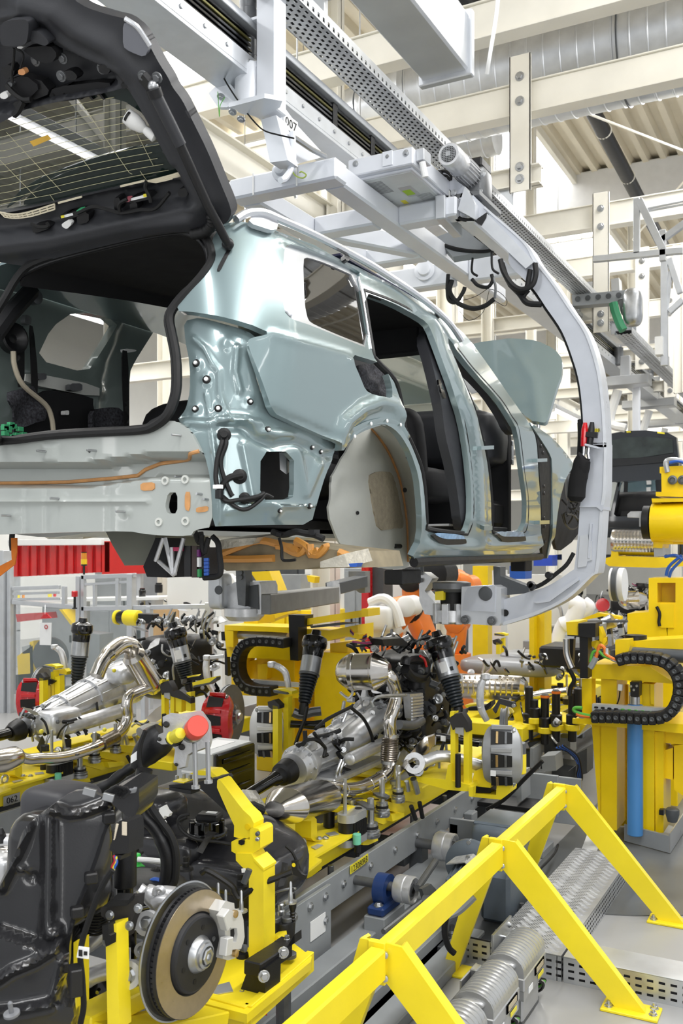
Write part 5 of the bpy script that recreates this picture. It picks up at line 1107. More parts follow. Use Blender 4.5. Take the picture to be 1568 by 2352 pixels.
# ------------------------------------------------------------ centre powertrain
PT = thing('powertrain', 'engine with gearbox, black propeller shaft and silver exhaust on the middle yellow pallet', 'engine', 'engines with gearboxes on the pallets')
XP = -2.62
def px(s, X=XP, cr='D5'): return A(cr, s, X=X)
g0, g1 = at(672, 1768, X=XP), at(862, 1652, X=XP)
mk('engine_block', B().blob((XP+.03, 5.78, 1.0), (.5, .62, .62), None, .25), blk, PT, 50)
mk('sump', B().blob((XP+.02, 5.75, .68), (.42, .6, .2), None, .3), cast, PT, 50)
housing(PT, 'gearbox', g0, g1, [(0, .05), (.0, .088), (.05, .098), (.14, .098), (.17, .078), (.3, .085), (.36, .108), (.5, .105), (.62, .112), (.75, .12), (.9, .135), (.97, .142), (1, .142)], 12, .005, None, True, (.07, .37, .72, .96))
housing(PT, 'gearbox_cover', at(785, 1712, X=XP+.08), at(868, 1650, X=XP+.1), [(0, .02), (.02, .05), (.12, .07), (.3, .076), (.95, .08), (1, .07)], 0, .004, None, False)
housing(PT, 'side_tube', at(800, 1745, X=XP+.2), at(885, 1705, X=XP+.2), [(0, .02), (.02, .034), (.5, .036), (.97, .038), (1, .02)], 0, .004, None, False)
bosses(PT, g0, g1, .10, .135, 60, 61); mk('gearbox_pan', B().bb(XP-.14, XP+.16, 4.55, 5.2, .70, .74, .01), cast, PT)
for s in ('860,860 930,800 1000,760 1080,720 1120,700', '850,890 900,960 930,1000 920,1060', '1120,710 1200,780 1250,870 1275,960 1265,1040', '790,940 850,935 900,960'): mk('gearbox_loom', B().tube(spl(px(s, XP+.2), 4), .010, 7), rub, PT)
clutter(PT, (XP+.02, 4.75, .84), (.2, .5, .2), 30, 11); clutter(PT, (XP+.03, 5.25, .94), (.28, .3, .26), 26, 12)
clutter(PT, (XP+.05, 5.75, 1.05), (.56, .66, .66), 150, 13); clutter(PT, (XP+.25, 5.55, .95), (.24, .5, .6), 80, 17)
mk('coupling', B().lathe(at(655, 1774, X=XP), g1-g0, [(-.09, .035), (-.05, .04), (-.04, .06), (.03, .07), (.04, .062)], 24), blk, PT)
sh = px('640,1165 540,1215 400,1290 260,1340', XP); mk('propeller_shaft', B().tube([at(648, 1780, X=XP), at(630, 1790, X=XP), at(625, 1792, X=XP), at(545, 1840, X=XP), at(480, 1875, X=XP)], [.038, .038, .03, .03, .03], 18), blkg, PT)
mk('shaft_boot', B().tube([at(660, 1772, X=XP), at(652, 1777, X=XP), at(640, 1784, X=XP), at(632, 1788, X=XP)], [.042, .046, .043, .035], 16), rub, PT); mk('boot_clip', B()._ring(at(664, 1770, X=XP), g1-g0, .046, .038, .014, 18), zinc, PT)
# exhaust
XE = -2.28
EX = lambda s, k=5, X=XE: spl(px(s, X), k)
mk('catalyst', B().lathe(at(*T('D5', '1050,450')[0], d=5.45), at(*T('D5', '1330,445')[0], d=5.38)-at(*T('D5', '1050,450')[0], d=5.45), [(-.03, .03), (-.02, .055), (-.005, .07), (.01, .082), (.04, .10), (.055, .105), (.06, .109), (.08, .109), (.085, .104), (.185, .104), (.19, .109), (.20, .109), (.205, .103), (.26, .07), (.285, .045)], 30), ste, PT, 30)
mk('down_pipe', B().tube(spl([at(*q, X=XE-.1) for q in T('D5', '1380,470')]+px('1440,560 1450,640 1430,720 1400,800 1400,880', XE), 5), [.05]*6+[.048]*10+[.042]*20, 16) if False else B().tube(spl([at(*T('D5', '1350,460')[0], d=5.38), at(*T('D5', '1400,490')[0], d=5.37)]+px('1430,560 1440,640 1420,720 1395,800 1400,890 1400,930', XE), 5), .037, 16), ste, PT)
for q in ('1432,690', '1405,905', '1385,1100'): p = at(*T('D5', q)[0], X=XE); mk('pipe_band', B()._ring(p-V((0, 0, .01)), (.1, .1, 1), .044, .03, .018, 20), zinc, PT)
fx = px('1398,930 1392,1000 1388,1090', XE); fp = spl(fx, 12); mk('flex_pipe', B().tube(fp, [.046+.004*(i % 2) for i in range(len(fp))], 16), mat('braided_steel', S(150, 142, 132), .3, 1, 0, .2, 80), PT)
mk('exhaust_pipe', B().tube(EX('1388,1090 1380,1160 1340,1210 1260,1255 1170,1290 1080,1300 1000,1290 940,1320', 5), .037, 16), ste, PT)
for q in ('1330,1215', '1240,1265', '1060,1300', '960,1305'): mk('weld_band', B().sph(at(*T('D5', q)[0], X=XE), (.040, .026, .040), 14, 8), ste, PT)
ms, me_ = at(*T('D5', '910,1340')[0], X=XE), at(*T('D5', '560,1440')[0], X=XE)
ax = me_-ms; x_, y_, z_ = frame(ax); L = ax.length; rings = []
for q, s in ((-.03, .45), (.02, .96), (.03, 1), (.72, 1), (.73, 1.03), (.745, 1.03), (.755, 1), (.93, .62), (.98, .45)): rings.append([ms+z_*(q*L)+x_*(.115*s*math.cos(a))+y_*(.08*s*math.sin(a)) for a in np.linspace(0, 2*math.pi, 29)[:-1]])
mk('silencer', B().loft(rings), ste, PT, 40)
fo = px('330,1390 370,1360 470,1365 500,1410 480,1460 420,1465 350,1430', XE); mk('foil_wrap', B().prism(fo, (-.06, .05, .02)), mat('embossed_foil', S(226, 226, 222), .3, .9, 0, .15, 50, 1, 90), PT)
# named pieces on the engine
e6 = lambda s, X=-2.3: A('D6', s, X=X)
mk('rail_cover', B().prism(e6('85,215 230,205 270,245 265,262 100,262'), (-.1, .04, 0)), blk, PT)
mk('oil_cooler', B().prism(e6('285,610 380,600 380,820 360,850 300,790'), (-.06, .03, 0)), cast, PT)
for k in range(8): mk('cooler_fin', B().bar(*e6(f'300,{640+k*22} 378,{630+k*22}', -2.292), .012, .012), cast, PT)
mk('intake_pipe', B().tube(spl(e6('250,400 260,360 320,350 390,370 400,430 380,490 300,480 250,430', -2.3), 5), .03, 10), blk, PT)
mk('intake_box', B().blob(at(*T('D6', '330,430')[0], X=-2.36), (.14, .16, .12), None, .4), blk, PT); mk('red_seal', B().tube(spl(e6('360,335 390,360 405,410', -2.24), 4), .008, 8), redp, PT)
hs = e6('470,890 440,900 360,960 300,1060 210,1150 230,1090 330,960 400,905', -2.22); mk('heat_shield', B().sheet([e6('475,890 400,915 330,985 260,1070 190,1190', -2.2), e6('470,960 420,1030 350,1080 270,1110 205,1195', -2.17), e6('440,1010 400,1060 340,1090 290,1120 215,1200', -2.2)], (-.003, .003, 0)), ste, PT, 60)
mk('vacuum_pipe', B().tube(spl(px('1270,700 1265,660 1310,630 1400,622 1510,615', -2.2), 5), .010, 8), zinc, PT)
mk('water_pipe', B().tube(spl(e6('205,830 300,835 370,800', -2.28), 4), .028, 12), castd, PT)
for s in ('1130,230 1200,240 1320,245', '1140,265 1220,260 1330,240'): mk('fuel_line', B().tube(spl(px(s, -2.4), 4), .006, 6), mat('magenta_line', S(170, 60, 110), .4) if s[3] == '0' and s[2] == '3' else rub, PT)
# ------------------------------------------------------------ centre front suspension, both sides
SR = thing('front_suspension', 'front axle corner with black air strut and grey caliper, right side of the middle pallet', 'suspension', 'front suspensions on the pallets')
strut(SR, at(*T('D6', '490,215')[0], d=5.85), at(*T('D6', '640,735')[0], d=5.72))
caliper(SR, at(1156, 1716, d=5.45), mat('grey_caliper_paint', S(158, 160, 162), .42, .3, 0, .05), 1.14, 1, math.pi+.1, turn=.27)
upper_arm(SR, A('D6', '830,485 800,540 790,640 800,720 840,800', d=5.45)); mk('arm_end', B().bar(at(*T('D6', '830,490')[0], d=5.45), at(*T('D6', '920,485')[0], d=5.45), .03, .02), cast, SR)
mk('lower_arm', B().tube(spl(A('D6', '330,1110 400,1090 480,1060 570,1060 650,1080 730,1105 810,1130', d=5.45), 4), [.05, .045, .042, .038]+[.034]*21, 12), cast, SR)
mk('arm_bush', B()._ring(at(*T('D6', '325,1110')[0], d=5.4), (.3, -1, .3), .06, .03, .05, 20), cast, SR); mk('bush_bolt', B().bolt(at(*T('D6', '345,1160')[0], d=5.36), (.2, -1, .3), .022), zinc, SR)
mk('arm_bracket', B().prism(A('D6', '250,1150 300,1120 390,1150 370,1200 280,1200', d=5.42), (-.02, .05, 0)), blk, SR)
mk('drive_shaft', B().tube(A('D6', '470,930 560,935 620,940 780,965', d=5.6), [.04, .03, .022, .022], 12), blkg, SR)
mk('drop_link', B().tube(A('D6', '540,930 515,1000 490,1070', d=5.5), .009, 8), blk, SR); mk('paper_tag', B().box(at(*T('D6', '525,930')[0], d=5.45), (.03, .004, .03)), lab, SR)
mk('sensor_arm', B().prism(A('D6', '880,720 930,640 1040,670 1048,700 1020,708 930,680 900,750', d=5.35), (0, .02, 0)), blk, SR); mk('sensor_bolt', B().lathe(at(*T('D6', '1032,692')[0], d=5.35), (0, -1, 0), [(0, .012), (.006, .01)], 10), zinc, SR)
mk('caliper_tag', B().box(at(1132, 1776, d=5.16), (.03, .004, .03)), lab, SR)
SL = thing('front_suspension', 'front axle corner with tilted black strut and pale caliper, far side of middle pallet', 'suspension', 'front suspensions on the pallets')
strut(SL, at(*T('D5', '860,205')[0], d=6.2), at(*T('D5', '775,705')[0], d=6.05), False)
caliper(SL, at(622, 1655, d=6.25), mat('pale_caliper_cast', S(206, 206, 204), .45, .25, 0, .05), 1.16, -1, math.pi+.25, disc=False, turn=.45)
upper_arm(SL, A('D5', '545,395 590,410 640,450 660,520 670,580', d=6.2))
mk('drive_shaft', B().tube(A('D5', '680,825 760,830 850,835 930,830', d=6.0), [.024, .024, .03, .036], 12), blkg, SL)
mk('lower_arm', B().tube(spl(A('D5', '700,740 760,760 830,740 900,730', d=6.05), 4), .03, 10), castd, SL); mk('drop_link', B().tube(A('D5', '800,700 780,800 740,900 715,975', d=5.9), .012, 8), blk, SL)
# ------------------------------------------------------------ powertrain on the left pallet
PL = thing('powertrain', 'engine with long ribbed silver gearbox and bent exhaust, on the left yellow pallet', 'engine', 'engines with gearboxes on the pallets')
XQ = -4.85
q4 = lambda s, X=XQ: A('D4', s, X=X)
h0, h1 = at(60, 1672, X=XQ), at(300, 1560, X=XQ)
housing(PL, 'gearbox', h0, h1, [(0, .04), (.01, .07), (.10, .075), (.12, .095), (.3, .11), (.42, .12), (.55, .135), (.75, .15), (.93, .165), (1, .165)], 12, .006, None, True, (.30, .56, .78, .96))
housing(PL, 'side_tube', at(150, 1672, X=XQ+.25), at(285, 1632, X=XQ+.25), [(0, .04), (.02, .05), (.5, .052), (.97, .055), (1, .03)], 0, .004, None, False)
bosses(PL, h0, h1, .08, .16, 60, 62); mk('transfer_case', B().blob(at(135, 1655, X=XQ+.15), (.2, .3, .17), None, .45), cast, PL, 50)
mk('engine_block', B().blob(at(405, 1530, X=XQ-.05), (.46, .5, .52), None, .35), blk, PL, 50)
clutter(PL, (XQ+.05, 6.2, 1.1), (.52, .5, .62), 130, 21); clutter(PL, (XQ+.1, 5.1, .75), (.35, .9, .2), 40, 22); clutter(PL, (XQ+.1, 4.75, .85), (.25, .3, .2), 14, 24)
mk('coupling', B().lathe(at(38, 1678, X=XQ), h1-h0, [(-.06, .05), (-.02, .068), (.03, .075), (.05, .055)], 20), blk, PL)
mk('propeller_shaft', B().tube([at(26, 1682, X=XQ), at(-10, 1692, X=XQ), at(-140, 1720, X=XQ)], .036, 16), blkg, PL); mk('boot_clip', B()._ring(at(22, 1684, X=XQ), h1-h0, .045, .03, .02, 18), zinc, PL)
mk('exhaust_bend', B().tube(spl(q4('620,430 660,340 720,270 790,225 850,250 880,320', XQ+.35), 5), [.05]*8+[.06]*10+[.068]*8, 16), ste, PL)
mk('catalyst', B().lathe(at(*T('D4', '860,300')[0], X=XQ+.4), at(*T('D4', '960,460')[0], X=XQ+.4)-at(*T('D4', '860,300')[0], X=XQ+.4), [(-.03, .06), (0, .085), (.26, .085), (.27, .092), (.29, .092), (.30, .08), (.36, .045)], 24), ste, PL)
mk('exhaust_pipe', B().tube(spl(q4('960,500 880,530 830,560 815,620 820,690 790,770 740,820', XQ+.42), 5), .04, 14), ste, PL)
mk('flex_pipe', B().tube(q4('745,815 650,865', XQ+.42), .048, 14), MT['braided_steel'], PL)
mk('exhaust_pipe', B().tube(spl(q4('650,865 540,910 400,950 250,960 180,965 120,950', XQ+.42), 5), .037, 14), ste, PL)
mk('silencer', B().tube(q4('130,945 100,950 0,980 -200,1010', XQ+.42), [.045, .068, .075, .075], 20), ste, PL)
mk('turbo_shell', B().blob(at(*T('D4', '780,420')[0], X=XQ+.2), (.2, .18, .14), None, .7), cast, PL)
for q in ((262, 1540), (95, 1680), (240, 1676)): mk('yellow_mark', B().sph(at(*q, X=XQ+.48), .014, 8, 6), yelc, PL)
mk('heat_shield', B().sheet([q4('940,700 1000,640 1080,590', XQ+.5), q4('980,740 1040,700 1100,620', XQ+.55), q4('1000,720 1060,680 1090,640', XQ+.5)], (-.003, .003, 0)), ste, PL)
mk('lower_arm', B().tube(spl(q4('900,790 960,760 1040,760 1100,800', XQ+.6), 4), .034, 10), cast, PL)
for cx_, lbl, cc, top, bot, arm_, ang in ((-1, 'front axle corner with upright black strut and small red caliper, far side of left pallet', (95, 1597, 7.55), '530,95', '490,510', '350,240 390,270 410,330 420,400', math.pi+.1), (1, 'front axle corner with slanted black strut and large red caliper behind the grey box', (526, 1645, 6.75), '1120,125', '1215,500', '1330,310 1325,380 1340,460 1370,520', math.pi-.05)):
    t = thing('front_suspension', lbl, 'suspension', 'front suspensions on the pallets')
    dd = 7.4 if cx_ < 0 else 7.0
    strut(t, at(*T('D4', top)[0], d=dd), at(*T('D4', bot)[0], d=dd), cx_ > 0, 1.02)
    caliper(t, at(*cc[:2], d=cc[2]), redp, 1.15, cx_, ang, gold=False, turn=.15 if cx_ > 0 else .4)
    upper_arm(t, A('D4', arm_, d=cc[2]-.05), .02)
    if cx_ > 0: mk('arm_end', B().bar(at(*T('D4', '1330,310')[0], d=6.7), at(*T('D4', '1440,300')[0], d=6.7), .03, .025), cast, t)
    mk('drive_shaft', B().tube([at(cc[0]-cx_*60, cc[1]+5, d=cc[2]+.2), at(cc[0]-cx_*10, cc[1]+2, d=cc[2])], .025, 10), blkg, t)
# ================================================================ rear axle module in front: tank, shell, brake
FT = thing('fuel_tank', 'black plastic fuel tank lying across the yellow pallet behind the brake disc', 'fuel tank')
tank = mat('black_tank_plastic', S(44, 44, 47), .26, 0, .2, .1, 6, .04, 120)
def tankmesh():
    b = B(); c = V((-2.50, 3.40, .66)); n, m = 64, 36; vs = []; sp = lambda q, k: math.copysign(abs(q)**k, q)
    for i in range(m+1):
        t = -math.pi/2+math.pi*i/m
        for k in range(n):
            a = 2*math.pi*k/n; x = .45*sp(math.cos(t), .45)*sp(math.cos(a), .5); y = .31*sp(math.cos(t), .45)*sp(math.sin(a), .55); z = .185*sp(math.sin(t), .5)
            if z > 0: z *= 1+.32*G(x+.33, .16)*(.4+.6*(y > -.1))-.34*G(x-.05, .09)*G(y-.02, .3)-.22*max(0, (-y-.12)/.2)+.05*math.sin(9*x)*math.cos(8*y)+.02*math.sin(17*x+3)*math.sin(14*y)
            if z > 0: z *= 1-.55*min(1, max(0, (x-.05)/.36))**1.3
            if y < -.1: z -= .06*max(0, (-y-.1)/.2)
            y += .05*math.sin(5*x)*(y < 0); x *= 1-.10*max(0, z/.18)
            vs.append(c+V((x, y, z)))
    b.add(vs, [(i*n+k, i*n+(k+1) % n, (i+1)*n+(k+1) % n, (i+1)*n+k) for i in range(m) for k in range(n)]); return b
mk('tank_shell', tankmesh(), tank, FT, 60)
e2 = lambda s, **k: A('E2', s, **(k or {'d': 3.75}))
mk('tank_seam', B().tube(spl(e2('560,890 620,870 800,985 830,1040 870,1090 940,1040 1060,970 1190,920 1290,880', d=3.55), 4), .012, 8), blk, FT)
for i, (x, y, z0, w) in enumerate(((-2.5, 3.16, .80, .3), (-2.2, 3.15, .74, .34))): mk('tank_rib', B().blob((x, y, z0-.06), (w, .12, .12), None, .6), tank, FT, 60)
pc = at(*T('E2', '610,480')[0], d=3.95)
mk('pump_cover', B().lathe(pc-V((0, 0, .055)), (0, 0, 1), [(0, .085), (.015, .088), (.022, .085), (.024, .06)], 28), blkg, FT)
for k in range(10): a = 2*math.pi*k/10+.3; mk('pump_rib', B().box(pc+V((.060*math.cos(a), .060*math.sin(a), -.015)), (.028, .02, .04), a), blkg, FT)
mk('pump_housing', B().lathe(pc-V((0, 0, .02)), (0, 0, 1), [(0, .06), (.03, .055), (.034, .035)], 12), blkg, FT); mk('pump_module', B().box(pc+V((.005, .01, .02)), (.10, .07, .03), .25, .008), blk, FT); mk('label', B().box(pc+V((.01, .02, .036)), (.045, .025, .002), .25), lab, FT)
mk('pump_pipe', B().tube(spl([pc+V((.1, .06, .04)), pc+V((.15, .1, .06)), pc+V((.17, .16, .03))], 4), [.02+.003*(i % 2) for i in range(9)], 10), rub, FT)
for s, r in (('470,420 400,440 380,490 410,550 480,600 560,625 700,640 800,660', .007), ('450,440 390,470 395,500', .008)): mk('tank_loom', B().tube(spl(e2(s, d=3.72), 5), r, 8), rub, FT)
mk('cloth_strip', B().sheet([e2('620,560 685,570', d=3.68), e2('590,610 640,620', d=3.62), e2('560,660 610,670', d=3.6), e2('525,715 575,735', d=3.55)], (0, .003, .003)), rub, FT, 60)
mk('cloth_strip', B().sheet([e2('1210,810 1255,820', d=3.6), e2('1200,900 1250,900', d=3.55), e2('1180,1000 1225,990', d=3.52)], (0, .003, .003)), rub, FT, 60)
mk('side_bracket', B().prism(e2('1285,790 1330,790 1335,860 1370,900 1400,910 1395,940 1350,950 1340,920 1290,900', d=3.7), (0, .012, 0)), blk, FT); mk('bracket_eye', B().lathe(at(*T('E2', '1305,825')[0], d=3.69), (0, -1, 0), [(0, .008), (.002, .008)], 12), yel, FT)
mk('tank_wire', B().tube(spl(e2('1240,670 1290,720 1330,800 1360,880 1390,930', d=3.72), 4), .006, 6), rub, FT)
for q in ('440,800', '875,945', '40,670'):
    p = at(*T('E2', q)[0], d=3.6); mk('tank_mount', B().lathe(p-V((0, 0, .03)), (0, 0, 1), [(0, .03), (.008, .028), (.012, .013), (.028, .014), (.032, .011), (.048, .012), (.05, .008)], 14), rub, FT)
mk('tank_bolt', B().tube(e2('950,860 905,970', d=3.45), .012, 8), gryd, FT)
mk('label', B().prism(e2('885,855 915,850 918,885 888,888', d=3.5), (0, .002, 0)), lab, FT)
# rear hump of the tank with clip, hoses and green fittings
mk('tank_hump', B().blob(at(355, 1858, d=4.15), (.26, .24, .16), None, .6), tank, FT, 60)
mk('hose_clip', B().prism(e2('230,370 265,350 285,390 310,415 300,440 270,430 260,460 235,465 215,440 240,420 225,395', d=3.75), (0, .02, 0)), white, FT); mk('hose_clip', B().prism(e2('200,490 250,475 262,495 215,520', d=3.3), (0, .02, 0)), white, FT)
mk('breather', B().lathe(at(*T('E2', '50,815')[0], d=3.5), (0, 0, 1), [(-.02, .032), (-.012, .03), (.0, .016), (.035, .014), (.038, .01)], 14), mat('bright_green_plastic', S(70, 205, 90), .35), FT); mk('breather_hose', B().tube([at(*T('E2', q)[0], d=3.48) for q in ('55,780', '140,785', '245,797')], .010, 10), white, FT)
mk('blue_strap', B().tube(spl(e2('150,1000 160,960 190,942 230,950 258,965', d=3.3), 4), .009, 6), bluc, FT); mk('cover_ring', B().lathe(at(*T('E2', '485,985')[0], d=3.35), (0, 0, 1), [(-.02, .048), (-.006, .046), (0, .043), (.003, .036)], 24), blk, FT)
mk('green_lock', B().prism([at(x, y, Z=.60) for x, y in T('E2', '415,945 440,925 545,915 560,945 530,975 430,975')], (0, 0, .02)), mat('dark_green_lock', S(30, 110, 70), .4), FT); mk('lock_window', B().prism([at(x, y, Z=.622) for x, y in T('E2', '455,940 515,932 525,945 470,960')], (0, 0, .003)), labg, FT)
mk('coil_hose', B().tube(spl(e2('160,950 160,900 190,875 230,870 250,890', d=3.4), 5), [.012+.002*(i % 2) for i in range(21)], 8), rub, FT)
# ------------------------------------------------------------ filler neck
FN = thing('filler_neck', 'black fuel filler neck with cast flange, yellow and red caps, held above the tank', 'filler neck')
q4 = lambda s, d=3.55: A('D4', s, d=d)
mk('neck_hose', B().tube(spl(A('E2', '110,60 95,160 80,300 100,420 190,520 260,640 300,760 300,900 275,1020', d=3.3), 5), [.029]*10+[.024]*14+[.028]*17, 14), blk, FN)
mk('vent_hose', B().tube(spl(A('E2', '130,100 125,220 160,350 230,460 310,570 355,690 365,830 350,960 290,1030', d=3.28), 5), .013, 10), rub, FN)
bd = q4('1060,800 1010,850 960,900 910,960 880,1020', 3.5); mk('neck_body', B().tube(spl(bd, 4), [.05, .055, .058, .06, .06, .06, .058, .056, .054, .052, .05, .046, .042, .038, .034, .03, .028], 18), blk, FN, 60)
mk('neck_strap', B().tube(spl(q4('935,780 905,860 895,950 910,1020 960,1040', 3.4), 4), .009, 6), rub, FN); mk('label', B().prism(q4('840,940 880,910 880,965 840,990', 3.40), (0, .003, 0)), lab, FN)
fl = q4('1045,690 1100,665 1160,670 1290,650 1340,720 1352,830 1340,880 1230,920 1205,935 1190,1010 1145,1022 1115,985 1125,900 1090,860 1040,868 1010,850 1018,805 1050,790', 3.42); n = V((.25, -.85, .35)).normalized()
fg = mk('neck_flange', B().prism(fl, (-.004, .02, -.006)), cast, FN)
for q, m, s in (('1070,740', ink, 1), ('1170,885', ink, 1), ('1025,835', ink, .6), ('1135,998', ink, .5)): mk('flange_bolt', B().lathe(at(*T('D4', q)[0], d=3.41), n, [(-.004, .011*s), (.008, .011*s), (.01, .008*s)], 10), m, fg)
mk('yellow_cap', B().lathe(at(*T('D4', '1120,825')[0], d=3.43), at(*T('D4', '1195,770')[0], d=3.3)-at(*T('D4', '1120,825')[0], d=3.43), [(-.005, .03), (.01, .03), (.014, .024), (.06, .024), (.085, .019), (.09, .01)], 18), yelc, FN)
mk('cap_ring', B()._ring(at(*T('D4', '1125,822')[0], d=3.425), n, .034, .024, .01, 18), rub, FN)
r0 = at(*T('D4', '1235,790')[0], d=3.44); r1 = at(*T('D4', '1285,735')[0], d=3.30)
mk('red_cap', B().lathe(r0, r1-r0, [(.01, .034), (.05, .036), (.052, .039), (.115, .039), (.12, .036)], 26), redc, FN); mk('cap_collar', B().lathe(r0, r1-r0, [(-.01, .036), (.0, .041), (.03, .041), (.036, .036), (.05, .036)], 24), zinc, FN)
for a, bq in (('1252,860', '1258,1150'), ('1335,850', '1340,1115')): 
    p = at(*T('D4', a)[0], d=3.42); q = at(*T('D4', bq)[0], d=3.42); mk('support_rod', B().lathe(q, p-q, [(0, .016), (.01, .016), (.012, .009), ((p-q).length, .009)], 12), labg, FN)
mk('neck_pipe', B().tube(spl(q4('860,1010 780,1060 700,1120 620,1160', 3.6), 4), [.018, .021, .021, .018, .021, .021, .021, .018, .018, .021, .021, .021, .021], 12), blk, FN)
mk('neck_pipe', B().tube(spl(q4('920,1040 860,1090 800,1130 720,1170', 3.5), 4), .018, 12), rub, FN)
# ------------------------------------------------------------ tall black shell at the left
SH = thing('tall_shell', 'tall black moulded plastic shell standing at the left end of the front pallet', 'plastic shell')
shm = mat('black_shell_plastic', S(38, 38, 40), .2, 0, .25, .08, 5, .05, 200)
OUTL = [(x, y) for x, y in T('E1', '640,270 780,262 960,335 1010,380 1030,500 960,600 890,850 830,1010 700,1330 640,1550 610,1850 560,2050 680,2120 690,2200 690,2400 600,2500 -200,2500 -200,1300 0,1100 60,980 160,800 200,640 270,540 420,420')]
SV = V((.60, -.78, .15)).normalized(); SP = at(100, 2050, d=2.62)
e1p = lambda s: T('E1', s)
RG1, RG2, RG3 = e1p('440,400 440,900 430,1560'), e1p('470,420 620,470 760,450 960,375'), e1p('0,1450 200,1515 430,1600 560,1540')
RG4, RG5, RG6 = e1p('0,1900 150,1800 350,1720 480,1640 580,1560'), e1p('0,2160 200,2140 460,2090'), e1p('1000,520 840,1010 700,1350 640,1600 560,1900 500,2090')
RG7 = e1p('270,560 160,820 20,1120'); LOW = e1p('-200,1430 0,1455 430,1600 560,1560 600,1700 560,2050 690,2130 690,2400 600,2500 -200,2500')
def f_sh(x, y):
    o = .03*G(pdist(RG1, x, y), 14)+.035*G(pdist(RG2, x, y), 9)+.035*G(pdist(RG7, x, y), 10)
    if inside(LOW, x, y): o += min(.07, .006*pdist(LOW[1:5], x, y))+.03*G(pdist(RG4, x, y), 9)+.03*G(pdist(RG5, x, y), 10)
    o += .025*G(pdist(RG6, x, y), 7)-.02*G(pdist([(p[0]+9, p[1]) for p in RG6], x, y), 6)
    o += -.05*max(0, (1890-y)/100)*.6
    for bx, by, r, h in ((50, 1994, 7, .02), (76, 2015, 12, -.018), (130, 2140, 14, .04)): o += h*G(math.hypot(x-bx, y-by), r)
    return o
mk('shell_front', patch(OUTL, [], lambda x, y: at(x, y, pl=(SV, SP)), 8, .05, f_sh, lambda p: SV), shm, SH, 60)
mk('shell_body', B().blob(at(140, 1985, d=2.86), (.26, .26, .34), None, .5), shm, SH, 60)
mk('shell_body', B().blob(at(60, 2260, d=2.9), (.3, .3, .4), None, .4), shm, SH, 60)
c = at(*T('E1', '520,400')[0], d=3.0); mk('shell_back_tank', B().blob(at(142, 1858, d=3.0), (.215, .2, .155), None, .45, 28, 16), mat('worn_black_plastic', S(62, 62, 66), .45, 0, 0, .12, 6), SH, 60)
sb = mk('ribbed_neck', B().prism(A('E1', '930,300 1100,215 1245,245 1250,400 1190,530 1030,400', d=2.66), (-.03, .12, .01)), shm, SH)
for k in range(6): mk('neck_rib', B().bar(*A('E1', f'{950+k*28},{292+k*4} {1060+k*20},{232+k*2}', d=2.645), .008, .02), blk, sb)
mk('neck_cap', B().lathe(at(*T('E1', '1168,250')[0], d=2.66), (0, 0, 1), [(-.006, .017), (.0, .019), (.005, .019), (.006, .012), (.004, .006)], 20), mat('grey_rubber_cap', S(120, 122, 126), .5), SH)
mk('metal_clips', B().bar(*A('E1', '750,255 860,285', d=2.55), .012, .02), zinc, SH); mk('metal_clips', B().bar(*A('E1', '925,305 1020,330', d=2.55), .012, .02), zinc, SH)
for q in ('985,490', '825,1020', '700,1325', '570,1810'): p = at(*T('E1', q)[0], pl=(SV, SP))+SV*.03; mk('shell_clip', B().box(p, (.034, .03, .03), .9, .004), blk, SH)
ec = mk('control_unit', B().prism(A('E1', '1070,530 1110,520 1150,535 1160,640 1150,820 1040,830 980,790 1010,680', d=2.5), (0, .06, 0)), blk, SH)
b = B()
for k in range(7): b.bar(*A('E1', f'{1040+k*3-k*6},{565+k*20} {1062-k*5},{570+k*20}', d=2.497), .004, .007); b.bar(*A('E1', f'{1095},{545+k*17} {1138},{550+k*17}', d=2.497), .003, .005)
mk('unit_print', b, mat('pale_print', S(200, 190, 170), .5), ec, kind='stuff'); mk('unit_plug', B().prism(A('E1', '1030,830 1090,840 1080,880 1020,860', d=2.5), (0, .04, 0)), blk, ec)
for s, m in (('1020,840 1030,890 1005,940 1010,970', redi), ('1030,845 1048,900 1020,960', bluc), ('1040,850 1040,890 1015,930 1020,970', yelc)): mk('unit_wire', B().tube(spl(A('E1', s, d=2.49), 4), .0035, 5), m, ec)
mk('taped_loom', B().tube(spl(A('E1', '1010,970 960,1040 900,1150 840,1300 790,1440 740,1600 720,1750 735,1900 745,2050 750,2200 720,2352', d=2.47), 4), .008, 8), mat('black_cloth', S(14, 14, 15), .95), SH)
tg_ = mk('paper_tag', B().prism(A('E1', '705,1655 798,1668 792,1770 686,1755', d=2.46), (0, .002, 0)), lab, SH); b = B()
for k in range(5): b.bar(*A('E1', f'705,{1690+k*12} 740,{1694+k*12}', d=2.457), .001, .003)
b.prism(A('E1', '752,1700 782,1703 780,1738 750,1735', d=2.457), (0, .001, 0)); mk('tag_print', b, ink, tg_, kind='stuff')
mk('push_pin', B().lathe(at(*T('E1', '105,2260')[0], d=2.36), (0, -.2, 1), [(-.003, .02), (.003, .02), (.004, .006), (.03, .006), (.033, .003)], 18), mat('grey_rubber_cap', S(120, 122, 126), .5), SH)
mk('shell_latch', B().box(at(*T('E1', '675,1960')[0], d=2.45), (.03, .05, .07), .9), blk, SH)
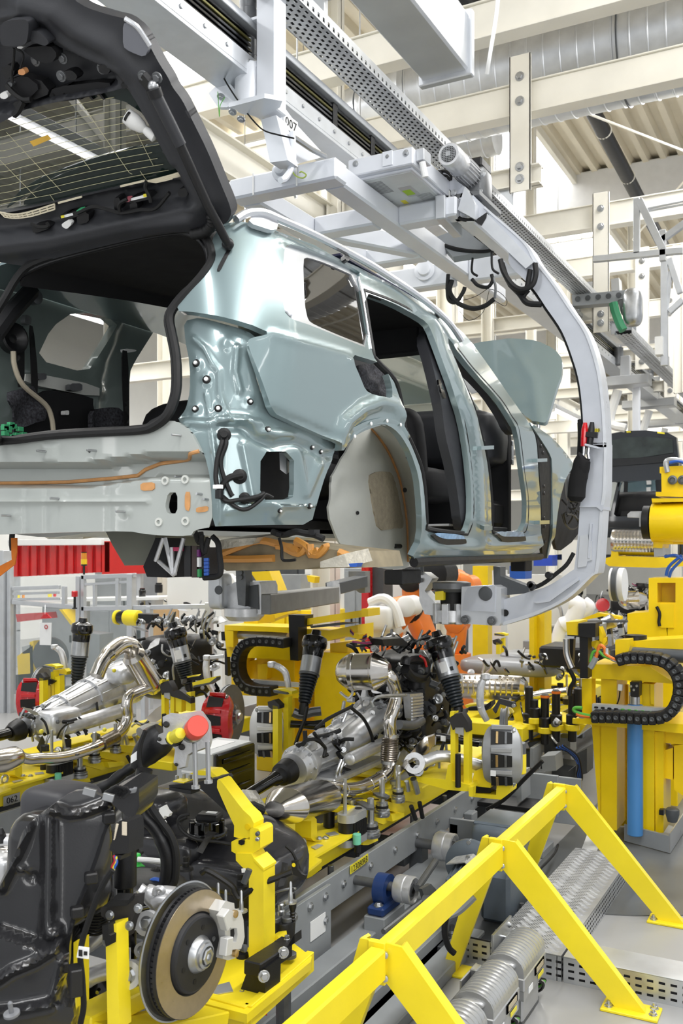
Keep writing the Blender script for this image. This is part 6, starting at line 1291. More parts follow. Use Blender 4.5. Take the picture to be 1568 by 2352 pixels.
# ------------------------------------------------------------ rear axle corner with the big brake disc
RA = thing('rear_axle', 'rear axle corner with big ventilated brake disc, pale caliper and cast arms', 'axle')
dc = at(438, 2187, d=2.9); xo = V((1, 0, 0))
D = B().lathe(dc, xo, [(-.018, .07), (-.018, .188), (-.008, .188), (-.008, .176), (.004, .176), (.004, .188), (.014, .188), (.0145, .186), (.0155, .125), (.0145, .122), (.012, .118), (.026, .112), (.030, .106), (.031, .05), (.031, .0)], 72)
bd_ = mk('brake_disc', D, mat('dark_disc_iron', S(52, 52, 54), .45, .5, 0, .05), RA, 30)
mk('friction_face', B()._ring(dc+xo*.0145, xo, .1855, .122, .0022, 72), diskf, bd_)
b = B()
for k in range(72): a = 2*math.pi*k/72; b.box(dc+V((-.002, .181*math.cos(a), .181*math.sin(a))), (.012, .006, .012), None, 0)
mk('cooling_vanes', b, MT['dark_disc_iron'], bd_, kind='stuff')
mk('wheel_hub', B().lathe(dc+xo*.030, xo, [(0, .056), (.006, .054), (.02, .045), (.022, .038), (.03, .037), (.034, .03), (.024, .028), (.024, .0)], 36), zinc, bd_)
mk('hub_nut', B().lathe(dc+xo*.052, xo, [(0, .026), (.014, .026), (.017, .022), (.017, .013), (.008, .012), (.008, 0)], 6), zinc, bd_)
for k in range(6): a = k*math.pi/3+.25; mk('wheel_stud_hole', B().lathe(dc+V((.0305, .078*math.cos(a), .078*math.sin(a))), xo, [(0, .008), (.0015, .008)], 12), ink if k else zinc, bd_)
mk('dust_shield', B().lathe(dc-xo*.035, xo, [(-.02, .12), (-.01, .19), (.0, .202), (.006, .205), (.008, .200), (.0, .19)], 56, a0=.35, a1=5.6), zinc, RA, 50)
b = B(); e2x = lambda s, X: A('E2', s, X=X)
cpf = e2x('705,1195 760,1112 828,1130 832,1172 882,1190 902,1262 912,1400 890,1500 845,1520 838,1570 780,1588 735,1575 738,1540 762,1430 745,1300 718,1240', dc.x+.055)
RCal = mk('brake_caliper', B().prism(cpf, (-.10, 0, 0)), mat('pale_caliper_cast', S(206, 206, 204), .45, .25, 0, .05), RA)
mk('caliper_bridge', B().prism(e2x('790,1190 880,1200 903,1270 905,1400 885,1495 800,1505 805,1450 845,1440 855,1380 850,1330 800,1330', dc.x+.068), (-.03, 0, 0)), MT['pale_caliper_cast'], RCal); mk('caliper_window', B().prism(e2x('800,1345 840,1330 858,1360 850,1420 815,1450 800,1440', dc.x+.0562), (-.004, 0, 0)), ink, RCal)
mk('caliper_finger', B().bar(*e2x('735,1200 770,1320', dc.x+.068), .03, .035), MT['pale_caliper_cast'], RCal); mk('caliper_finger', B().bar(*e2x('770,1400 755,1545', dc.x+.068), .03, .035), MT['pale_caliper_cast'], RCal)
for q in ('820,1215', '825,1530', '895,1490'): mk('caliper_pin', B().lathe(at(*T('E2', q)[0], X=dc.x+.06), (1, 0, .1), [(0, .012), (.012, .012), (.014, .006)], 10), brassm if q[0:3] != '895' else gryd, RCal)
# knuckle, bushes and arms
def eb(name, q, d, r, dims=None): 
    p = at(*T('E1', q)[0], d=d); mk(name, B().blob(p, dims or (r, r, r), None, .7), cast, RA, 60); return p
mk('knuckle', B().tube(spl(A('E1', '1300,1140 1360,1200 1440,1260 1420,1400 1360,1500', d=2.98), 4), [.02, .025, .028, .03, .032, .034, .036, .036, .036, .036, .034, .034, .034, .032, .03, .028, .025], 12), cast, RA, 60)
mk('knuckle_arm', B().tube(spl(A('E1', '1240,1150 1330,1200 1460,1180 1568,1190', d=3.0), 4), .024, 10), cast, RA, 60); mk('knuckle_arm', B().tube(spl(A('E1', '1380,1280 1450,1240 1540,1260', d=2.95), 4), .02, 10), cast, RA, 60)
def bush(q, d, r, ax=(.3, -.9, .25), nm='bush'):
    p = at(*T('E1', q)[0], d=d); o = mk(nm, B()._ring(p, ax, r, r*.6, .03, 24), cast, RA); mk('bush_rubber', B().lathe(p, ax, [(0, r*.62), (.018, r*.6)], 20), rub, o); mk('bush_bolt', B().bolt(p+V(ax).normalized()*.02, ax, r*.42, r*.5), zinc, o)
bush('1340,1440', 2.88, .036); bush('1180,1900', 2.80, .040); bush('1300,1680', 2.95, .024)
mk('lower_arm', B().tube(spl(A('E1', '1180,1900 1270,1830 1340,1790 1430,1780', d=2.86), 4), [.034, .034, .03, .028, .026, .026, .026, .026, .026, .026, .026, .026, .03], 12), cast, RA, 60)
mk('curved_arm', B().tube(spl(A('E1', '740,1970 830,1920 950,1880 1060,1850 1150,1840', d=2.95), 4), [.026, .028, .03, .029, .028, .027, .027, .027, .027, .027, .026, .026, .025, .024, .024, .024, .024], 12), cast, RA, 60)
mk('curved_arm', B().tube(spl(A('E1', '720,1680 800,1640 900,1560 940,1500 960,1420', d=3.0), 4), .024, 12), cast, RA, 60)
mk('subframe', B().prism(A('E1', '740,1990 1000,1900 1200,1990 1330,2050 1330,2120 1200,2230 900,2200 740,2260', d=3.0), (0, .2, 0)), blkg, RA)
for q in ('1135,2130', '1290,2050'): mk('subframe_bolt', B().bolt(at(*T('E1', q)[0], d=2.99), (.2, -1, .2), .011), zinc, RA)
mk('paint_dot', B().lathe(at(*T('E1', '872,2070')[0], d=2.99), (.2, -1, 0), [(0, .006), (.002, .005)], 12), yelc, RA)
mk('air_spring', B().lathe(at(*T('E1', '1120,1115')[0], d=3.1), (0, 0, 1), [(0, .034), (.003, .038), (.15, .038), (.165, .036), (.17, .031), (.174, .035), (.18, .031), (.184, .035), (.19, .031), (.194, .035), (.205, .031)], 28), blk, RA)
mk('spring_tube', B().cyl(at(*T('E1', '1118,1250')[0], d=3.1), at(*T('E1', '1118,1110')[0], d=3.1), .028, 20), blkg, RA)
mk('damper_tube', B().tube(A('E1', '1150,1500 1150,1900', d=2.96), .026, 18), blkg, RA); dl = mk('barcode_label', B().sheet([[at(x, y, d=2.87) for x in (1090, 1128, 1168)] if False else A('E1', f'1088,{y} 1128,{y+4} 1168,{y}', d=2.873) for y in (1668, 1808)], (0, .002, 0)), lab, RA); b = B()
for k in range(10): b.bar(*A('E1', f'1128,{1685+k*11} 1160,{1685+k*11}', d=2.870), .001, .004 if k % 3 else .007)
mk('barcode', b, ink, dl, kind='stuff'); 
mk('bump_bellows', B().tube(A('E1', '780,1500 810,1440 830,1380 850,1320 880,1260 900,1200 900,1150', d=3.05) , [.036, .042, .036, .042, .036, .042, .034], 18), rub, RA)
b = B()
for k in range(12): p = at(*T('E1', f'{830+k*5},{1480-k*26}')[0], d=2.95); b._ring(p, (.3, -.1, 1), .046, .04, .005, 20)
mk('coil_rings', b, rub, RA, kind='stuff')
mk('arm_bolt', B().tube(A('E1', '1240,1180 1200,1210', d=2.9), .010, 8), zinc, RA); mk('speed_plug', B().blob(at(*T('E1', '985,960')[0], d=2.9), (.03, .03, .03), None, .7), cast, RA)
mk('brake_pipe', B().tube(spl(A('E2', '60,1180 200,1150 330,1130 390,1010 480,985', d=3.05), 4), .005, 6), zinc, RA); mk('hook', B().tube(spl(A('E2', '190,1060 200,1020 240,1010 260,1040 240,1060', d=2.95), 4), .009, 8), cast, RA)
for q in ('700,1000', '760,1055', '885,1060', '1280,990'): mk('stud_rod', B().lathe(at(*T('E2', q)[0], d=3.3)-V((0, 0, .06)), (0, 0, 1), [(0, .022), (.006, .022), (.008, .008), (.035, .007), (.038, .0055), (.07, .005), (.075, .002)], 12), zinc, RA)
mk('diff_case', B().blob(at(330, 2060, d=3.35), (.3, .26, .16), None, .6), blk, RA, 60); mk('tie_bar', B().tube(A('E2', '0,1290 60,1340 160,1360', d=3.1), .016, 10), blk, RA)
# engine-bay style clutter around the near-left edge
SM = thing('silver_pipes', 'curved silver pipe and fittings at the left edge behind the tall black shell', 'pipes')
mk('pipe', B().tube(spl(A('E1', '-80,760 0,730 80,715 150,760 180,840', d=3.6), 4), .03, 12), cast, SM); mk('pipe_flange', B().blob(at(*T('E1', '60,830')[0], d=3.55), (.08, .06, .06), None, .5), ste, SM); mk('valve_cap', B().lathe(at(*T('E1', '10,640')[0], d=3.6), (0, 0, 1), [(-.03, .035), (-.006, .03), (.0, .015), (.02, .006)], 12), blk, SM)
mk('casting', B().blob(at(*T('E1', '20,960')[0], d=3.5), (.12, .1, .11), None, .5), cast, SM)
# ================================================================ pallets, conveyor frames, rails, rollers, drive
def pins(t, p, s=1.0, tall=.16):
    p = V(p); o = mk('locating_pin', B().lathe(p, (0, 0, 1), [(0, .038*s), (.01, .042*s), (.02, .042*s), (.022, .034*s), (.03, .04*s), (.036, .04*s), (.04, .03*s), (.075, .03*s), (.078, .015*s), (tall, .014*s), (tall+.004, .009*s)], 18), zinc, t)
    mk('pin_ring', B()._ring(p+V((0, 0, .045)), (0, 0, 1), .033*s, .02*s, .014, 16), rub, o); return o
def pallet(label, group):
    t = thing('pallet', label, 'pallet', group)
    b = B(); b.bb(-2.44, -2.26, 3.0, 6.6, .44, .555, .006); mk('side_beam', b, yel, t)
    mk('side_beam', B().bb(-2.98, -2.80, 3.0, 6.6, .44, .555, .006), yel, t)
    for y in (3.1, 4.15, 5.2, 6.4): mk('cross_beam', B().bb(-2.80, -2.44, y, y+.22, .45, .55, .005), yel, t)
    b = B(); b.prism([at(x, y, Z=.56) for x, y in T('E3', '215,545 330,470 560,440 640,470 480,560 345,640 395,655 215,800 120,800')], (0, 0, .012)); mk('top_plate', b, yel, t)
    mk('under_tray', B().bb(-2.8, -2.44, 3.0, 6.5, .30, .42), gryd, t); mk('upper_plate', B().bb(-2.8, -2.5, 5.3, 5.9, .57, .59, .004), yel, t)
    mk('corner_block', B().prism([at(x, y, X=-2.25) for x, y in T('E3', '260,590 335,585 345,640 400,655 395,700 330,750 215,800 215,720')], (-.03, 0, 0)), yel, t)
    # bent handle with its green pad
    X = -2.28; q = [at(x, y, X=X) for x, y in T('E3', '240,362 345,358 362,375 366,485 445,520 440,530 345,520 326,500 326,388 240,384')]
    h = mk('bent_bar', B().prism(q, (-.09, 0, 0)), yel, t); mk('green_pad', B().prism([at(x, y, X=X) for x, y in T('E3', '265,330 355,330 355,355 265,362')], (-.10, 0, 0)), mat('green_pad', S(50, 130, 95), .6), h)
    for k in range(3): mk('bar_bolt', B().bolt(at(*T('E3', f'{380+k*40},{503-k*4}')[0], X=-2.26), (0, 0, 1), .011), zinc, h)
    c = at(*T('E3', '270,540')[0], X=-2.28); P = [c+V((0, .024*math.cos(a), .024*math.sin(a))) for a in np.linspace(0, 2*math.pi, 19)]; mk('eye_bolt', B().tube(P, .007, 8), zinc, t); mk('eye_foot', B().cyl(c-V((0, 0, .07)), c-V((0, 0, .036)), .014, 10), zinc, t)
    for s in ('420,470 480,458 508,476 450,488', '325,560 370,540 405,548 355,575', '450,395 505,378 510,392 455,410'): mk('name_plate', B().prism([at(x, y, Z=.574) for x, y in T('E3', s)], (0, 0, .003)), labg, t)
    # clamp block
    X = -2.22; c = at(*T('E3', '595,415')[0], X=X)
    st = lambda w, d, n=8: [V((w*math.cos(a)+(d if math.cos(a) > 0 else -d)*0, 0, 0)) for a in range(n)]
    def stad(z0, z1, r, l, m, nm):
        P = [c+V((r*math.cos(a), (l if math.sin(a) >= 0 else -l)+r*math.sin(a), z0)) for a in np.linspace(0, 2*math.pi, 25)[:-1]]; mk(nm, B().prism(P, (0, 0, z1-z0)), m, t)
    stad(.035, .075, .05, .055, labg, 'clamp_top'); stad(-.05, .035, .046, .055, blk, 'clamp_core'); stad(-.085, -.05, .05, .06, labg, 'clamp_base')
    b = B()
    for k in range(12): b.bb(c.x+.044, c.x+.050, c.y-.07+k*.012, c.y-.064+k*.012, c.z-.045, c.z+.03)
    mk('core_grooves', b, rub, t, kind='stuff'); mk('clamp_hole', B().lathe(c+V((.01, .05, .076)), (0, 0, 1), [(0, .02), (.001, .02)], 14), ink, t); mk('clamp_rod', B().tube([c+V((-.01, -.06, .07)), c+V((-.01, -.06, .25))], .010, 8), zinc, t)
    mk('mint_bumper', B().cyl(at(*T('E3', '625,540')[0], X=X+.07), at(*T('E3', '625,470')[0], X=X+.07), .021, 16), mint, t); mk('bumper_stem', B().lathe(at(*T('E3', '630,545')[0], X=X+.07), (0, 0, -1), [(0, .017), (.035, .016), (.038, .012), (.055, .010)], 12), blk, t)
    for (a, yq) in (('560,300 600,285 720,330 830,345 828,395 800,410 660,360 565,340', 0), ('668,255 720,250 830,260 900,275 938,300 935,330 900,335 720,290', 0), ('770,205 830,195 960,195 1050,165 1068,200 1060,235 1010,265 900,250 800,225', 0)):
        P = [at(x, y, X=-2.24) for x, y in T('E3', a)]; mk('fixture_arm', B().prism(P, (-.12, .0, 0)), yel, t)
    mk('fixture_arm', B().prism([at(x, y, X=-2.2) for x, y in T('E3', '665,510 760,488 765,515 700,545 665,545')], (-.1, 0, 0)), yel, t)
    mk('fixture_arm', B().prism([at(x, y, X=-2.2) for x, y in T('E3', '850,345 935,335 935,360 860,390')], (-.1, 0, 0)), yel, t)
    for q, s in (('715,490', 1.25), ('790,355', 1.05), ('895,262', .95)): pins(t, at(*T('E3', q)[0], X=-2.19), s, .20)
    for q in ('590,322', '640,318', '750,325', '865,262', '870,195'): p = at(*T('E3', q)[0], X=-2.3); mk('spool_pin', B().lathe(p, (0, 0, 1), [(0, .024), (.01, .016), (.04, .016), (.045, .026), (.062, .026), (.066, .02)], 14), zinc, t)
    for a, bb in (('980,290', '1010,375'), ('1035,265', '1055,365')): mk('clamp_grip', B().tube([at(*T('E3', q)[0], X=-2.14) for q in (a, bb)], .013, 10), blk, t)
    for a, bb, r in (('950,125', '960,190', .014), ('995,110', '1020,200', .02)): mk('clamp_rod', B().tube([at(*T('E3', q)[0], X=-2.18) for q in (a, bb)], r, 8), zinc, t)
    mk('link_plate', B().prism([at(x, y, Z=.66) for x, y in T('E3', '620,275 660,265 740,300 735,318 690,315')], (0, 0, .012)), castd, t); mk('link_plate', B().prism([at(x, y, Z=.68) for x, y in T('E3', '730,215 790,210 840,235 820,250 760,235')], (0, 0, .012)), castd, t)
    for y in (4.3, 4.5): mk('post', B().cyl((-2.36, y, .56), (-2.36, y, .72), .03, 12), blk, t)
    for k in range(6): y = 3.6+k*.5; mk('leg_pin', B().cyl((-2.24, y, .3), (-2.24, y, .44), .016, 8), castd, t)
    return t
P1 = pallet('yellow pallet carrying the middle powertrain, with pins, clamps and a steel eye bolt', 'yellow pallets')
# upright holders of the front axle, right and left, belonging to the middle pallet
def pr(cr, s, Y, th, m, t, nm): return mk(nm, B().prism(A(cr, s, Y=Y), (0, th, 0)), m, t)
d6 = lambda s, Y, th, m, nm, t=P1: pr('D6', s, Y, th, m, t, nm)
d6('578,745 612,735 612,1265 578,1255', 5.0, .05, yel, 'holder_post'); d6('672,855 712,845 712,1290 672,1290', 5.0, .05, yel, 'holder_post')
d6('570,800 590,755 660,745 705,815 708,880 690,885 675,850 605,850 595,870', 4.98, .06, mat('dark_holder', S(48, 46, 46), .5), 'holder_head'); d6('610,850 672,850 672,910 612,890', 4.99, .05, labg, 'holder_plate')
mk('holder_rod', B().cyl(at(*T('D6', '632,1280')[0], Y=4.95), at(*T('D6', '632,1040')[0], Y=4.95), .016, 12), rub, P1)
d6('330,1205 540,1225 560,1120 585,1110 585,1235 720,1265 728,1290 700,1310 560,1300 340,1240', 4.98, .25, yel, 'holder_base'); d6('705,1280 740,1280 735,1350 710,1345', 4.97, .05, yel, 'holder_foot'); d6('575,735 605,735 600,760 572,775', 4.97, .03, yel, 'holder_tip')
d6('735,1235 750,1165 800,1150 860,1210 870,1250 865,1285 735,1270', 5.1, .15, yel, 'stand_block'); d6('735,1275 866,1265 866,1320 735,1320', 5.12, .14, blk, 'stand_insert'); d6('735,1325 905,1335 915,1200 970,1205 1008,1290 1005,1320 940,1370 740,1350', 5.1, .12, yel, 'stand_base')
mk('stand_cylinder', B().lathe(at(*T('D6', '1075,1180')[0], Y=5.4), (0, 0, 1), [(0, .034), (.005, .039), (.115, .039), (.12, .034)], 24), yel, P1); mk('stand_cap', B().lathe(at(*T('D6', '1080,1040')[0], Y=5.4), (0, 0, 1), [(0, .034), (.065, .034), (.068, .03)], 22), castd, P1)
d6('678,690 760,680 835,690 835,715 705,720', 5.35, .1, yel, 'clamp_arm'); d6('705,705 830,690 868,660 870,690 835,728 708,728', 5.3, .08, blk, 'clamp_pad'); d6('665,720 690,715 680,750 668,760', 5.25, .05, castd, 'clamp_tip')
d5 = lambda s, Y, th, m, nm, t=P1: pr('D5', s, Y, th, m, t, nm)
d5('552,690 590,700 590,1135 552,1125', 5.05, .05, yel, 'holder_post'); d5('628,640 664,630 664,1060 628,1065', 5.15, .05, yel, 'holder_post'); mk('holder_rod', B().cyl(at(*T('D5', '594,1100')[0], Y=5.1), at(*T('D5', '594,910')[0], Y=5.1), .014, 10), rub, P1)
d5('515,665 560,650 600,690 600,715 545,720 520,700', 5.05, .06, MT['dark_holder'], 'holder_head'); d5('560,575 640,570 690,590 690,610 655,615 560,600', 5.15, .07, yel, 'clamp_arm'); d5('553,580 645,600 655,612 560,600', 5.12, .06, gryd, 'clamp_pad')
d5('545,1105 640,1070 680,1120 590,1150', 5.1, .2, yel, 'holder_base')
P2 = dup(P1, (-2.25, .25, 0), label='yellow pallet carrying the left powertrain, numbered 062 on its side', group='yellow pallets')
lp062 = at(27, 1836, X=-4.492); pp = mk('number_plate', B().box(lp062, (.004, .13, .06)), labg, None); pp.parent = P2; pp.matrix_parent_inverse = Matrix.Translation(-P2.location)
b062 = text('062', lp062+V((.003, 0, 0)), (0, 1, 0), (0, 0, 1), .038, ink, None, w=.085); b062.parent = pp
# extra yellow clamps at the left pallet's axle corners
LC = thing('axle_clamps', 'yellow clamp posts holding the red caliper corners of the left pallet', 'clamps')
for s, Y, m in (('300,485 330,490 330,570 300,575', 5.4, yel), ('352,435 384,425 386,560 352,565', 5.4, yel), ('250,460 300,440 355,460 330,480 265,490', 5.38, blk), ('340,390 415,380 430,400 425,420 345,405', 5.5, yel), ('1130,560 1166,560 1166,660 1130,655', 5.2, yel), ('1195,535 1225,530 1228,655 1195,650', 5.2, yel), ('1100,530 1150,515 1225,570 1225,605 1190,585 1105,560', 5.18, MT['dark_holder']), ('1235,470 1340,440 1390,430 1390,445 1345,480 1240,500', 5.3, yel), ('1240,490 1345,470 1392,435 1390,455 1345,482 1245,502', 5.28, gryd)):
    pr('D4', s, Y, .05, m, LC, 'clamp_piece')
mk('clamp_foot', B().bb(-4.3, -4.0, 5.1, 5.5, .5, .56), yel, LC)
# grey control box between the pallets
GB = thing('control_box', 'grey and black sheet-metal control box standing between the left and middle pallets', 'control box')
bx = at(*T('D5', '160,1060')[0], d=5.0); z0 = .45
b = B(); tp = [at(x, y, Z=.80) for x, y in T('D5', '0,1040 165,950 420,960 165,1055')]
x0, x1, y0, y1 = -3.52, -3.28, 4.05, 4.62
mk('box_body', B().bb(-3.5, -3.24, 4.5, 4.92, .50, .81, .006), mat('grey_sheet_box', S(196, 199, 200), .4, .3), GB); mk('box_front', B().bb(-3.24, -3.21, 4.51, 4.91, .50, .805, .01), blkg, GB)
for z in (.56, .66, .74): mk('front_rib', B().bb(-3.212, -3.2, 4.56, 4.86, z, z+.03, .005), blkg, GB)
for z in (.6, .68): mk('vent_slot', B().bb(-3.46, -3.3, 4.496, 4.5, z, z+.012), lab, GB)
mk('top_label', B().bb(-3.46, -3.32, 4.6, 4.85, .81, .812, 0), lab, GB); mk('box_loom', B().tube(spl([V((-3.2, 4.5, .55)), V((-3.1, 4.3, .5)), V((-3.15, 4.0, .48)), V((-3.2, 3.8, .46))], 4), .02, 8), rub, GB); mk('yellow_plug', B().cyl((-3.12, 4.05, .5), (-3.08, 4.0, .52), .02, 10), yelc, GB); mk('white_tag', B().box((-3.12, 3.95, .56), (.02, .03, .05)), lab, GB)
# support bracket (yellow and black arm) of the filler neck and its tall yellow post
YP = thing('filler_stand', 'tall yellow cranked post with black bracket holding the filler neck over the tank', 'stand')
y2 = lambda s, Y, th, m, nm: pr('E2', s, Y, th, m, YP, nm)
y2('470,95 540,68 640,75 692,120 700,150 690,200 640,110 560,108', 3.12, .08, yel, 'arm_top'); y2('692,150 700,140 720,150 860,335 900,385 960,440 985,490 980,545 950,605 905,620 825,600 828,510 780,410 690,205', 3.0, .07, yel, 'swing_arm')
y2('305,185 480,170 640,140 690,130 705,155 690,205 830,410 775,410 560,215 480,230 310,205', 3.06, .10, mat('black_bracket', S(34, 34, 36), .5, .2), 'black_bracket'); y2('308,205 480,230 480,260 308,225', 3.05, .06, MT['black_bracket'], 'bracket_edge'); y2('340,150 430,163 425,172 338,160', 3.03, .06, yel, 'bracket_stripe')
for q in ('370,120', '425,105', '475,115', '420,130'): mk('bracket_bolt', B().lathe(at(*T('E2', q)[0], Y=3.08)-V((0, 0, .015)), (0, 0, 1), [(0, .008), (.02, .008), (.021, .005)], 8), zinc, YP)
y2('805,640 830,625 950,625 955,540 985,528 1020,535 1036,560 1036,690 970,740 840,735 806,715', 2.98, .09, yel, 'clevis'); mk('clevis_hole', B().lathe(at(*T('E2', '935,520')[0], Y=2.998), (0, -1, 0), [(0, .012), (.002, .012)], 16), yel2, YP); y2('862,630 880,622 910,630 905,660 885,668 862,655', 2.975, .03, blk, 'clevis_nut')
for q in ('1020,570', '1020,612'): mk('clevis_bolt', B().lathe(at(*T('E2', q)[0], Y=2.97), (.3, -1, 0), [(0, .008), (.014, .008), (.016, .005)], 8), gryd if q[-3:] == '570' else zinc, YP)
y2('840,735 965,735 985,770 1062,852 1064,1560 1030,1592 1005,1635 945,1650 945,890 890,840 842,790', 2.97, .08, yel, 'post'); mk('post_edge', B().prism(A('E2', '985,770 1062,852 1062,870 980,790', Y=2.965), (0, .09, 0)), yel, YP)
y2('1065,1045 1085,1050 1085,1540 1068,1545', 3.03, .02, blk, 'post_strip')
# front pallet foot plate with its black clamps
FP = thing('foot_plate_assembly', 'yellow foot plate with black lever clamp, right of the big brake disc', 'pallet')
pl = [at(x, y, Z=.45) for x, y in T('E2', '560,1700 720,1500 1310,1455 1448,1560 1440,1600 930,2020 815,1990 580,1930')]; mk('foot_plate', B().prism(pl, (0, 0, -.03)), yel, FP)
mk('plate_edge', B().bar(at(*T('E2', '1440,1590')[0], Z=.42), at(*T('E2', '935,2035')[0], Z=.42), .03, .075), yel, FP); mk('plate_edge', B().bar(at(*T('E2', '935,2035')[0], Z=.42), at(*T('E2', '590,1935')[0], Z=.42), .03, .075), yel, FP)
mk('corner_block', B().prism([at(x, y, Z=.40) for x, y in T('E2', '815,2000 935,2050 940,2010 830,1960')], (0, 0, -.04)), yel, FP); mk('steel_patch', B().prism([at(x, y, Z=.451) for x, y in T('E2', '660,1800 790,1765 820,1840 655,1870')], (0, 0, .003)), labg, FP)
mk('clamp_foot', B().prism(A('E2', '855,1890 940,1650 1080,1650 1075,1850 930,1950 855,1945', Y=2.78), (0, .1, 0)), blk, FP); mk('clamp_lever', B().bar(at(*T('E2', '970,1660')[0], Y=2.76), at(*T('E2', '1230,1490')[0], Y=2.98), .07, .05), blk, FP); mk('lever_plate', B().prism(A('E2', '1090,1500 1150,1435 1260,1465 1310,1380 1312,1450 1240,1500 1110,1530', Y=2.96), (0, .05, 0)), blk, FP)
for q, Y in (('1065,1715', 2.75), ('1220,1525', 2.9)): mk('lever_bolt', B().bolt(at(*T('E2', q)[0], Y=Y), (.7, -.7, .1), .014), zinc, FP)
for q, Y in (('890,1860', 2.77), ('930,1830', 2.8), ('892,1720', 2.95), ('1250,1415', 3.0), ('1125,1690', 2.9)): mk('cap_screw', B().lathe(at(*T('E2', q)[0], Y=Y), (0, 0, 1), [(-.01, .012), (.0, .012), (.001, .009), (.012, .009), (.013, .0055), (.007, .005)], 14), zinc, FP)
mk('rubber_foot', B().lathe(at(*T('E2', '1265,1560')[0], Y=3.05), (0, 0, 1), [(0, .029), (.014, .029), (.016, .026)], 22), gryd, FP); mk('yellow_block', B().prism(A('E2', '850,1745 880,1730 950,1745 950,1775 900,1780 850,1775', Y=2.95), (0, .06, 0)), yel, FP); mk('yellow_block', B().prism(A('E2', '1120,1400 1180,1395 1185,1430 1130,1440', Y=3.05), (0, .06, 0)), yel, FP)
dr = at(*T('E2', '1225,1340')[0], Y=3.15); mk('damper_drum', B().lathe(dr, (0, 0, 1), [(-.03, .03), (-.025, .043), (.032, .046), (.036, .044)], 20), blk, FP)
for dx in (-.05, .03): mk('drum_cap', B().lathe(dr+V((dx*.5, -.01+dx*.3, .036)), (0, 0, 1), [(0, .022), (.014, .022), (.016, .02)], 18), castd, FP)
mk('spring_pin', B().lathe(dr+V((.034, .01, .02)), (0, 0, 1), [(0, .009), (.01, .009), (.012, .012), (.015, .009), (.024, .012), (.027, .009), (.036, .012), (.039, .009), (.048, .012), (.051, .009), (.07, .015), (.09, .015), (.092, .011), (.125, .010), (.13, .005), (.145, .004)], 14), blk, FP)
mk('lock_pin', B().lathe(at(*T('E2', '1200,1190')[0], Y=3.2), (0, 0, 1), [(-.05, .014), (-.01, .017), (0, .017), (.005, .013), (.025, .014), (.03, .009)], 16), zinc, FP)
mk('foot_post', B().cyl(at(*T('E2', '893,1540')[0], Y=3.0), at(*T('E2', '888,1050')[0], Y=3.0), .009, 10), rub, FP); mk('post_base', B().lathe(at(*T('E2', '893,1560')[0], Y=3.0), (0, 0, 1), [(0, .025), (.015, .022), (.018, .01)], 18), rub, FP)
mk('sensor', B().box(at(*T('E2', '1140,1095')[0], Y=3.2), (.026, .02, .034)), blk, FP); mk('sensor_wire', B().tube(spl(A('E2', '1070,990 1110,1010 1135,1060', Y=3.2), 4), .005, 6), rub, FP); mk('sensor_rod', B().tube(A('E2', '1080,1070 1200,1030 1290,1010 1320,1015', Y=3.2), .005, 6), zinc, FP)
mk('support_leg', B().cyl((-1.95, 2.85, .0), (-1.95, 2.85, .42), .03, 10), castd, FP); mk('support_leg', B().cyl((-1.9, 3.1, .0), (-1.9, 3.1, .42), .03, 10), castd, FP)
# near yellow uprights beside the shell
YU = thing('axle_upright', 'yellow upright post with black clamp head between the tall black shell and brake disc', 'stand')
mk('upright', B().prism(A('E1', '945,1470 1045,1450 1052,1800 1075,2400 965,2400 950,1700', d=2.72), (0, .05, 0)), yel, YU); mk('upright_strip', B().prism(A('E1', '915,1470 970,1460 975,1550 995,1560 992,1640 950,1660 935,1600 920,1600', d=2.7), (0, .03, 0)), blk, YU)
mk('upright', B().prism(A('E1', '660,1620 690,1600 690,2200 660,2230', d=2.75), (0, .05, 0)), yel, YU)
mk('clamp_head', B().prism(A('E1', '905,1310 1010,1230 1240,1200 1225,1330 1175,1440 1140,1570 1045,1560 1040,1440 990,1440 905,1380', d=2.78), (0, .03, 0)), mat('dark_holder', S(48, 46, 46), .5), YU); mk('head_plate', B().prism(A('E1', '930,1300 1000,1235 1150,1240 1140,1290', d=2.75), (0, .03, .01)), blk, YU)
for q in ('985,1375', '955,1612', '1160,1470', '1240,1315'): mk('head_bolt', B().bolt(at(*T('E1', q)[0], d=2.74), (.2, -1, .2), .009), zinc, YU)
mk('lower_bar', B().bar(at(180, 2352, d=2.8), at(420, 2230, d=3.2), .1, .06), yel, YU); mk('lower_bar', B().bar(at(250, 2380, d=2.75), at(480, 2330, d=3.2), .16, .05), yel, YU)
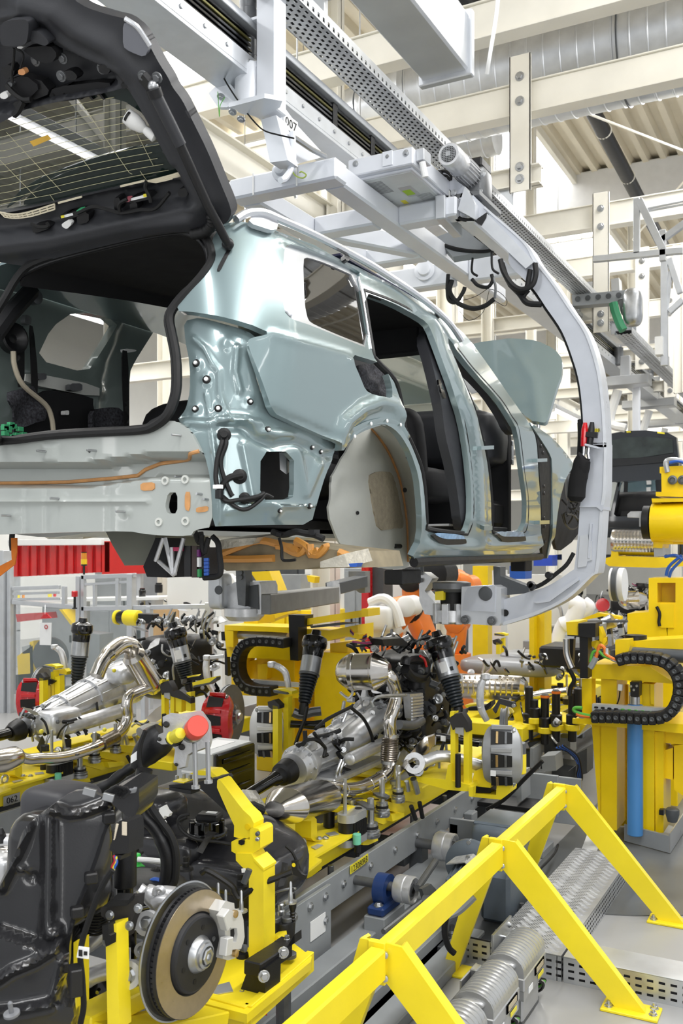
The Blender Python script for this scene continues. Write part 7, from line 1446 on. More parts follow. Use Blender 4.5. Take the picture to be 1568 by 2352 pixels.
# ------------------------------------------------------------ grey conveyor frames under the pallets
def frame_(label, dx=0, full=True):
    t = thing('conveyor_frame', label, 'conveyor frame', 'conveyor frames'); D = V((dx, 0, 0))
    def bb(nm, x0, x1, y0, y1, z0, z1, m=gry): return mk(nm, B().bb(x0+dx, x1+dx, y0, y1, z0, z1), m, t)
    bb('side_rail', -2.20, -2.17, 3.3, 6.35, .27, .43); bb('side_rail', -3.05, -3.02, 2.0, 14, .27, .43); bb('side_rail', -2.20, -2.17, 7.3, 14, .27, .43)
    for y in (3.6, 4.9, 6.2, 7.6, 9, 11): bb('cross_rail', -3.02, -2.2, y, y+.08, .2, .34, gryd)
    bb('leg_plate', -2.16, -2.14, 3.52, 3.92, .05, .42); bb('leg_plate', -3.06, -3.04, 3.6, 3.9, 0, .42)
    for y in (5.0, 6.1, 8, 10): bb('leg', -2.22, -2.14, y, y+.1, 0, .3, gryd); bb('leg', -3.06, -2.98, y, y+.1, 0, .3, gryd)
    if full:
        for y, z in ((3.58, .38), (3.86, .38), (3.58, .25), (3.86, .27), (3.58, .12), (3.72, .38)): mk('rail_bolt', B().bolt((-2.138, y, z), (1, 0, 0), .014), zinc, t)
        for y in (3.4, 4.1, 4.4, 4.7, 5.0, 5.3, 5.6, 5.9): mk('rail_bolt', B().bolt((-2.168, y, .36), (1, 0, 0), .013), zinc, t)
        mk('rating_label', B().bb(-2.139, -2.136, 3.72, 3.86, .22, .31), lab, t)
        for y in (5.25, 5.5, 5.75): bb('guide_block', -2.17, -2.11, y, y+.1, .22, .30); 
        bb('end_plate', -2.17, -1.72, 6.35, 6.38, .18, .46); bb('end_plate', -2.0, -1.6, 6.5, 6.53, .1, .42)
        for k in range(6): mk('plate_hole', B().lathe((-2.1+.08*(k % 3), 6.348, .40-.2*(k//3)), (0, -1, 0), [(0, .014), (.002, .014)], 10), ink, t)
        bb('shelf', -2.17, -1.86, 4.5, 5.5, .165, .2); bb('back_plate', -2.17, -1.8, 5.5, 5.53, .0, .33)
    return t
CF = frame_('grey steel conveyor frame with yellow number tag under the middle pallet')
tgp = [at(x, y, X=-2.165) for x, y in T('E3', '580,680 695,600 695,650 580,735')]; tb_ = mk('number_tag', B().prism(tgp, (.004, 0, 0)), yelc, CF)
ctr = sum(tgp, V())/4; ex = (tgp[1]-tgp[0]).normalized(); text('123080RB', ctr+V((.005, 0, 0)), ex, (0, 0, 1), .032, ink, tb_, w=(tgp[1]-tgp[0]).length*.9)
frame_('grey steel conveyor frame under the left pallet', -2.25, False)
# floor rails with red arrows and rubber stops
FR = thing('floor_rail', 'grey floor rail with red arrows running between the conveyor and the yellow barrier', 'rail')
mk('rail_profile', B().bb(-2.10, -1.99, 1.4, 5.6, .06, .16, .006), gry, FR); mk('rail_profile', B().bb(-2.12, -1.97, 1.4, 5.6, 0, .06, .004), gryd, FR); mk('guide_channel', B().bb(-1.93, -1.90, 1.4, 5.4, 0, .10), gry, FR); mk('guide_channel', B().bb(-1.82, -1.78, 1.4, 5.4, 0, .10), gry, FR); mk('channel_floor', B().bb(-1.93, -1.78, 1.4, 5.4, 0, .05), gryd, FR); mk('outer_strip', B().bb(-1.74, -1.62, 1.4, 4.6, 0, .06), gry, FR)
for y in (2.7, 3.4): mk('rubber_stop', B().lathe((-1.855, y, .05), (0, 0, 1), [(0, .03), (.03, .03), (.034, .022), (.07, .022), (.075, .03), (.10, .03), (.11, .02)], 14), blk, FR)
for k, y in enumerate((2.98, 3.14, 3.30)):
    x0 = -2.045; z = .1605; a = .05 if k == 2 else .0
    mk('red_arrow', B().prism([V((x0-.012, y-.07, z)), V((x0+.012, y-.07, z)), V((x0+.012, y+.02, z)), V((x0+.032, y+.02, z)), V((x0, y+.075, z)), V((x0-.032, y+.02, z)), V((x0-.012, y+.02, z))], (0, 0, .001)), redi, FR)
# rollers, bearing and shaft
def roller(c, r, w, label):
    t = thing('drive_roller', label, 'roller', 'drive rollers'); c = V(c)
    mk('roller_rim', B().lathe(c-V((w/2, 0, 0)), (1, 0, 0), [(0, r*.5), (0, r*.92), (.01, r), (w*.55, r), (w*.6, r*.95), (w*.65, r), (w, r), (w+.004, r*.9), (w-.01, r*.75), (w-.012, r*.4)], 32), cast, t)
    mk('roller_bore', B().lathe(c+V((w/2-.02, 0, 0)), (1, 0, 0), [(0, r*.5), (.016, r*.46)], 20), castd, t); mk('roller_pin', B().lathe(c+V((w/2-.012, 0, 0)), (1, 0, 0), [(0, r*.25), (.012, r*.22)], 16), rub, t)
    mk('shaft', B().cyl(c-V((.34, 0, 0)), c, r*.35, 14), castd, t); return t
r1 = roller(at(930, 2042, d=4.62), .066, .09, 'silver drive roller in front of the navy bearing block, beside the floor rail'); r2 = roller(at(1022, 1945, d=5.35), .08, .11, 'larger silver drive roller beside the blue-grey gearbox')
bc = at(885, 2042, d=4.66); BB_ = thing('bearing_block', 'navy blue pillow block bearing on the drive shaft under the conveyor', 'bearing'); mk('bearing_ring', B()._ring(bc-V((.04, 0, 0)), (1, 0, 0), .075, .036, .06, 24), blud, BB_); mk('bearing_foot', B().bb(bc.x-.05, bc.x+.04, bc.y-.11, bc.y+.11, bc.z-.10, bc.z-.055, .01), blud, BB_); mk('bearing_base', B().bb(bc.x-.06, bc.x+.05, bc.y-.12, bc.y+.12, 0, bc.z-.10, .004), gry, BB_); mk('foot_bolt', B().bolt((bc.x, bc.y-.08, bc.z-.055), (0, 0, 1), .016), zinc, BB_)
# crank arm and link
CK = thing('crank_link', 'dark steel crank arm and link rod between the drive roller and the motor', 'link'); c = at(945, 2055, d=4.58)
mk('crank_arm', B().prism([c+V((.06, -.06, .06)), c+V((.06, .05, .05)), c+V((.06, .2, -.06)), c+V((.06, .16, -.12)), c+V((.06, .02, -.07))], (.02, 0, 0)), castd, CK); mk('link_rod', B().tube([at(958, 2040, d=4.55), at(1000, 1978, d=4.9)], .017, 10), castd, CK); mk('link_eye', B()._ring(at(972, 2068, d=4.5), (1, 0, 0), .026, .013, .03, 16), castd, CK)
mk('link_rod', B().tube([at(972, 2068, d=4.5), at(880, 2140, d=4.15)], .012, 8), castd, CK)
# gear motor
GM = thing('gear_motor', 'blue-grey gear motor with finned drum behind the yellow barrier', 'motor'); g = at(1140, 1965, d=5.1)
mk('gear_case', B().blob(g+V((-.02, .12, .02)), (.24, .34, .30), None, .3), blug, GM, 50); mk('gear_lid', B().bb(g.x-.13, g.x+.09, g.y-.02, g.y+.26, g.z+.15, g.z+.175, .01), blug, GM)
fc = at(1078, 1985, d=5.0); mk('motor_flange', B().lathe(fc, (.1, -1, 0), [(-.03, .10), (-.02, .13), (.01, .13), (.015, .115), (.03, .085)], 32), blug, GM)
for k in range(8): a = k*.785; mk('flange_bolt', B().bolt(fc+V((.115*math.cos(a), -.012, .115*math.sin(a))), (.1, -1, 0), .009), zinc, GM)
mc = fc+V((.02, -.03, -.03)); dv = V((.08, -.75, -.1)).normalized(); md = mk('motor_drum', B().lathe(mc, dv, [(0, .075), (.03, .08), (.24, .08), (.25, .088), (.29, .084), (.31, .06)], 28), blug, GM); x_, y_, z_ = frame(dv)
for k in range(18): a = 2*math.pi*k/18; r = x_*math.cos(a)+y_*math.sin(a); mk('motor_fin', B().bar(mc+dv*.05+r*.084, mc+dv*.23+r*.084, .005, .018, r), blug, md)
mk('lifting_eye', B()._ring(mc+dv*.1+V((0, 0, .11)), (1, 0, 0), .022, .012, .012, 14), zinc, GM); mk('foil_cover', B().sheet([[mc+V((-.08, -.02, .07)), mc+V((.02, -.02, .10)), mc+V((.06, 0, .07))], [mc+V((-.08, -.15, .07)), mc+V((.02, -.15, .095)), mc+V((.07, -.17, .07))]], (0, 0, .006)), mat('crinkled_plastic', S(200, 200, 198), .3, .2, 0, .2, 40), GM)
mk('motor_foot', B().bb(-1.78, -1.5, 4.35, 5.15, 0, .04), gryd, GM); mk('pedestal', B().bb(-1.70, -1.54, 4.75, 5.15, .04, .3, .02), blug, GM)
for x, y in ((-1.52, 4.5), (-1.52, 4.9), (-1.74, 4.45)): mk('anchor_bolt', B().lathe((x, y, .04), (0, 0, 1), [(0, .03), (.02, .03), (.024, .022), (.04, .022), (.05, .013), (.075, .013)], 12), castd, GM)
mk('motor_cable', B().tube(spl(A('E3', '1210,1020 1200,1080 1205,1150 1230,1220 1265,1255', d=4.25), 5), .014, 8), rub, GM); mk('motor_cable', B().tube(spl(A('E3', '1390,880 1340,930 1280,980 1200,1010', d=4.3), 5), .02, 8), gry, GM)
# ================================================================ yellow lifting machines beside the line
def P_(cr, s, Y, th, m, t, nm): return mk(nm, B().prism(A(cr, s, Y=Y), (0, th, 0)), m, t)
def chain(t, cr, s, Y, w, n, th=.14, nm='chain_link'):
    P = spl(A(cr, s, Y=Y), 8); L = [0]
    for i in range(1, len(P)): L.append(L[-1]+(P[i]-P[i-1]).length)
    def pos(q):
        i = max(1, min(len(P)-1, next((k for k, v in enumerate(L) if v >= q), len(P)-1))); f = (q-L[i-1])/(L[i]-L[i-1]+1e-9); return P[i-1].lerp(P[i], f)
    st = L[-1]/n
    for k in range(n):
        a = pos(k*st); b_ = pos((k+1.12)*st); d = (b_-a).normalized(); up = d.cross(V((0, 1, 0)))
        o = mk(nm, B().bar(a-d*.0, b_, th, w, up, .008), blk, t); mk('link_rivet', B().lathe((a+b_)/2+V((0, -th/2, 0)), (0, -1, 0), [(0, w*.2), (.003, w*.2), (.004, w*.14), (.001, w*.08)], 12), gryd, o)
LM = thing('lift_tower', 'yellow lift tower with blue cylinder and black cable chain at the right', 'machine')
d7 = lambda s, Y, th, m, nm, t=LM: P_('D7', s, Y, th, m, t, nm)
YT = 6.6
d7('780,1160 862,1160 862,2080 850,2080', YT+.02, .3, yel2, 'column'); d7('862,785 998,795 998,2090 862,2080', YT, .35, yel2, 'column'); d7('1000,1190 1090,1195 1090,2050 1030,2050 1055,1720', YT+.3, .05, yel2, 'web_plate'); d7('1210,825 1320,830 1320,2100 1215,2100', YT, .35, yel2, 'column'); d7('1325,1240 1400,1240 1400,2110 1330,2110', YT+.02, .3, yel2, 'column'); d7('998,830 1095,835 1095,1010 998,1000', YT+.3, .03, yel2, 'web_plate')
d7('1285,830 1320,830 1320,1010 1290,1000', YT-.02, .04, yel2, 'flange'); d7('695,785 780,780 782,1098 700,1088', YT-.05, .12, yel2, 'end_post'); d7('775,660 955,660 1070,672 1285,680 1300,695 1510,828 960,790 780,782', YT-.04, .4, yel2, 'upper_table'); d7('958,655 1070,662 1065,675 955,668', YT-.1, .1, yel2, 'stop'); d7('640,1125 780,1120 1568,1178 1700,1190 1700,1270 1568,1255 660,1168', YT-.1, .5, yel2, 'lower_table')
d7('1330,1215 1568,1235 1700,1240 1700,1360 1568,1350 1320,1330', YT+.1, .3, yel2, 'side_bracket'); d7('1405,1400 1480,1380 1480,1655 1405,1640', YT+.1, .2, yel2, 'side_box'); d7('1490,1360 1568,1350 1700,1350 1700,1790 1568,1790 1490,1740', YT+.1, .25, yel2, 'side_box')
mk('blue_cylinder', B().cyl(at(1458, 1918, Y=YT-.08), at(1458, 1618, Y=YT-.08), .052, 24), blu, LM); mk('cylinder_rod', B().cyl(at(1457, 1618, Y=YT-.08), at(1457, 1598, Y=YT-.08), .036, 16), zinc, LM); d7('1110,812 1192,812 1188,940 1115,935', YT-.12, .1, blk, 'rod_head'); 
for q in ('1120,848', '1170,846', '1145,880'): mk('head_bolt', B().lathe(at(*T('D7', q)[0], Y=YT-.122), (0, -1, 0), [(0, .01), (.006, .008)], 8), zinc, LM)
chain(LM, 'D7', '1010,625 1090,600 1200,598 1350,610 1450,650 1520,730 1548,830 1535,940 1490,1040 1400,1110 1250,1120 1100,1110 950,1105 800,1105', YT-.2, .075, 26)
ch = P_('D7', '785,1000 1450,1040 1440,1075 1380,1088 785,1072', YT-.15, .05, mat('zinc_channel', S(205, 208, 208), .35, .4), LM, 'wire_channel')
for k in range(11): x = 820+k*57; y = 1030+k*4.9; mk('channel_slot', B().blob(at(*T('D7', f'{x},{y}')[0], Y=YT-.152), (.028, .008, .014), None, .7), grn if k > 3 else ink, ch)
d7('560,295 668,290 665,410 570,405', YT-.2, .25, yel2, 'head_block'); d7('665,308 815,305 812,425 752,430 668,418', YT-.22, .2, blk, 'drive_box'); d7('676,425 750,430 748,782 680,778', YT-.2, .12, blk, 'drive_column'); d7('812,305 855,320 845,455 805,450', YT-.1, .2, gry, 'side_cover'); d7('845,330 880,420 870,470 848,460', YT-.12, .1, yel2, 'gusset'); d7('760,470 910,425 915,455 880,500 830,540 765,490', YT-.1, .15, yel2, 'gusset'); d7('580,440 626,440 615,660 585,600', YT+.1, .06, blk, 'hanging_bar')
d7('620,285 1080,280 1085,300 860,300 700,310', YT+.1, .05, gryd, 'rail'); mk('roller_tube', B().tube(A('D7', '890,320 970,280', Y=YT+.2), .05, 14), zinc, LM); d7('690,270 830,215 1025,250 1025,275 880,245 720,280', YT+.4, .1, yel2, 'bracket')
mk('white_hose', B().tube(spl(A('D7', '562,440 565,560 590,640 612,690', Y=YT-.1), 4), .022, 10), labg, LM); mk('cable', B().tube(spl(A('D7', '575,690 610,740 630,800 600,860 590,930', Y=YT-.05), 4), .016, 8), rub, LM)
for s, m, r in (('770,640 790,560 840,545 890,590 980,620', grn, .010), ('770,690 820,590 850,500 890,520 900,570 960,610 1000,625', orac, .012), ('905,520 910,580 960,620 1000,635', labg, .01), ('915,520 925,590 990,635', labg, .008), ('700,1035 640,1035 630,1060 700,1090 780,1105', grn, .012), ('650,1085 690,1100 770,1110', orac, .014), ('655,1070 680,1110 720,1112', gry, .01)): mk('cable', B().tube(spl(A('D7', s, Y=YT-.22), 4), r, 8), m, LM)
mk('plug', B().tube(A('D7', '770,690 820,600', Y=YT-.22), .02, 10), gry, LM); mk('limit_switch', B().bar(*A('D7', '1030,830 1026,885', Y=YT-.02), .03, .03), white, LM); mk('switch_wire', B().tube(spl(A('D7', '1025,890 1018,950 1000,1005', Y=YT-.02), 4), .005, 6), rub, LM)
d7('985,450 1110,445 1112,500 1090,575 985,605', YT-.16, .12, yel2, 'guard'); d7('1100,462 1568,435 1700,430 1700,580 1568,562 1100,548', YT, .3, yel2, 'cross_arm'); mk('guide_tube', B().tube(A('D7', '1090,565 1568,590 1750,600', Y=YT-.02), .045, 14), gryd, LM); mk('knob', B().lathe(at(*T('D7', '1160,445')[0], Y=YT+.1), (0, 0, 1), [(-.01, .075), (.03, .075), (.032, .05)], 20), blk, LM); d7('940,540 985,540 985,605 940,600', YT-.12, .08, gryd, 'stop_block')
for q in ('920,400 950,400 955,500 920,500', '1010,350 1045,345 1050,410 1015,420'): d7(q, YT-.1, .06, gry, 'valve'); 
for q in ('910,360 940,350 950,400 915,400', '1000,320 1045,310 1045,345 1005,350'): d7(q, YT-.1, .06, blk, 'valve_coil')
e4 = lambda s, Y, th, m, nm: P_('E4', s, Y, th, m, LM, nm)
b = B(); b.prism([at(x, y, Z=.0) for x, y in T('E4', '1190,455 1480,580 1545,430 1450,400')], (0, 0, .01)); mk('base_tray', b, gry, LM); mk('tray_side', B().prism([at(x, y, Z=.01) for x, y in T('E4', '1195,500 1480,578 1485,572 1198,494')], (0, 0, .11)), gry, LM); mk('tray_side', B().prism([at(x, y, Z=.01) for x, y in T('E4', '1480,578 1568,440 1573,446 1487,580')], (0, 0, .13)), labg, LM); mk('foot_knob', B().lathe(at(*T('E4', '1500,330')[0], Y=YT-.1), (0, 0, 1), [(-.05, .03), (.0, .045), (.03, .045), (.04, .03)], 12), gryd, LM); e4('1415,305 1445,305 1445,340 1415,335', YT-.05, .05, blk, 'foot_bracket')
# upper part of the machine, further back
LH = thing('gripper_unit', 'yellow gripper head with silver hook in front of the black car, at the right edge', 'machine')
d3 = lambda s, Y, th, m, nm, t=LH: P_('D3', s, Y, th, m, t, nm)
YH = 7.6
d3('1430,238 1600,235 1600,362 1432,362', YH, .3, yel2, 'head_block'); d3('1395,358 1600,362 1600,392 1395,385', YH-.05, .35, yel2, 'ledge'); d3('1368,400 1600,398 1600,420 1372,425', YH-.08, .38, yel2, 'ledge'); d3('1372,420 1430,415 1432,500 1500,500 1500,690 1440,690 1435,715 1380,712', YH, .3, yel2, 'body'); d3('1430,420 1600,420 1600,500 1430,500', YH+.12, .1, yel2, 'back_plate'); d3('1440,600 1600,600 1600,690 1440,690', YH+.05, .2, yel2, 'skirt')
mk('drum', B().tube(A('D3', '1375,555 1650,550', Y=YH+.02), .15, 24), yel2, LH); mk('knob', B().tube(A('D3', '1320,552 1362,552', Y=YH), .13, 18), blk, LH); d3('1215,500 1235,482 1318,480 1320,580 1290,578 1290,522 1215,520', YH, .06, cast, 'hook')
for q in ('1502,283', '1565,283', '1500,465', '1560,465'): mk('slot_bolt', B().lathe(at(*T('D3', q)[0], Y=YH-.01), (0, -1, 0), [(0, .035), (.012, .035), (.016, .02), (.008, .015)], 14), castd, LH)
d3('1420,200 1600,190 1600,240 1420,240', YH+.05, .2, yel2, 'top_plate'); mk('air_line', B().tube(spl(A('D3', '1470,235 1460,170 1500,155 1600,170', Y=YH), 4), .02, 8), labg, LH); mk('air_line', B().tube(spl(A('D3', '1480,175 1540,165 1600,185', Y=YH-.02), 4), .012, 8), bluc, LH); d3('1382,712 1440,712 1440,768 1385,770', YH+.02, .1, labg, 'slide')
d3('1350,905 1405,905 1405,1060 1520,1060 1520,905 1640,905 1640,1290 1470,1290 1460,1190 1215,1185 1215,1130 1350,1120', YH-.1, .35, yel2, 'column'); d3('1405,905 1520,905 1520,935 1405,935', YH-.1, .35, yel2, 'cap'); d3('1405,930 1520,930 1520,1062 1405,1062', YH+.1, .1, yel2, 'pocket_back'); d3('1215,1185 1470,1190 1470,1290 1215,1290', YH-.1, .3, yel2, 'foot'); d3('1420,1070 1510,1070 1510,1220 1420,1220', YH-.115, .02, yel2, 'panel'); mk('cable', B().tube(spl(A('D3', '1400,1085 1420,1130 1415,1180 1420,1210', Y=YH-.13), 4), .012, 8), rub, LH)
for s in ('1450,770 1520,760 1568,790', '1480,900 1500,850 1568,780', '1460,890 1480,830 1560,760'): mk('air_line', B().tube(spl(A('D3', s, Y=YH), 4), .012, 8), bluc if s[2] == '8' or s[3] == '0' and s[1] == '4' else rub, LH)
mk('tower_leg', B().bb(-1.5, -1.15, 7.7, 8.1, 0, 1.3), yel2, LH)
# the left gantry with its cable chain
LG = thing('lift_tower', 'yellow lift frame with curved black cable chain behind the grey box on the left', 'machine')
d5 = lambda s, Y, th, m, nm, t=LG: P_('D5', s, Y, th, m, t, nm)
YG = 7.0
d5('205,112 668,128 668,165 205,150', YG, .35, yel2, 'top_beam'); d5('205,150 268,155 268,272 215,265', YG, .08, yel2, 'end_plate'); d5('268,215 275,272 240,240', YG+.02, .05, yel2, 'gusset'); mk('guide_rod', B().tube(A('D5', '250,178 665,200', Y=YG+.1), .04, 14), labg, LG); d5('215,262 680,272 682,365 225,340', YG+.05, .3, yel2, 'table'); d5('255,335 345,345 320,420 300,560 255,555', YG+.08, .2, yel2, 'column'); d5('345,380 440,360 440,500 345,500', YG+.2, .1, yel2, 'panel'); d5('440,395 520,390 510,500 450,500', YG+.12, .1, yel2, 'block'); d5('260,560 745,575 750,640 285,615', YG, .4, yel2, 'lower_table'); d5('180,160 206,160 206,225 184,222', YG, .1, blk, 'bumper'); d5('205,280 222,290 230,480 208,470', YG+.1, .05, blk, 'sensor_bar')
d5('665,38 782,42 778,125 735,128 735,370 678,365', YG-.05, .15, blk, 'drive_column'); d5('780,68 1190,5 1190,55 782,115', YG, .2, yel2, 'arm_beam'); d5('1190,-5 1240,-5 1240,50 1190,55', YG-.03, .22, yel2, 'arm_cap'); d5('740,135 960,150 1165,110 1165,215 1080,190 940,230 740,165', YG+.1, .3, yel2, 'arm_table'); d5('820,120 1020,95 1150,98 1020,115 830,135', YG+.02, .1, gryd, 'rail'); d5('965,245 1092,232 1090,330 1045,700 965,690', YG+.25, .3, yel2, 'column'); d5('885,470 920,480 945,690 890,690', YG+.3, .1, yel2, 'strut'); d5('745,250 885,260 885,700 750,690', YG+.45, .1, yel2, 'back_panel'); d5('560,340 680,370 680,560 560,560', YG+.3, .1, yel2, 'back_panel'); d5('340,60 440,48 445,105 345,112', YG+.3, .3, yel2, 'top_block'); d5('445,20 640,-20 660,30 450,110', YG+.8, .2, yel2, 'rear_panel')
chain(LG, 'D5', '660,240 560,228 450,225 370,245 320,310 305,400 320,490 370,555 450,580 560,585', YG-.12, .085, 17); d5('400,505 740,530 740,560 420,545', YG-.05, .05, MT['zinc_channel'], 'wire_channel'); mk('tower_leg', B().bb(-4.7, -4.3, 7.2, 7.6, 0, 1.1), yel2, LG); mk('tower_leg', B().bb(-4.1, -3.75, 7.2, 7.6, 0, 1.1), yel2, LG)
b = P_('D2', '210,1018 250,1080 240,1140 380,1140 330,1012', 8.2, .2, yel2, LG, 'rear_panel'); P_('D2', '570,1040 625,1050 620,1090 580,1080', 8.2, .1, yel2, LG, 'rear_block'); d5('1140,170 1175,180 1165,215 1130,200', YG, .08, yel2, 'clip')
for k in range(5): mk('cable', B().tube(spl(A('D5', f'1110,{140+k*6} 1150,{180+k*5} 1200,{190+k*8} 1230,{175+k*9}', Y=YG+.1), 4), .005, 6), (orac, bluc, rub, MT['magenta_line'], gry)[k], LG)
# ------------------------------------------------------------ rear axle module on the next pallet
NP = thing('rear_module', 'silver silencer, grey tank and black pins on the next pallet, beyond the grey caliper', 'rear axle module')
d6 = lambda s, Y, th, m, nm, t=NP: P_('D6', s, Y, th, m, t, nm)
s0, s1 = at(*T('D6', '600,545')[0], Y=8.0), at(*T('D6', '1100,570')[0], Y=8.0); sil = mk('silencer', B().lathe(s0, s1-s0, [(-.02, .08), (0, .105), (.02, .112), ((s1-s0).length-.03, .112), ((s1-s0).length, .105), ((s1-s0).length+.03, .07)], 28), ste, NP)
for k in range(11): p = s0.lerp(s1, .12+k*.078); mk('pressed_rib', B().blob(p+V((0, -.108, .005)), (.018, .02, .13), None, .7), ste, sil); mk('pressed_rib', B().blob(p+V((0, -.06, .09)), (.018, .06, .02), None, .7), ste, sil)
mk('tail_pipe', B().tube(A('D6', '1100,610 1180,625 1250,610 1420,590', Y=8.0), .042, 12), ste, NP); mk('tank_shell', B().blob(at(1180, 1528, Y=9.0), (1.0, .7, .16), None, .5), mat('grey_tank_plastic', S(150, 152, 156), .35, .1, .1), NP, 60); mk('tank_shell', B().blob(at(1205, 1508, Y=9.2), (.45, .5, .12), None, .6), MT['grey_tank_plastic'], NP, 60); mk('black_box', B().bb(-2.45, -1.85, 8.4, 8.9, .93, 1.12, .02), blk, NP)
clutter(NP, (-2.4, 8.3, .98), (1.2, .5, .2), 46, 31, facing=V((.35, -.8, .5)))
d6('1030,760 1130,690 1180,720 1290,800 1555,830 1500,905 1400,890 1060,880', 7.6, .4, yel, 'module_base'); d6('930,680 1130,640 1180,680 1030,760 950,740', 8.0, .3, yel, 'module_base')
for x, y0, y1, ob in ((1143, 540, 840, 0), (1258, 600, 870, 1), (1338, 570, 850, 1), (1455, 590, 850, 0), (1180, 640, 800, 0), (1495, 560, 800, 0)):
    mk('black_pin', B().lathe(at(*T('D6', f'{x},{y1}')[0], Y=7.5), (0, 0, 1), [(0, .05), (.10, .05), (.11, .034), ((y1-y0)/3.136*.0033, .034), ((y1-y0)/3.136*.0034, .02)], 12), blk, NP)
    if ob: mk('orange_band', B().lathe(at(*T('D6', f'{x},{y0+35}')[0], Y=7.5), (0, 0, 1), [(0, .037), (.02, .037)], 12), orac, NP)
    mk('pin_socket', B().cyl(at(*T('D6', f'{x},{y1+20}')[0], Y=7.5), at(*T('D6', f'{x},{y1-25}')[0], Y=7.5), .058, 14), yel, NP)
    if y1 > 820: mk('pin_tail', B().cyl(at(*T('D6', f'{x},{y1+100}')[0], Y=7.5), at(*T('D6', f'{x},{y1+20}')[0], Y=7.5), .034, 10), blk, NP)
LW_ = thing('under_machinery', 'grey drives and brackets with blue hoses under the next pallet', 'machinery')
for s, Y, m in (('1130,960 1300,930 1310,1060 1190,1090', 7.6, gryd), ('1340,920 1440,930 1440,1040 1350,1050', 7.7, gry), ('1160,1080 1300,1090 1290,1130 1170,1110', 7.5, gry), ('1230,1060 1330,1050 1340,1160 1240,1170', 7.0, gry), ('1480,1040 1560,1000 1560,1180 1490,1200', 7.4, gryd), ('1190,1170 1260,1170 1250,1300 1180,1310', 7.3, gry), ('1050,1180 1085,1180 1090,1380 1055,1390', 6.0, gry), ('1300,1100 1480,1130 1480,1230 1310,1260', 7.6, gryd)): P_('D6', s, Y, .2, m, LW_, 'drive_part')
mk('post_foot', B().bb(-2.0, -1.72, 6.0, 6.25, 0, .05), gry, LW_); clutter(LW_, (-2.1, 7.7, .45), (.9, .5, .5), 50, 33)
for k in range(7): mk('blue_hose', B().tube(spl(A('D6', f'{1330+k*10},{1000-k*4} {1420+k*12},{1020+k*6} {1500+k*3},{1110+k*8} {1490+k*5},{1180+k*8} {1500-k*3},{1240+k*4}', Y=7.2), 4), .010, 6), bluc if k % 2 else rub, LW_)
mk('floor_cable', B().tube(spl(A('D6', '1240,1090 1100,1230 960,1370 840,1440', Y=5.9), 4), .014, 8), rub, LW_)
mk('tray_bracket', B().bb(-2.15, -1.7, 5.95, 6.2, .30, .33), blk, LW_)
# far end: more pallets, powertrains and the black car
dup(P1, (0, 4.3, .02), label='yellow pallet under the rear module beyond the middle powertrain', group='yellow pallets'); dup(P1, (.15, 8.3, .02), label='yellow pallet far along the line before the black car', group='yellow pallets')
dup(PT, (.3, 6.2, .12), label='engine with white pipes far along the line, between the carrier arm and the yellow tower', group='engines with gearboxes on the pallets')
dup(SL, (.2, 6.0, .1), label='far axle corner with black strut, beside the distant engine', group='front suspensions on the pallets'); dup(SR, (.35, 6.2, .12), label='distant axle corner with black strut, against the right yellow column', group='front suspensions on the pallets')
WP = thing('white_pipe', 'white lagged exhaust pipe bending down on the distant engine', 'pipe'); mk('pipe', B().tube(spl(A('D3', '860,1060 900,1080 860,1180 800,1210 770,1300 740,1400', Y=10.2), 5), [.09]*15+[.07]*11, 14), white, WP); mk('pipe', B().tube(spl(A('D3', '940,1050 980,1090 930,1130 900,1150', Y=10.3), 5), .06, 12), white, WP); mk('red_cap', B().lathe(at(*T('D3', '1055,1078')[0], Y=10), (.4, -1, .2), [(0, .07), (.05, .07)], 14), redp, WP)
DC = thing('dark_car', 'black car with raised tailgate far along the line at the right', 'car')
YC = 13.0; d3 = lambda s, th, m, nm, dy=0: P_('D3', s, YC+dy, th, m, DC, nm)
c6 = lambda s, th, m, nm, dy=0: P_('C6', s, YC+dy, th, m, DC, nm)
navy = mat('dark_navy_car_paint', S(16, 22, 30), .2, .2, 1, .02)
c6('1040,1400 1090,1372 1200,1352 1330,1348 1470,1362 1525,1392 1542,1560 1520,1656 1060,1680', .12, navy, 'tailgate', -.5); c6('1085,1420 1200,1392 1350,1388 1500,1405 1505,1490 1300,1520 1085,1530', .03, mat('dark_car_glass', S(50, 60, 58), .1, 0, .5, .3, 6), 'tailgate_glass', -.53); c6('1070,1540 1515,1500 1520,1545 1075,1580', .04, blkg, 'tailgate_trim', -.54)
for q in ('1210,1353 1235,1352 1235,1362 1210,1363', '1405,1356 1450,1362 1450,1372 1405,1366'): c6(q, .02, yelc, 'tape', -.53)
d3('1055,170 1540,150 1560,250 1540,420 1370,430 1370,510 1060,520', .2, blkm, 'cabin_back', .6); d3('1050,190 1095,180 1180,240 1130,500 1150,520 1055,520', .1, navy, 'side_body', .0); d3('1088,310 1120,255 1160,255 1110,480 1085,470', .05, mat('daylight_pane', S(205, 212, 212), .2), 'side_window', -.02); d3('1165,340 1190,290 1185,400 1150,460', .05, MT['daylight_pane'], 'side_window', .3); d3('1220,300 1390,280 1400,390 1215,405', .05, mat('windscreen_far', S(110, 132, 140), .1, 0, .3), 'windscreen', .58); d3('1335,290 1365,280 1365,310 1338,312', .02, white, 'sticker', .55); d3('1335,330 1362,328 1362,395 1338,398', .02, white, 'sticker', .55)
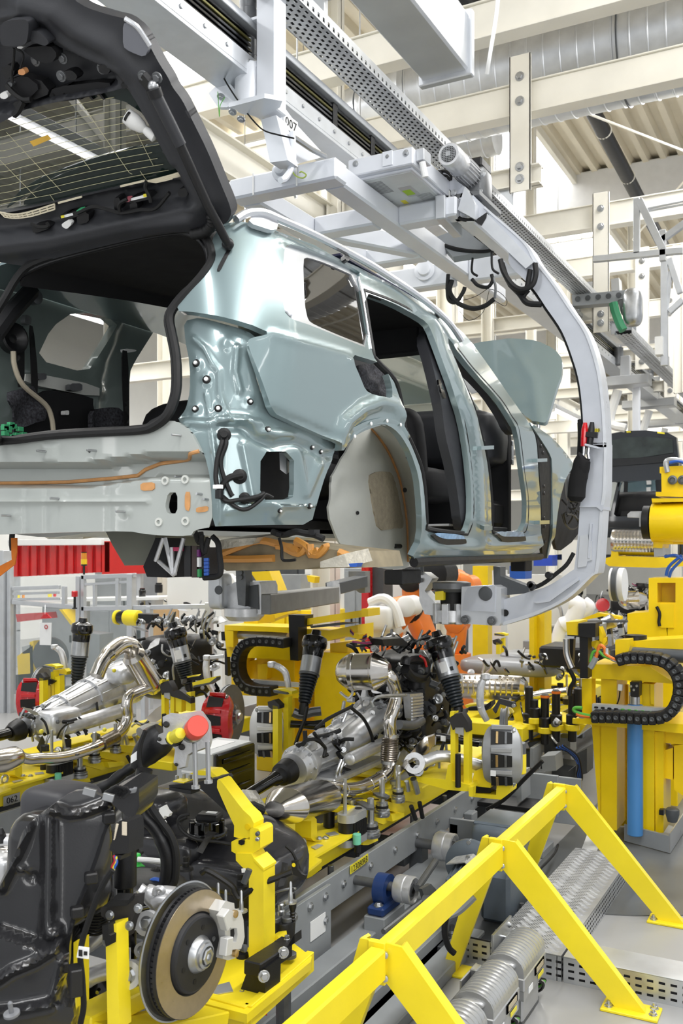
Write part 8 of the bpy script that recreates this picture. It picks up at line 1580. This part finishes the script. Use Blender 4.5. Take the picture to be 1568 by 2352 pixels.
d3('1250,210 1420,200 1400,230 1260,235', .05, head, 'roof_opening', .5); d3('1060,515 1380,510 1385,625 1250,640 1055,650', .2, navy, 'rear_panel', -.1); d3('1060,545 1380,540 1380,575 1060,585', .05, blkg, 'panel_step', -.14); mk('headrest', B().blob(at(*T('D3', '1290,450')[0], Y=YC+.3), (.9, .3, .4), None, .5), blk, DC); d3('1180,480 1380,470 1380,510 1170,515', .1, trim, 'load_floor', 0)
mk('side_wall', B().bb(-1.96, -1.88, 13.1, 16.6, 1.9, 2.6, .03), navy, DC); mk('car_floor', B().bb(-3.6, -1.96, 13.2, 16.6, 1.84, 1.92), navy, DC); mk('roof', B().bb(-3.4, -1.98, 13.7, 15.8, 3.04, 3.09, .02), navy, DC); mk('carrier_post', B().bb(-2.75, -2.65, 14.2, 14.3, 3.09, 4.36), whi, DC)
FM = thing('far_module', 'silver ribbed silencer on yellow supports under the black car', 'rear axle module'); s0, s1 = at(*T('D3', '1120,675')[0], Y=11.5), at(*T('D3', '1390,680')[0], Y=11.5); pr_ = [(0, .12)]; 
for k in range(12): q = (s1-s0).length*k/12; pr_ += [(q+.01, .15), (q+.06, .158), (q+.1, .15)]
mk('silencer', B().lathe(s0, s1-s0, pr_, 24), ste, FM); P_('D3', '1040,785 1110,770 1120,700 1150,715 1160,765 1568,780 1568,830 1400,840 1100,830', 11.4, .4, yel2, FM, 'support_frame'); clutter(FM, (-2.2, 11.5, 1.25), (1.4, .4, .3), 26, 41)
mk('machine_bed', B().bb(-3.4, -1.6, 11.0, 12.2, .6, .9), gry, FM); mk('far_drum', B().tube(A('D3', '1115,945 1200,945', Y=10), .17, 20), white, FM); mk('far_drum', B().tube(A('D3', '1130,945 1160,945', Y=9.95), .175, 20), gryd, FM)
# ================================================================ yellow barrier, step plates, drive units
BR = thing('barrier', 'yellow steel barrier beam on splayed legs running away along the right', 'barrier')
XB = -1.41
def zt(y): return .64+.012*(y-3)
for y0, y1 in ((.9, 1.85), (1.87, 2.92), (2.96, 4.17), (4.21, 5.27)): mk('beam', B().bar((XB, y0, zt(y0)-.055), (XB, y1, zt(y1)-.055), .06, .11, (0, 0, 1), .008), yel, BR)
for y in (1.86, 2.94, 4.19, 5.28):
    z = zt(y); mk('post_plate', B().bb(XB-.045, XB+.02, y-.012, y+.012, z-.135, z+.012, .003), yel, BR)
    for s, xf, w in ((1, .60, .095), (-1, -.24, .085)):
        a = V((XB+.03*s, y+.004, z-.045)); f = V((XB+xf, y+.004, .012)); d = (f-a).normalized(); nrm_ = V((0, 1, 0)).cross(d)
        top = [a+V((-.02*s, 0, .05)), a+V((.035*s, 0, .052))]
        P = [a+V((-.015*s, -.006, .055)), a+V((.05*s, -.006, .052)), f+V((.055 if s > 0 else -.035, -.006, 0)), f+V((-.075 if s > 0 else .035, -.006, 0)), a+V((-.015*s, -.006, -.075))]
        L = mk('brace_leg', B().prism(P, (0, .012, 0)), yel, BR)
        mk('brace_flange', B().prism([P[1]+V((0, .0125, 0)), P[2]+V((0, .0125, 0)), P[2]+V((-.006*s, .055, 0)), P[1]+V((-.006*s, .055, 0))], (-.010*s, 0, -.006)), yel, L)
        mk('brace_flange', B().prism([P[4]+V((0, .0125, 0)), P[3]+V((0, .0125, 0)), P[3]+V((.006*s, .055, 0)), P[4]+V((.006*s, .055, 0))], (.010*s, 0, .006)), yel, L)
        fp = mk('foot_plate', B().bb(f.x-.13 if s > 0 else f.x-.09, f.x+.11 if s > 0 else f.x+.09, y-.045, y+.085, 0, .013, .003), yel, BR)
        for dx, dy in ((-.10, -.01), (.085, .0), (.08, .06)) if s > 0 else ((-.05, -.02), (.0, .055)): mk('foot_bolt', B().lathe((f.x+dx, y+dy, .013), (0, 0, 1), [(0, .019), (.003, .019), (.004, .014), (.013, .014), (.014, .008), (.025, .008)], 8), zinc, fp)
    for dz in (-.025, -.105): mk('post_bolt', B().lathe((XB+.022, y-.012, z+dz), (.3, -1, 0), [(0, .012), (.010, .012), (.012, .007)], 8), zinc, BR)
# checker plate platform on perforated sides
PF = thing('step_platform', 'low step of chequer plate with perforated galvanised sides behind the barrier legs', 'platform')
x0, x1, y0, y1, z = -1.50, -1.16, 4.34, 5.95, .115
chk = mat('chequer_plate', S(172, 173, 174), .42, .4, 0, .15, 6)
mk('tread_plate', B().bb(x0, x1, y0, y1, z, z+.006, .001), chk, PF)
b = B(); i = 0; yy = y0+.02
while yy < y1-.02:
    xx = x0+.02+(i % 2)*.025
    while xx < x1-.02:
        j = int(round((xx-x0)/.05))+i; sg = 1 if j % 2 else -1
        for k in range(4):
            c = V((xx+(k-1.5)*.009*1, yy+(k-1.5)*.009*-sg, z+.006)); d = V((.7, .7*sg, 0))*.019; n_ = V((-.7*sg, .7, 0))*.0036
            b.add([c-d, c+n_, c+d, c-n_, c+V((0, 0, .004))], [(0, 3, 4), (3, 2, 4), (2, 1, 4), (1, 0, 4)])
        xx += .05
    yy += .025*1.1; i += 1
mk('tread_bars', b, chk, PF, 0, kind='stuff')
def perf(t, p0, p1, z0, z1, rows, pitch, nrm_):
    p0 = V(p0); p1 = V(p1); d = p1-p0; L = d.length; d /= L; n = int(L/pitch); h = min(.011, (z1-z0)/(rows*2+1)); g = (z1-z0-rows*h)/(rows+1); b = B()
    def strip(a, c, za, zb): b.add([p0+d*a+V((0, 0, za)), p0+d*c+V((0, 0, za)), p0+d*c+V((0, 0, zb)), p0+d*a+V((0, 0, zb))], [(0, 1, 2, 3)])
    for r in range(rows+1): strip(0, L, z0+r*(g+h), z0+r*(g+h)+g)
    for r in range(rows):
        for k in range(n+1):
            o = k*pitch; strip(o, min(L, o+pitch*.45), z0+r*(g+h)+g, z0+(r+1)*(g+h))
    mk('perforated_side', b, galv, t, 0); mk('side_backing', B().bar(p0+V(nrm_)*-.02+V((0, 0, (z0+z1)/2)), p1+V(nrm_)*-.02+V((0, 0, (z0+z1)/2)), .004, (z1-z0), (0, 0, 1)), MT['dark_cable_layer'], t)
perf(PF, (x1, y0, 0), (x1, y1, 0), 0, z, 4, .034, (1, 0, 0)); perf(PF, (x0-.2, y0, 0), (x1, y0, 0), 0, z, 3, .045, (0, -1, 0)); mk('back_side', B().bb(x0, x1, y1-.01, y1, 0, z), galv, PF); mk('left_side', B().bb(x0-.003, x0, y0, y1, 0, z), galv, PF)
PD = thing('cable_duct', 'galvanised floor duct with plain lid and slotted side crossing the floor at the lower right', 'cable duct')
mk('duct_lid', B().bb(x1+.01, .9, 4.34, 4.54, z, z+.005, .001), galv, PD); perf(PD, (x1+.01, 4.34, 0), (.9, 4.34, 0), 0, z, 3, .05, (0, -1, 0)); mk('duct_back', B().bb(x1+.01, .9, 4.535, 4.54, 0, z), galv, PD)
mk('platform_cable', B().tube(spl([at(x, y, Z=.13) for x, y in T('E4', '775,525 760,570 720,620 680,660 640,700')], 4), .008, 6), rub, PF)
# finned drive units
def drive(x, y, label):
    t = thing('drive_unit', label, 'drive unit', 'finned drive units'); w, l, h, z0 = .165, .31, .19, .13
    body = [(-w/2, 0), (w/2, 0), (w/2, h*.62)]+[(w/2*math.cos(a), h*.62+h*.33*math.sin(a)) for a in np.linspace(.2, math.pi-.2, 9)]+[(-w/2, h*.62)]
    mk('housing', B().prism([V((x+a, y-l/2, z0+c)) for a, c in body], (0, l, 0)), fin_m, t); mk('housing_skirt', B().bb(x-w/2-.004, x+w/2+.004, y-l/2-.004, y+l/2+.004, z0+h*.2, z0+h*.5, .006), fin_m, t)
    for k in range(11):
        q = y-l/2+.012+k*(l-.024)/10; P = [V((x+w/2*math.cos(a)*1.01, q, z0+h*.62+(h*.36)*math.sin(a))) for a in np.linspace(0, math.pi, 11)]; P2 = [V((p.x*.9+x*.1, q, p.z-.02)) for p in P[::-1]]
        mk('cooling_fin', B().prism([p+V((0, -.003, 0)) for p in P+P2], (0, .008, 0)), fin_m, t)
    mk('front_scoop', B().blob((x, y-l/2-.004, z0+h*.74), (w*.6, .03, .03), None, .8), fin_m, t)
    for k in range(2): mk('window', B().bb(x+w/2+.004, x+w/2+.008, y-l*.05, y+l*.38, z0+h*.28, z0+h*.46), mat('dark_window', S(70, 66, 60), .2), t)
    mk('plate', B().bb(x+w/2+.007, x+w/2+.010, y, y+l*.33, z0+h*.31, z0+h*.43), mat('sand_plate', S(190, 178, 150), .4), t); mk('yellow_label', B().bb(x+w/2+.004, x+w/2+.007, y+l*.12, y+l*.36, z0+h*.1, z0+h*.19), yelc, t); mk('white_label', B().bb(x+w/2+.001, x+w/2+.004, y-l*.3, y-l*.12, z0+h*.05, z0+h*.18), lab, t)
    mk('lower_box', B().bb(x-w/2+.01, x+w/2-.01, y-l/2+.02, y+l/2-.06, .03, z0, .008), fin_m, t); mk('lifting_lug', B().bb(x-w/2-.01, x-w/2+.02, y+l/2-.09, y+l/2-.03, z0+h*.66, z0+h*.86, .004), zinc, t); mk('lug_bolt', B().cyl((x-w/2, y+l/2-.06, z0+h*.78), (x-w/2+.06, y+l/2-.09, z0+h*.78), .007, 8), zinc, t)
    mk('side_plate', B().bb(x-w/2-.018, x-w/2-.01, y-l*.1, y+l/2, .1, z0+h*.8), zinc, t); mk('plug', B().cyl((x+.02, y+l/2-.03, z0-.06), (x+.02, y+l/2-.03, z0), .02, 12), labg, t)
    for k in range(4): mk('drive_cable', B().tube(spl([V((x+.03+.01*k, y+l/2-.05, .12)), V((x+.08, y+l/2-.02+.012*k, .09)), V((x+.05, y+l/2+.03, .03+.01*k)), V((x-.02, y+l/2+.02*k, .015))], 4), .006, 6), (blk, labg, grn, rub)[k], t)
    mk('floor_foot', B().bb(x-.06, x+.06, y-.1, y+.14, 0, .03), castd, t)
    return t
drive(-1.255, 3.96, 'farthest grey finned drive unit, nearest the chequer plate'); drive(-1.255, 3.58, 'middle grey finned drive unit on the floor under the barrier'); drive(-1.255, 3.20, 'nearest grey finned drive unit, cut by the lower picture edge')
UR = thing('unit_rail', 'slotted grey rail carrying the finned drive units', 'rail'); mk('rail_body', B().bb(-1.40, -1.36, 3.0, 4.2, .10, .19), castd, UR); mk('rail_end', B().bb(-1.345, -1.335, 3.9, 4.15, .05, .34), zinc, UR)
for z in (.12, .22, .31): mk('rail_bolt', B().bolt((-1.333, 4.12, z), (1, 0, 0), .010), zinc, UR)
# ================================================================ background: glazed cell, red curtain, robots, shelving
CE = thing('machine_cell', 'aluminium framed safety cell with clear panes behind the left line', 'enclosure')
YE = 8.3; d1 = lambda s, Y=YE: A('D1', s, Y=Y)
def post(cr, s, w=.05, Y=YE): P = A(cr, s, Y=Y); return mk('profile', B().bar(P[0], P[1], w, w, (0, 1, 0), .004), alu, CE)
for s, w in (('22,880 22,2400', .14), ('66,950 66,2350', .06), ('508,1045 508,2200', .06), ('537,1040 537,2200', .05), ('845,1030 845,2000', .08), ('610,1095 610,1240', .04), ('760,1060 760,1240', .05), ('415,1110 415,1230', .05), ('962,1240 962,1900', .06), ('1345,1215 1345,1900', .07)): post('D1', s, w)
for s, w in (('85,1125 385,1115', .045), ('85,1212 485,1245', .05), ('85,1195 385,1190', .03), ('530,1052 870,1040', .05), ('530,1255 1355,1238', .05), ('540,1100 860,1080', .03), ('85,1160 380,1150', .03)): post('D1', s, w)
for s in ('85,1245 500,1255 500,2300 85,2300', '540,1260 955,1255 955,1900 540,1900', '85,1045 500,1050 500,1205 85,1200', '540,1060 840,1050 840,1240 540,1245'): mk('clear_pane', B().prism(d1(s, YE+.05), (0, .006, 0)), clearp, CE)
def solo(nm, lbl, cat, cr, s, Y, th, m, group=None):
    P = A(cr, s, Y=Y); zm = sum(p.z for p in P)/len(P)
    if nm in ('cabinet', 'column', 'partition', 'grey_panel') and m is not bluc and 'blue bin' not in lbl: P = [V((p.x, p.y, 0 if p.z < zm else p.z)) for p in P]
    return tag(mk(nm, B().prism(P, (0, th, 0)), m), lbl, cat, group)
solo('partition', 'tall white partition panel behind the yellow scanner', 'panel', 'D1', '1075,975 1420,975 1430,2200 1140,2200 1075,1300', 9.2, .06, wallm); solo('brown_board', 'brown board leaning by the white partition panel', 'board', 'D1', '985,1262 1142,1258 1142,1420 985,1430', 9.0, .03, card)
solo('grey_panel', 'pale grey wall panel behind the yellow lift frame', 'panel', 'D2', '-40,1030 80,1030 300,1400 300,1800 -40,1800', 9.6, .06, wallm)
RC_ = thing('red_curtain', 'row of red translucent strips hanging behind the clear panes', 'curtain')
for k in range(22): x = 80+k*29.5+(k*37 % 11); P = d1(f'{x},{838-k*.6} {x+31},{838-k*.6} {x+31},{1050-k*1.6} {x},{1050-k*1.6}', 11.5+.05*(k % 2)); mk('strip', B().prism(P, (0, .02, 0)), redt, RC_)
mk('red_sheet', B().prism(d1('655,820 950,820 950,1028 655,1035', 11.5), (0, .02, 0)), mat('red_sheet_plastic', S(206, 32, 26), .35, 0, .2, .06), RC_); mk('curtain_rail', B().bar(*d1('60,830 660,825', 11.45), .08, .1), white, RC_); mk('curtain_post', B().bar(*d1('110,1400 110,820', 11.6), .08, .08), alu, RC_); mk('curtain_post', B().bar(*d1('900,1600 900,820', 11.6), .08, .08), alu, RC_)
sl = thing('signal_lamp', 'amber signal lamp on a black stem before the red strips', 'lamp'); p = at(*T('D1', '540,1035')[0], Y=8.4)
mk('stem', B().lathe(p, (0, 0, 1), [(0, .012), (.10, .012), (.105, .036), (.12, .036)], 14), blk, sl); mk('lower_lens', B().lathe(p, (0, 0, 1), [(.12, .036), (.18, .036)], 16), mat('yellow_lens', S(240, 200, 30), .2, 0, .3), sl); mk('upper_lens', B().lathe(p, (0, 0, 1), [(.18, .034), (.25, .033), (.255, .026)], 16), mat('amber_lens', S(220, 140, 40), .2, 0, .3), sl); mk('cap', B().lathe(p, (0, 0, 1), [(.255, .034), (.265, .034)], 14), blk, sl)
sg = thing('emergency_lamp', 'red beacon on a black stem at the cell rail', 'lamp'); p = at(*T('D1', '480,1255')[0], Y=8.2); mk('stem', B().lathe(p, (0, 0, 1), [(0, .03), (.01, .03), (.015, .014), (.14, .014)], 12), blk, sg); mk('lens', B().lathe(p, (0, 0, 1), [(.14, .036), (.2, .036), (.205, .03)], 16), redp, sg)
sc = thing('laser_scanner', 'yellow laser scanner with black dome above the left engine', 'scanner'); p0, p1 = at(*T('D1', '745,1310')[0], Y=7.6), at(*T('D1', '905,1315')[0], Y=7.6); dv = p1-p0; L = dv.length
mk('scanner_body', B().lathe(p0+dv*.42, dv, [(0, .075), (.02, .082), (L*.5, .08), (L*.52, .07)], 20), yel, sc); mk('scanner_dome', B().lathe(p0, dv, [(.04, .062), (.06, .068), (L*.42, .068)], 20), blkg, sc); mk('scanner_cap', B().lathe(p0, dv, [(0, .06), (.01, .075), (.04, .078), (.05, .06)], 20), yel, sc); mk('scanner_post', B().bb(p1.x+.02, p1.x+.08, p1.y-.03, p1.y+.03, 0, p1.z-.04), alu, sc); mk('scanner_mount', B().bar(p1, p1+V((.2, 0, 0)), .1, .1), blk, sc)
sn = thing('hanging_sign', 'white paper notice with red ring hanging in the clear cell', 'sign'); mk('paper', B().prism(A('D4', '255,85 330,85 325,230 255,228', Y=8.2), (0, .01, 0)), lab, sn); mk('red_ring', B()._ring(at(*T('D4', '297,112')[0], Y=8.19), (0, -1, 0), .026, .018, .005, 20), redi, sn); mk('red_cap', B().prism(A('D4', '260,55 290,20 325,55', Y=8.2), (0, .02, 0)), redp, sn)
# items on the shelf behind the cell
for k, (q, m, w, h, l, c) in enumerate((('120,1175', yelc, 20, 45, 'pale yellow bottle on the shelf behind the cell', 'bottle'), ('150,1175', mat('amber_lens', S(220, 140, 40), .2), 22, 45, 'amber bottle on the shelf behind the cell', 'bottle'), ('320,1165', yelc, 34, 35, 'yellow drum beside a red cap on the cell shelf', 'drum'), ('352,1165', redp, 26, 30, 'red round cap beside the yellow drum on the shelf', 'cap'), ('915,1160', blkg, 55, 90, 'black canister beside white bottle behind the cell', 'canister'), ('910,1215', zinc, 60, 60, 'grey tub under the black canister', 'tub'), ('1020,1120', blk, 60, 75, 'dark screen beside the white partition', 'screen'), ('1010,1215', white, 90, 70, 'white round container by the partition', 'container'))):
    p = at(*T('D1', q)[0], Y=9.3); s = 9.9/F/2.8; tag(mk(l.split(' ')[1] if False else c, B().lathe(p-V((0, 0, h*s/2)), (0, 0, 1), [(0, w*s*.46), (.02, w*s*.5), (h*s*.8, w*s*.5), (h*s*.85, w*s*.4), (h*s, w*s*.38)], 14), m), l, c)
SHL = thing('shelf_bench', 'pale shelf bench behind the clear cell', 'bench'); mk('bench_top', B().bar(at(20, 1380, Y=9.4), at(400, 1372, Y=9.4), .6, .04), white, SHL); 
for x in (30, 200, 390): mk('bench_leg', B().bar(at(x, 1380, Y=9.4), at(x, 1720, Y=9.4), .06, .06), alu, SHL)
# machines seen through the clear panes
for a_, z_ in ((110, 11.6), (900, 11.6)): mk('curtain_post', B().bar(V((*at(*T('D1', f'{a_},1400')[0], Y=z_).xy, 0)), at(*T('D1', f'{a_},1390')[0], Y=z_), .08, .08), alu, RC_)
mk('sign_string', B().bar(at(*T('D4', '290,30')[0], Y=8.2), at(*T('D4', '290,-30')[0], Y=8.25), .008, .008), zinc, sn)
MP = thing('press_frame', 'grey and yellow machine frame seen through the clear panes at the left', 'machine')
for s, m in (('110,300 210,230 220,480 120,500', yel2), ('190,210 215,200 220,420 195,420', yel2), ('140,240 200,225 190,280 145,285', labg), ('100,420 330,400 330,520 100,520', gryd), ('480,140 640,160 640,400 480,420', gry), ('100,30 270,20 280,60 110,80', redp), ('380,0 400,0 470,90 455,100', yel2), ('110,520 420,500 420,720 120,720', gryd)): P_('D4', s, 9.0, .25, m, MP, 'machine_part')
mk('hose_reel', B().lathe(at(*T('D4', '340,300')[0], Y=9), (.2, -1, 0), [(0, .22), (.02, .25), (.08, .25), (.1, .1)], 22), gryd, MP); clutter(MP, (-7.1, 9.1, .9), (1.0, .4, .9), 26, 51)
# storage cabinets at the far left wall
for k, (x, y, w, h, m, l) in enumerate(((-12.4, 13.5, 1.6, 1.9, gry, 'grey steel cabinet far behind the red strips'), (-10.6, 13.8, 1.4, 1.5, wallm, 'white cabinet far behind the amber lamp'), (-9.0, 13.2, 1.2, 2.0, gryd, 'dark grey cabinet far behind the left engine'), (-7.4, 13.0, 1.5, 1.7, gry, 'grey cabinet far behind the brown board'), (-6.2, 13.4, 1.0, 1.4, gryd, 'dark low cabinet behind the lift frame'), (-11.2, 11.0, 1.4, 1.1, gry, 'low grey bench cabinet behind the clear panes'), (-8.6, 10.4, 1.6, 1.0, gryd, 'dark low machine base behind the clear panes'), (-7.0, 10.6, 1.1, 1.2, yel2, 'yellow machine base behind the left engine'))):
    t = thing('cabinet', l, 'cabinet'); mk('cabinet_body', B().bb(x, x+w, y, y+.6, .08, h), m, t); mk('plinth', B().bb(x+.03, x+w-.03, y+.03, y+.58, 0, .08), gryd, t)
    for q in (0, 1): d_ = mk('door', B().bb(x+.02+q*w/2, x+w/2-.02+q*w/2, y-.02, y, .12, h-.05), m, t); mk('door_handle', B().bb(x+w/2+(-.08 if q == 0 else .06), x+w/2+(-.06 if q == 0 else .08), y-.05, y-.02, h*.5, h*.6), blk, d_)
# robots
def robot(lbl, pts, r, Y, cap):
    t = thing('robot_arm', lbl, 'robot'); P = [at(x, y, Y=Y) for x, y in pts]
    for a, b_, q in zip(P, P[1:], r): mk('arm_link', B().tube([a, a.lerp(b_, .1), a.lerp(b_, .9), b_], [q*.8, q, q*.9, q*.75], 16), ora, t); mk('joint', B().lathe(a+V((0, -q*1.1, 0)), (0, 1, 0), [(0, q*.7), (.02, q), (q*2.1, q), (q*2.1+.02, q*.7)], 20), cap, t)
    mk('robot_base', B().lathe(V((P[-1].x, P[-1].y, 0)), (0, 0, 1), [(0, .3), (.05, .3), (.06, .22), (P[-1].z, .18)], 20), ora, t); return t
robot('orange robot arm behind the support pad of the carrier', [(1005, 1318), (952, 1330), (950, 1400), (985, 1480)], (.16, .13, .13), 8.8, blk)
robot('orange robot with black rings beside the far yellow columns', [(1040, 1335), (1075, 1345), (1050, 1430), (1045, 1500)], (.14, .12, .12), 10.2, ora)
robot('white and orange robot wrist between the lift frame and the pad', [(880, 1405), (940, 1392), (905, 1440), (890, 1500)], (.12, .10, .1), 8.2, white)
WR = thing('welding_head', 'white tool changer on cables behind the middle engine', 'tool'); mk('tool_body', B().blob(at(875, 1420, Y=8.0), (.28, .24, .24), None, .5), white, WR); mk('tool_arm', B().tube(spl([at(x, y, Y=8.0) for x, y in ((850, 1385), (880, 1375), (905, 1395), (920, 1440))], 4), .05, 10), white, WR); mk('tool_plate', B().prism([at(x, y, Y=8.0) for x, y in ((855, 1440), (905, 1440), (905, 1470), (855, 1470))], (0, .1, 0)), white, WR)
# pale pillars, cabinets and ladders beyond
for k, (x0_, x1_, y0_, y1_, Y, m, l) in enumerate(((845, 880, 1290, 1395, 9.6, gryd, 'dark grey pillar behind the wheelhouse'), (830, 846, 1300, 1390, 9.5, redp, 'red pipe beside the dark grey pillar'), (885, 930, 1300, 1470, 10.5, white, 'white cabinet behind the orange robot'), (1130, 1150, 1310, 1470, 11, white, 'narrow white post beyond the support pad'), (1150, 1300, 1320, 1420, 13, wallm, 'pale cabinet wall under the car sill'), (1225, 1268, 1275, 1300, 12.5, mat('blue_bin_plastic', S(50, 80, 190), .4), 'blue bin below the front wheel'), (700, 770, 1300, 1370, 11, white, 'white cabinet above the left lift frame'), (620, 690, 1320, 1390, 10.6, gry, 'grey cabinet behind the yellow panel'), (1290, 1335, 1240, 1330, 12, wallm, 'white rack beside the carrier elbow'), (1085, 1120, 1300, 1500, 12.0, yel2, 'slim yellow column beyond the middle engine'), (1232, 1250, 1405, 1470, 9.0, yel2, 'slim yellow column under the carrier arm'), (1215, 1226, 1410, 1490, 8.9, yel2, 'thin yellow post beside the distant black caliper'), (1170, 1206, 1300, 1330, 10.5, bluc, 'blue clip lamp below the sill'))): solo('cabinet' if 'cab' in l else 'column', l, 'cabinet' if 'cab' in l else 'column', 'P', f'{x0_},{y0_} {x1_},{y0_} {x1_},{y1_} {x0_},{y1_}', Y, .25, m)
LD = thing('aluminium_profiles', 'silver profile frame hanging from the ceiling at the upper right', 'frame')
for s, w in (('1275,1260 1275,1610', .06), ('1290,1270 1440,1580', .07), ('1000,1645 1568,1590', .06), ('1440,1460 1440,1656', .06), ('1410,1540 1600,1400', .06), ('1310,1330 1600,1270', .02), ('1310,1345 1600,1290', .02)): P = A('C3', s, Y=9.6); mk('profile', B().bar(P[0], P[1], w, w, (0, 1, 0), .004), alu, LD)
for s, w in (('1450,260 1450,940', .07), ('1480,260 1550,480', .06), ('1480,600 1568,520', .06), ('1490,340 1460,620', .04)): P = A('C6', s, Y=10.5); mk('profile', B().bar(P[0], P[1], w, w, (0, 1, 0), .004), alu, LD)
solo('switch_cabinet', 'small white switch box on the hanging silver profile', 'box', 'C6', '1388,755 1438,750 1438,865 1390,868', 10.4, .15, white)
TL = thing('tool_rail', 'grey rail with hanging drive head and green hose right of the carrier arm', 'rail'); tp = lambda s, m, nm, Y=10.2: P_('C6', s, Y, .15, m, TL, nm)
tp('860,490 1235,455 1240,500 1110,540 870,560', gry, 'rail_body'); tp('1110,390 1160,380 1165,460 1115,470', labg, 'rail_bracket'); tp('1155,520 1230,510 1235,600 1175,610', castd, 'drive_head'); mk('drive_end', B().blob(at(*T('C6', '1250,570')[0], Y=10.2), (.2, .2, .4), None, .6), zinc, TL); mk('green_hose', B().tube(spl(A('C6', '1125,540 1140,600 1170,680 1190,715', Y=10.1), 4), .045, 8), mat('dark_green_hose', S(50, 130, 90), .5), TL)
for k in range(5): mk('rail_hole', B().lathe(at(*T('C6', f'{900+k*65},{515-k*6}')[0], Y=10.19), (0, -1, 0), [(0, .03), (.004, .03)], 10), gryd, TL)
# following carriers along the rail, as posts with plates
for k, (q, w) in enumerate((('1205,880 1205,1040', 'nearest'), ('1395,1010 1395,1180', 'second'), ('1490,1170 1490,1300', 'third'))):
    Y = 12.5+k*3.2; t = thing('carrier_trolley', f'grey trolley post under the far end of the overhead rail, {w} of three', 'trolley', 'trolleys on the far rail'); P = A('C6', q, Y=Y); mk('trolley_post', B().bar(P[0], P[1], .12, .12, (0, 1, 0)), labg, t); mk('trolley_plate', B().bar(P[1]-V((.5, 0, 0)), P[1]+V((.3, 0, 0)), .3, .12), labg, t); mk('trolley_roller', B().cyl(P[0]+V((-.1, 0, -.1)), P[0]+V((-.1, 0, .12)), .07, 12), castd, t); mk('trolley_hook', B().tube(spl([P[1]+V((-.1, 0, -.1)), P[1]+V((-.2, 0, -.5)), P[1]+V((0, 0, -.6))], 4), .06, 10), white, t)
for r in list(ROOTS): fin(r)
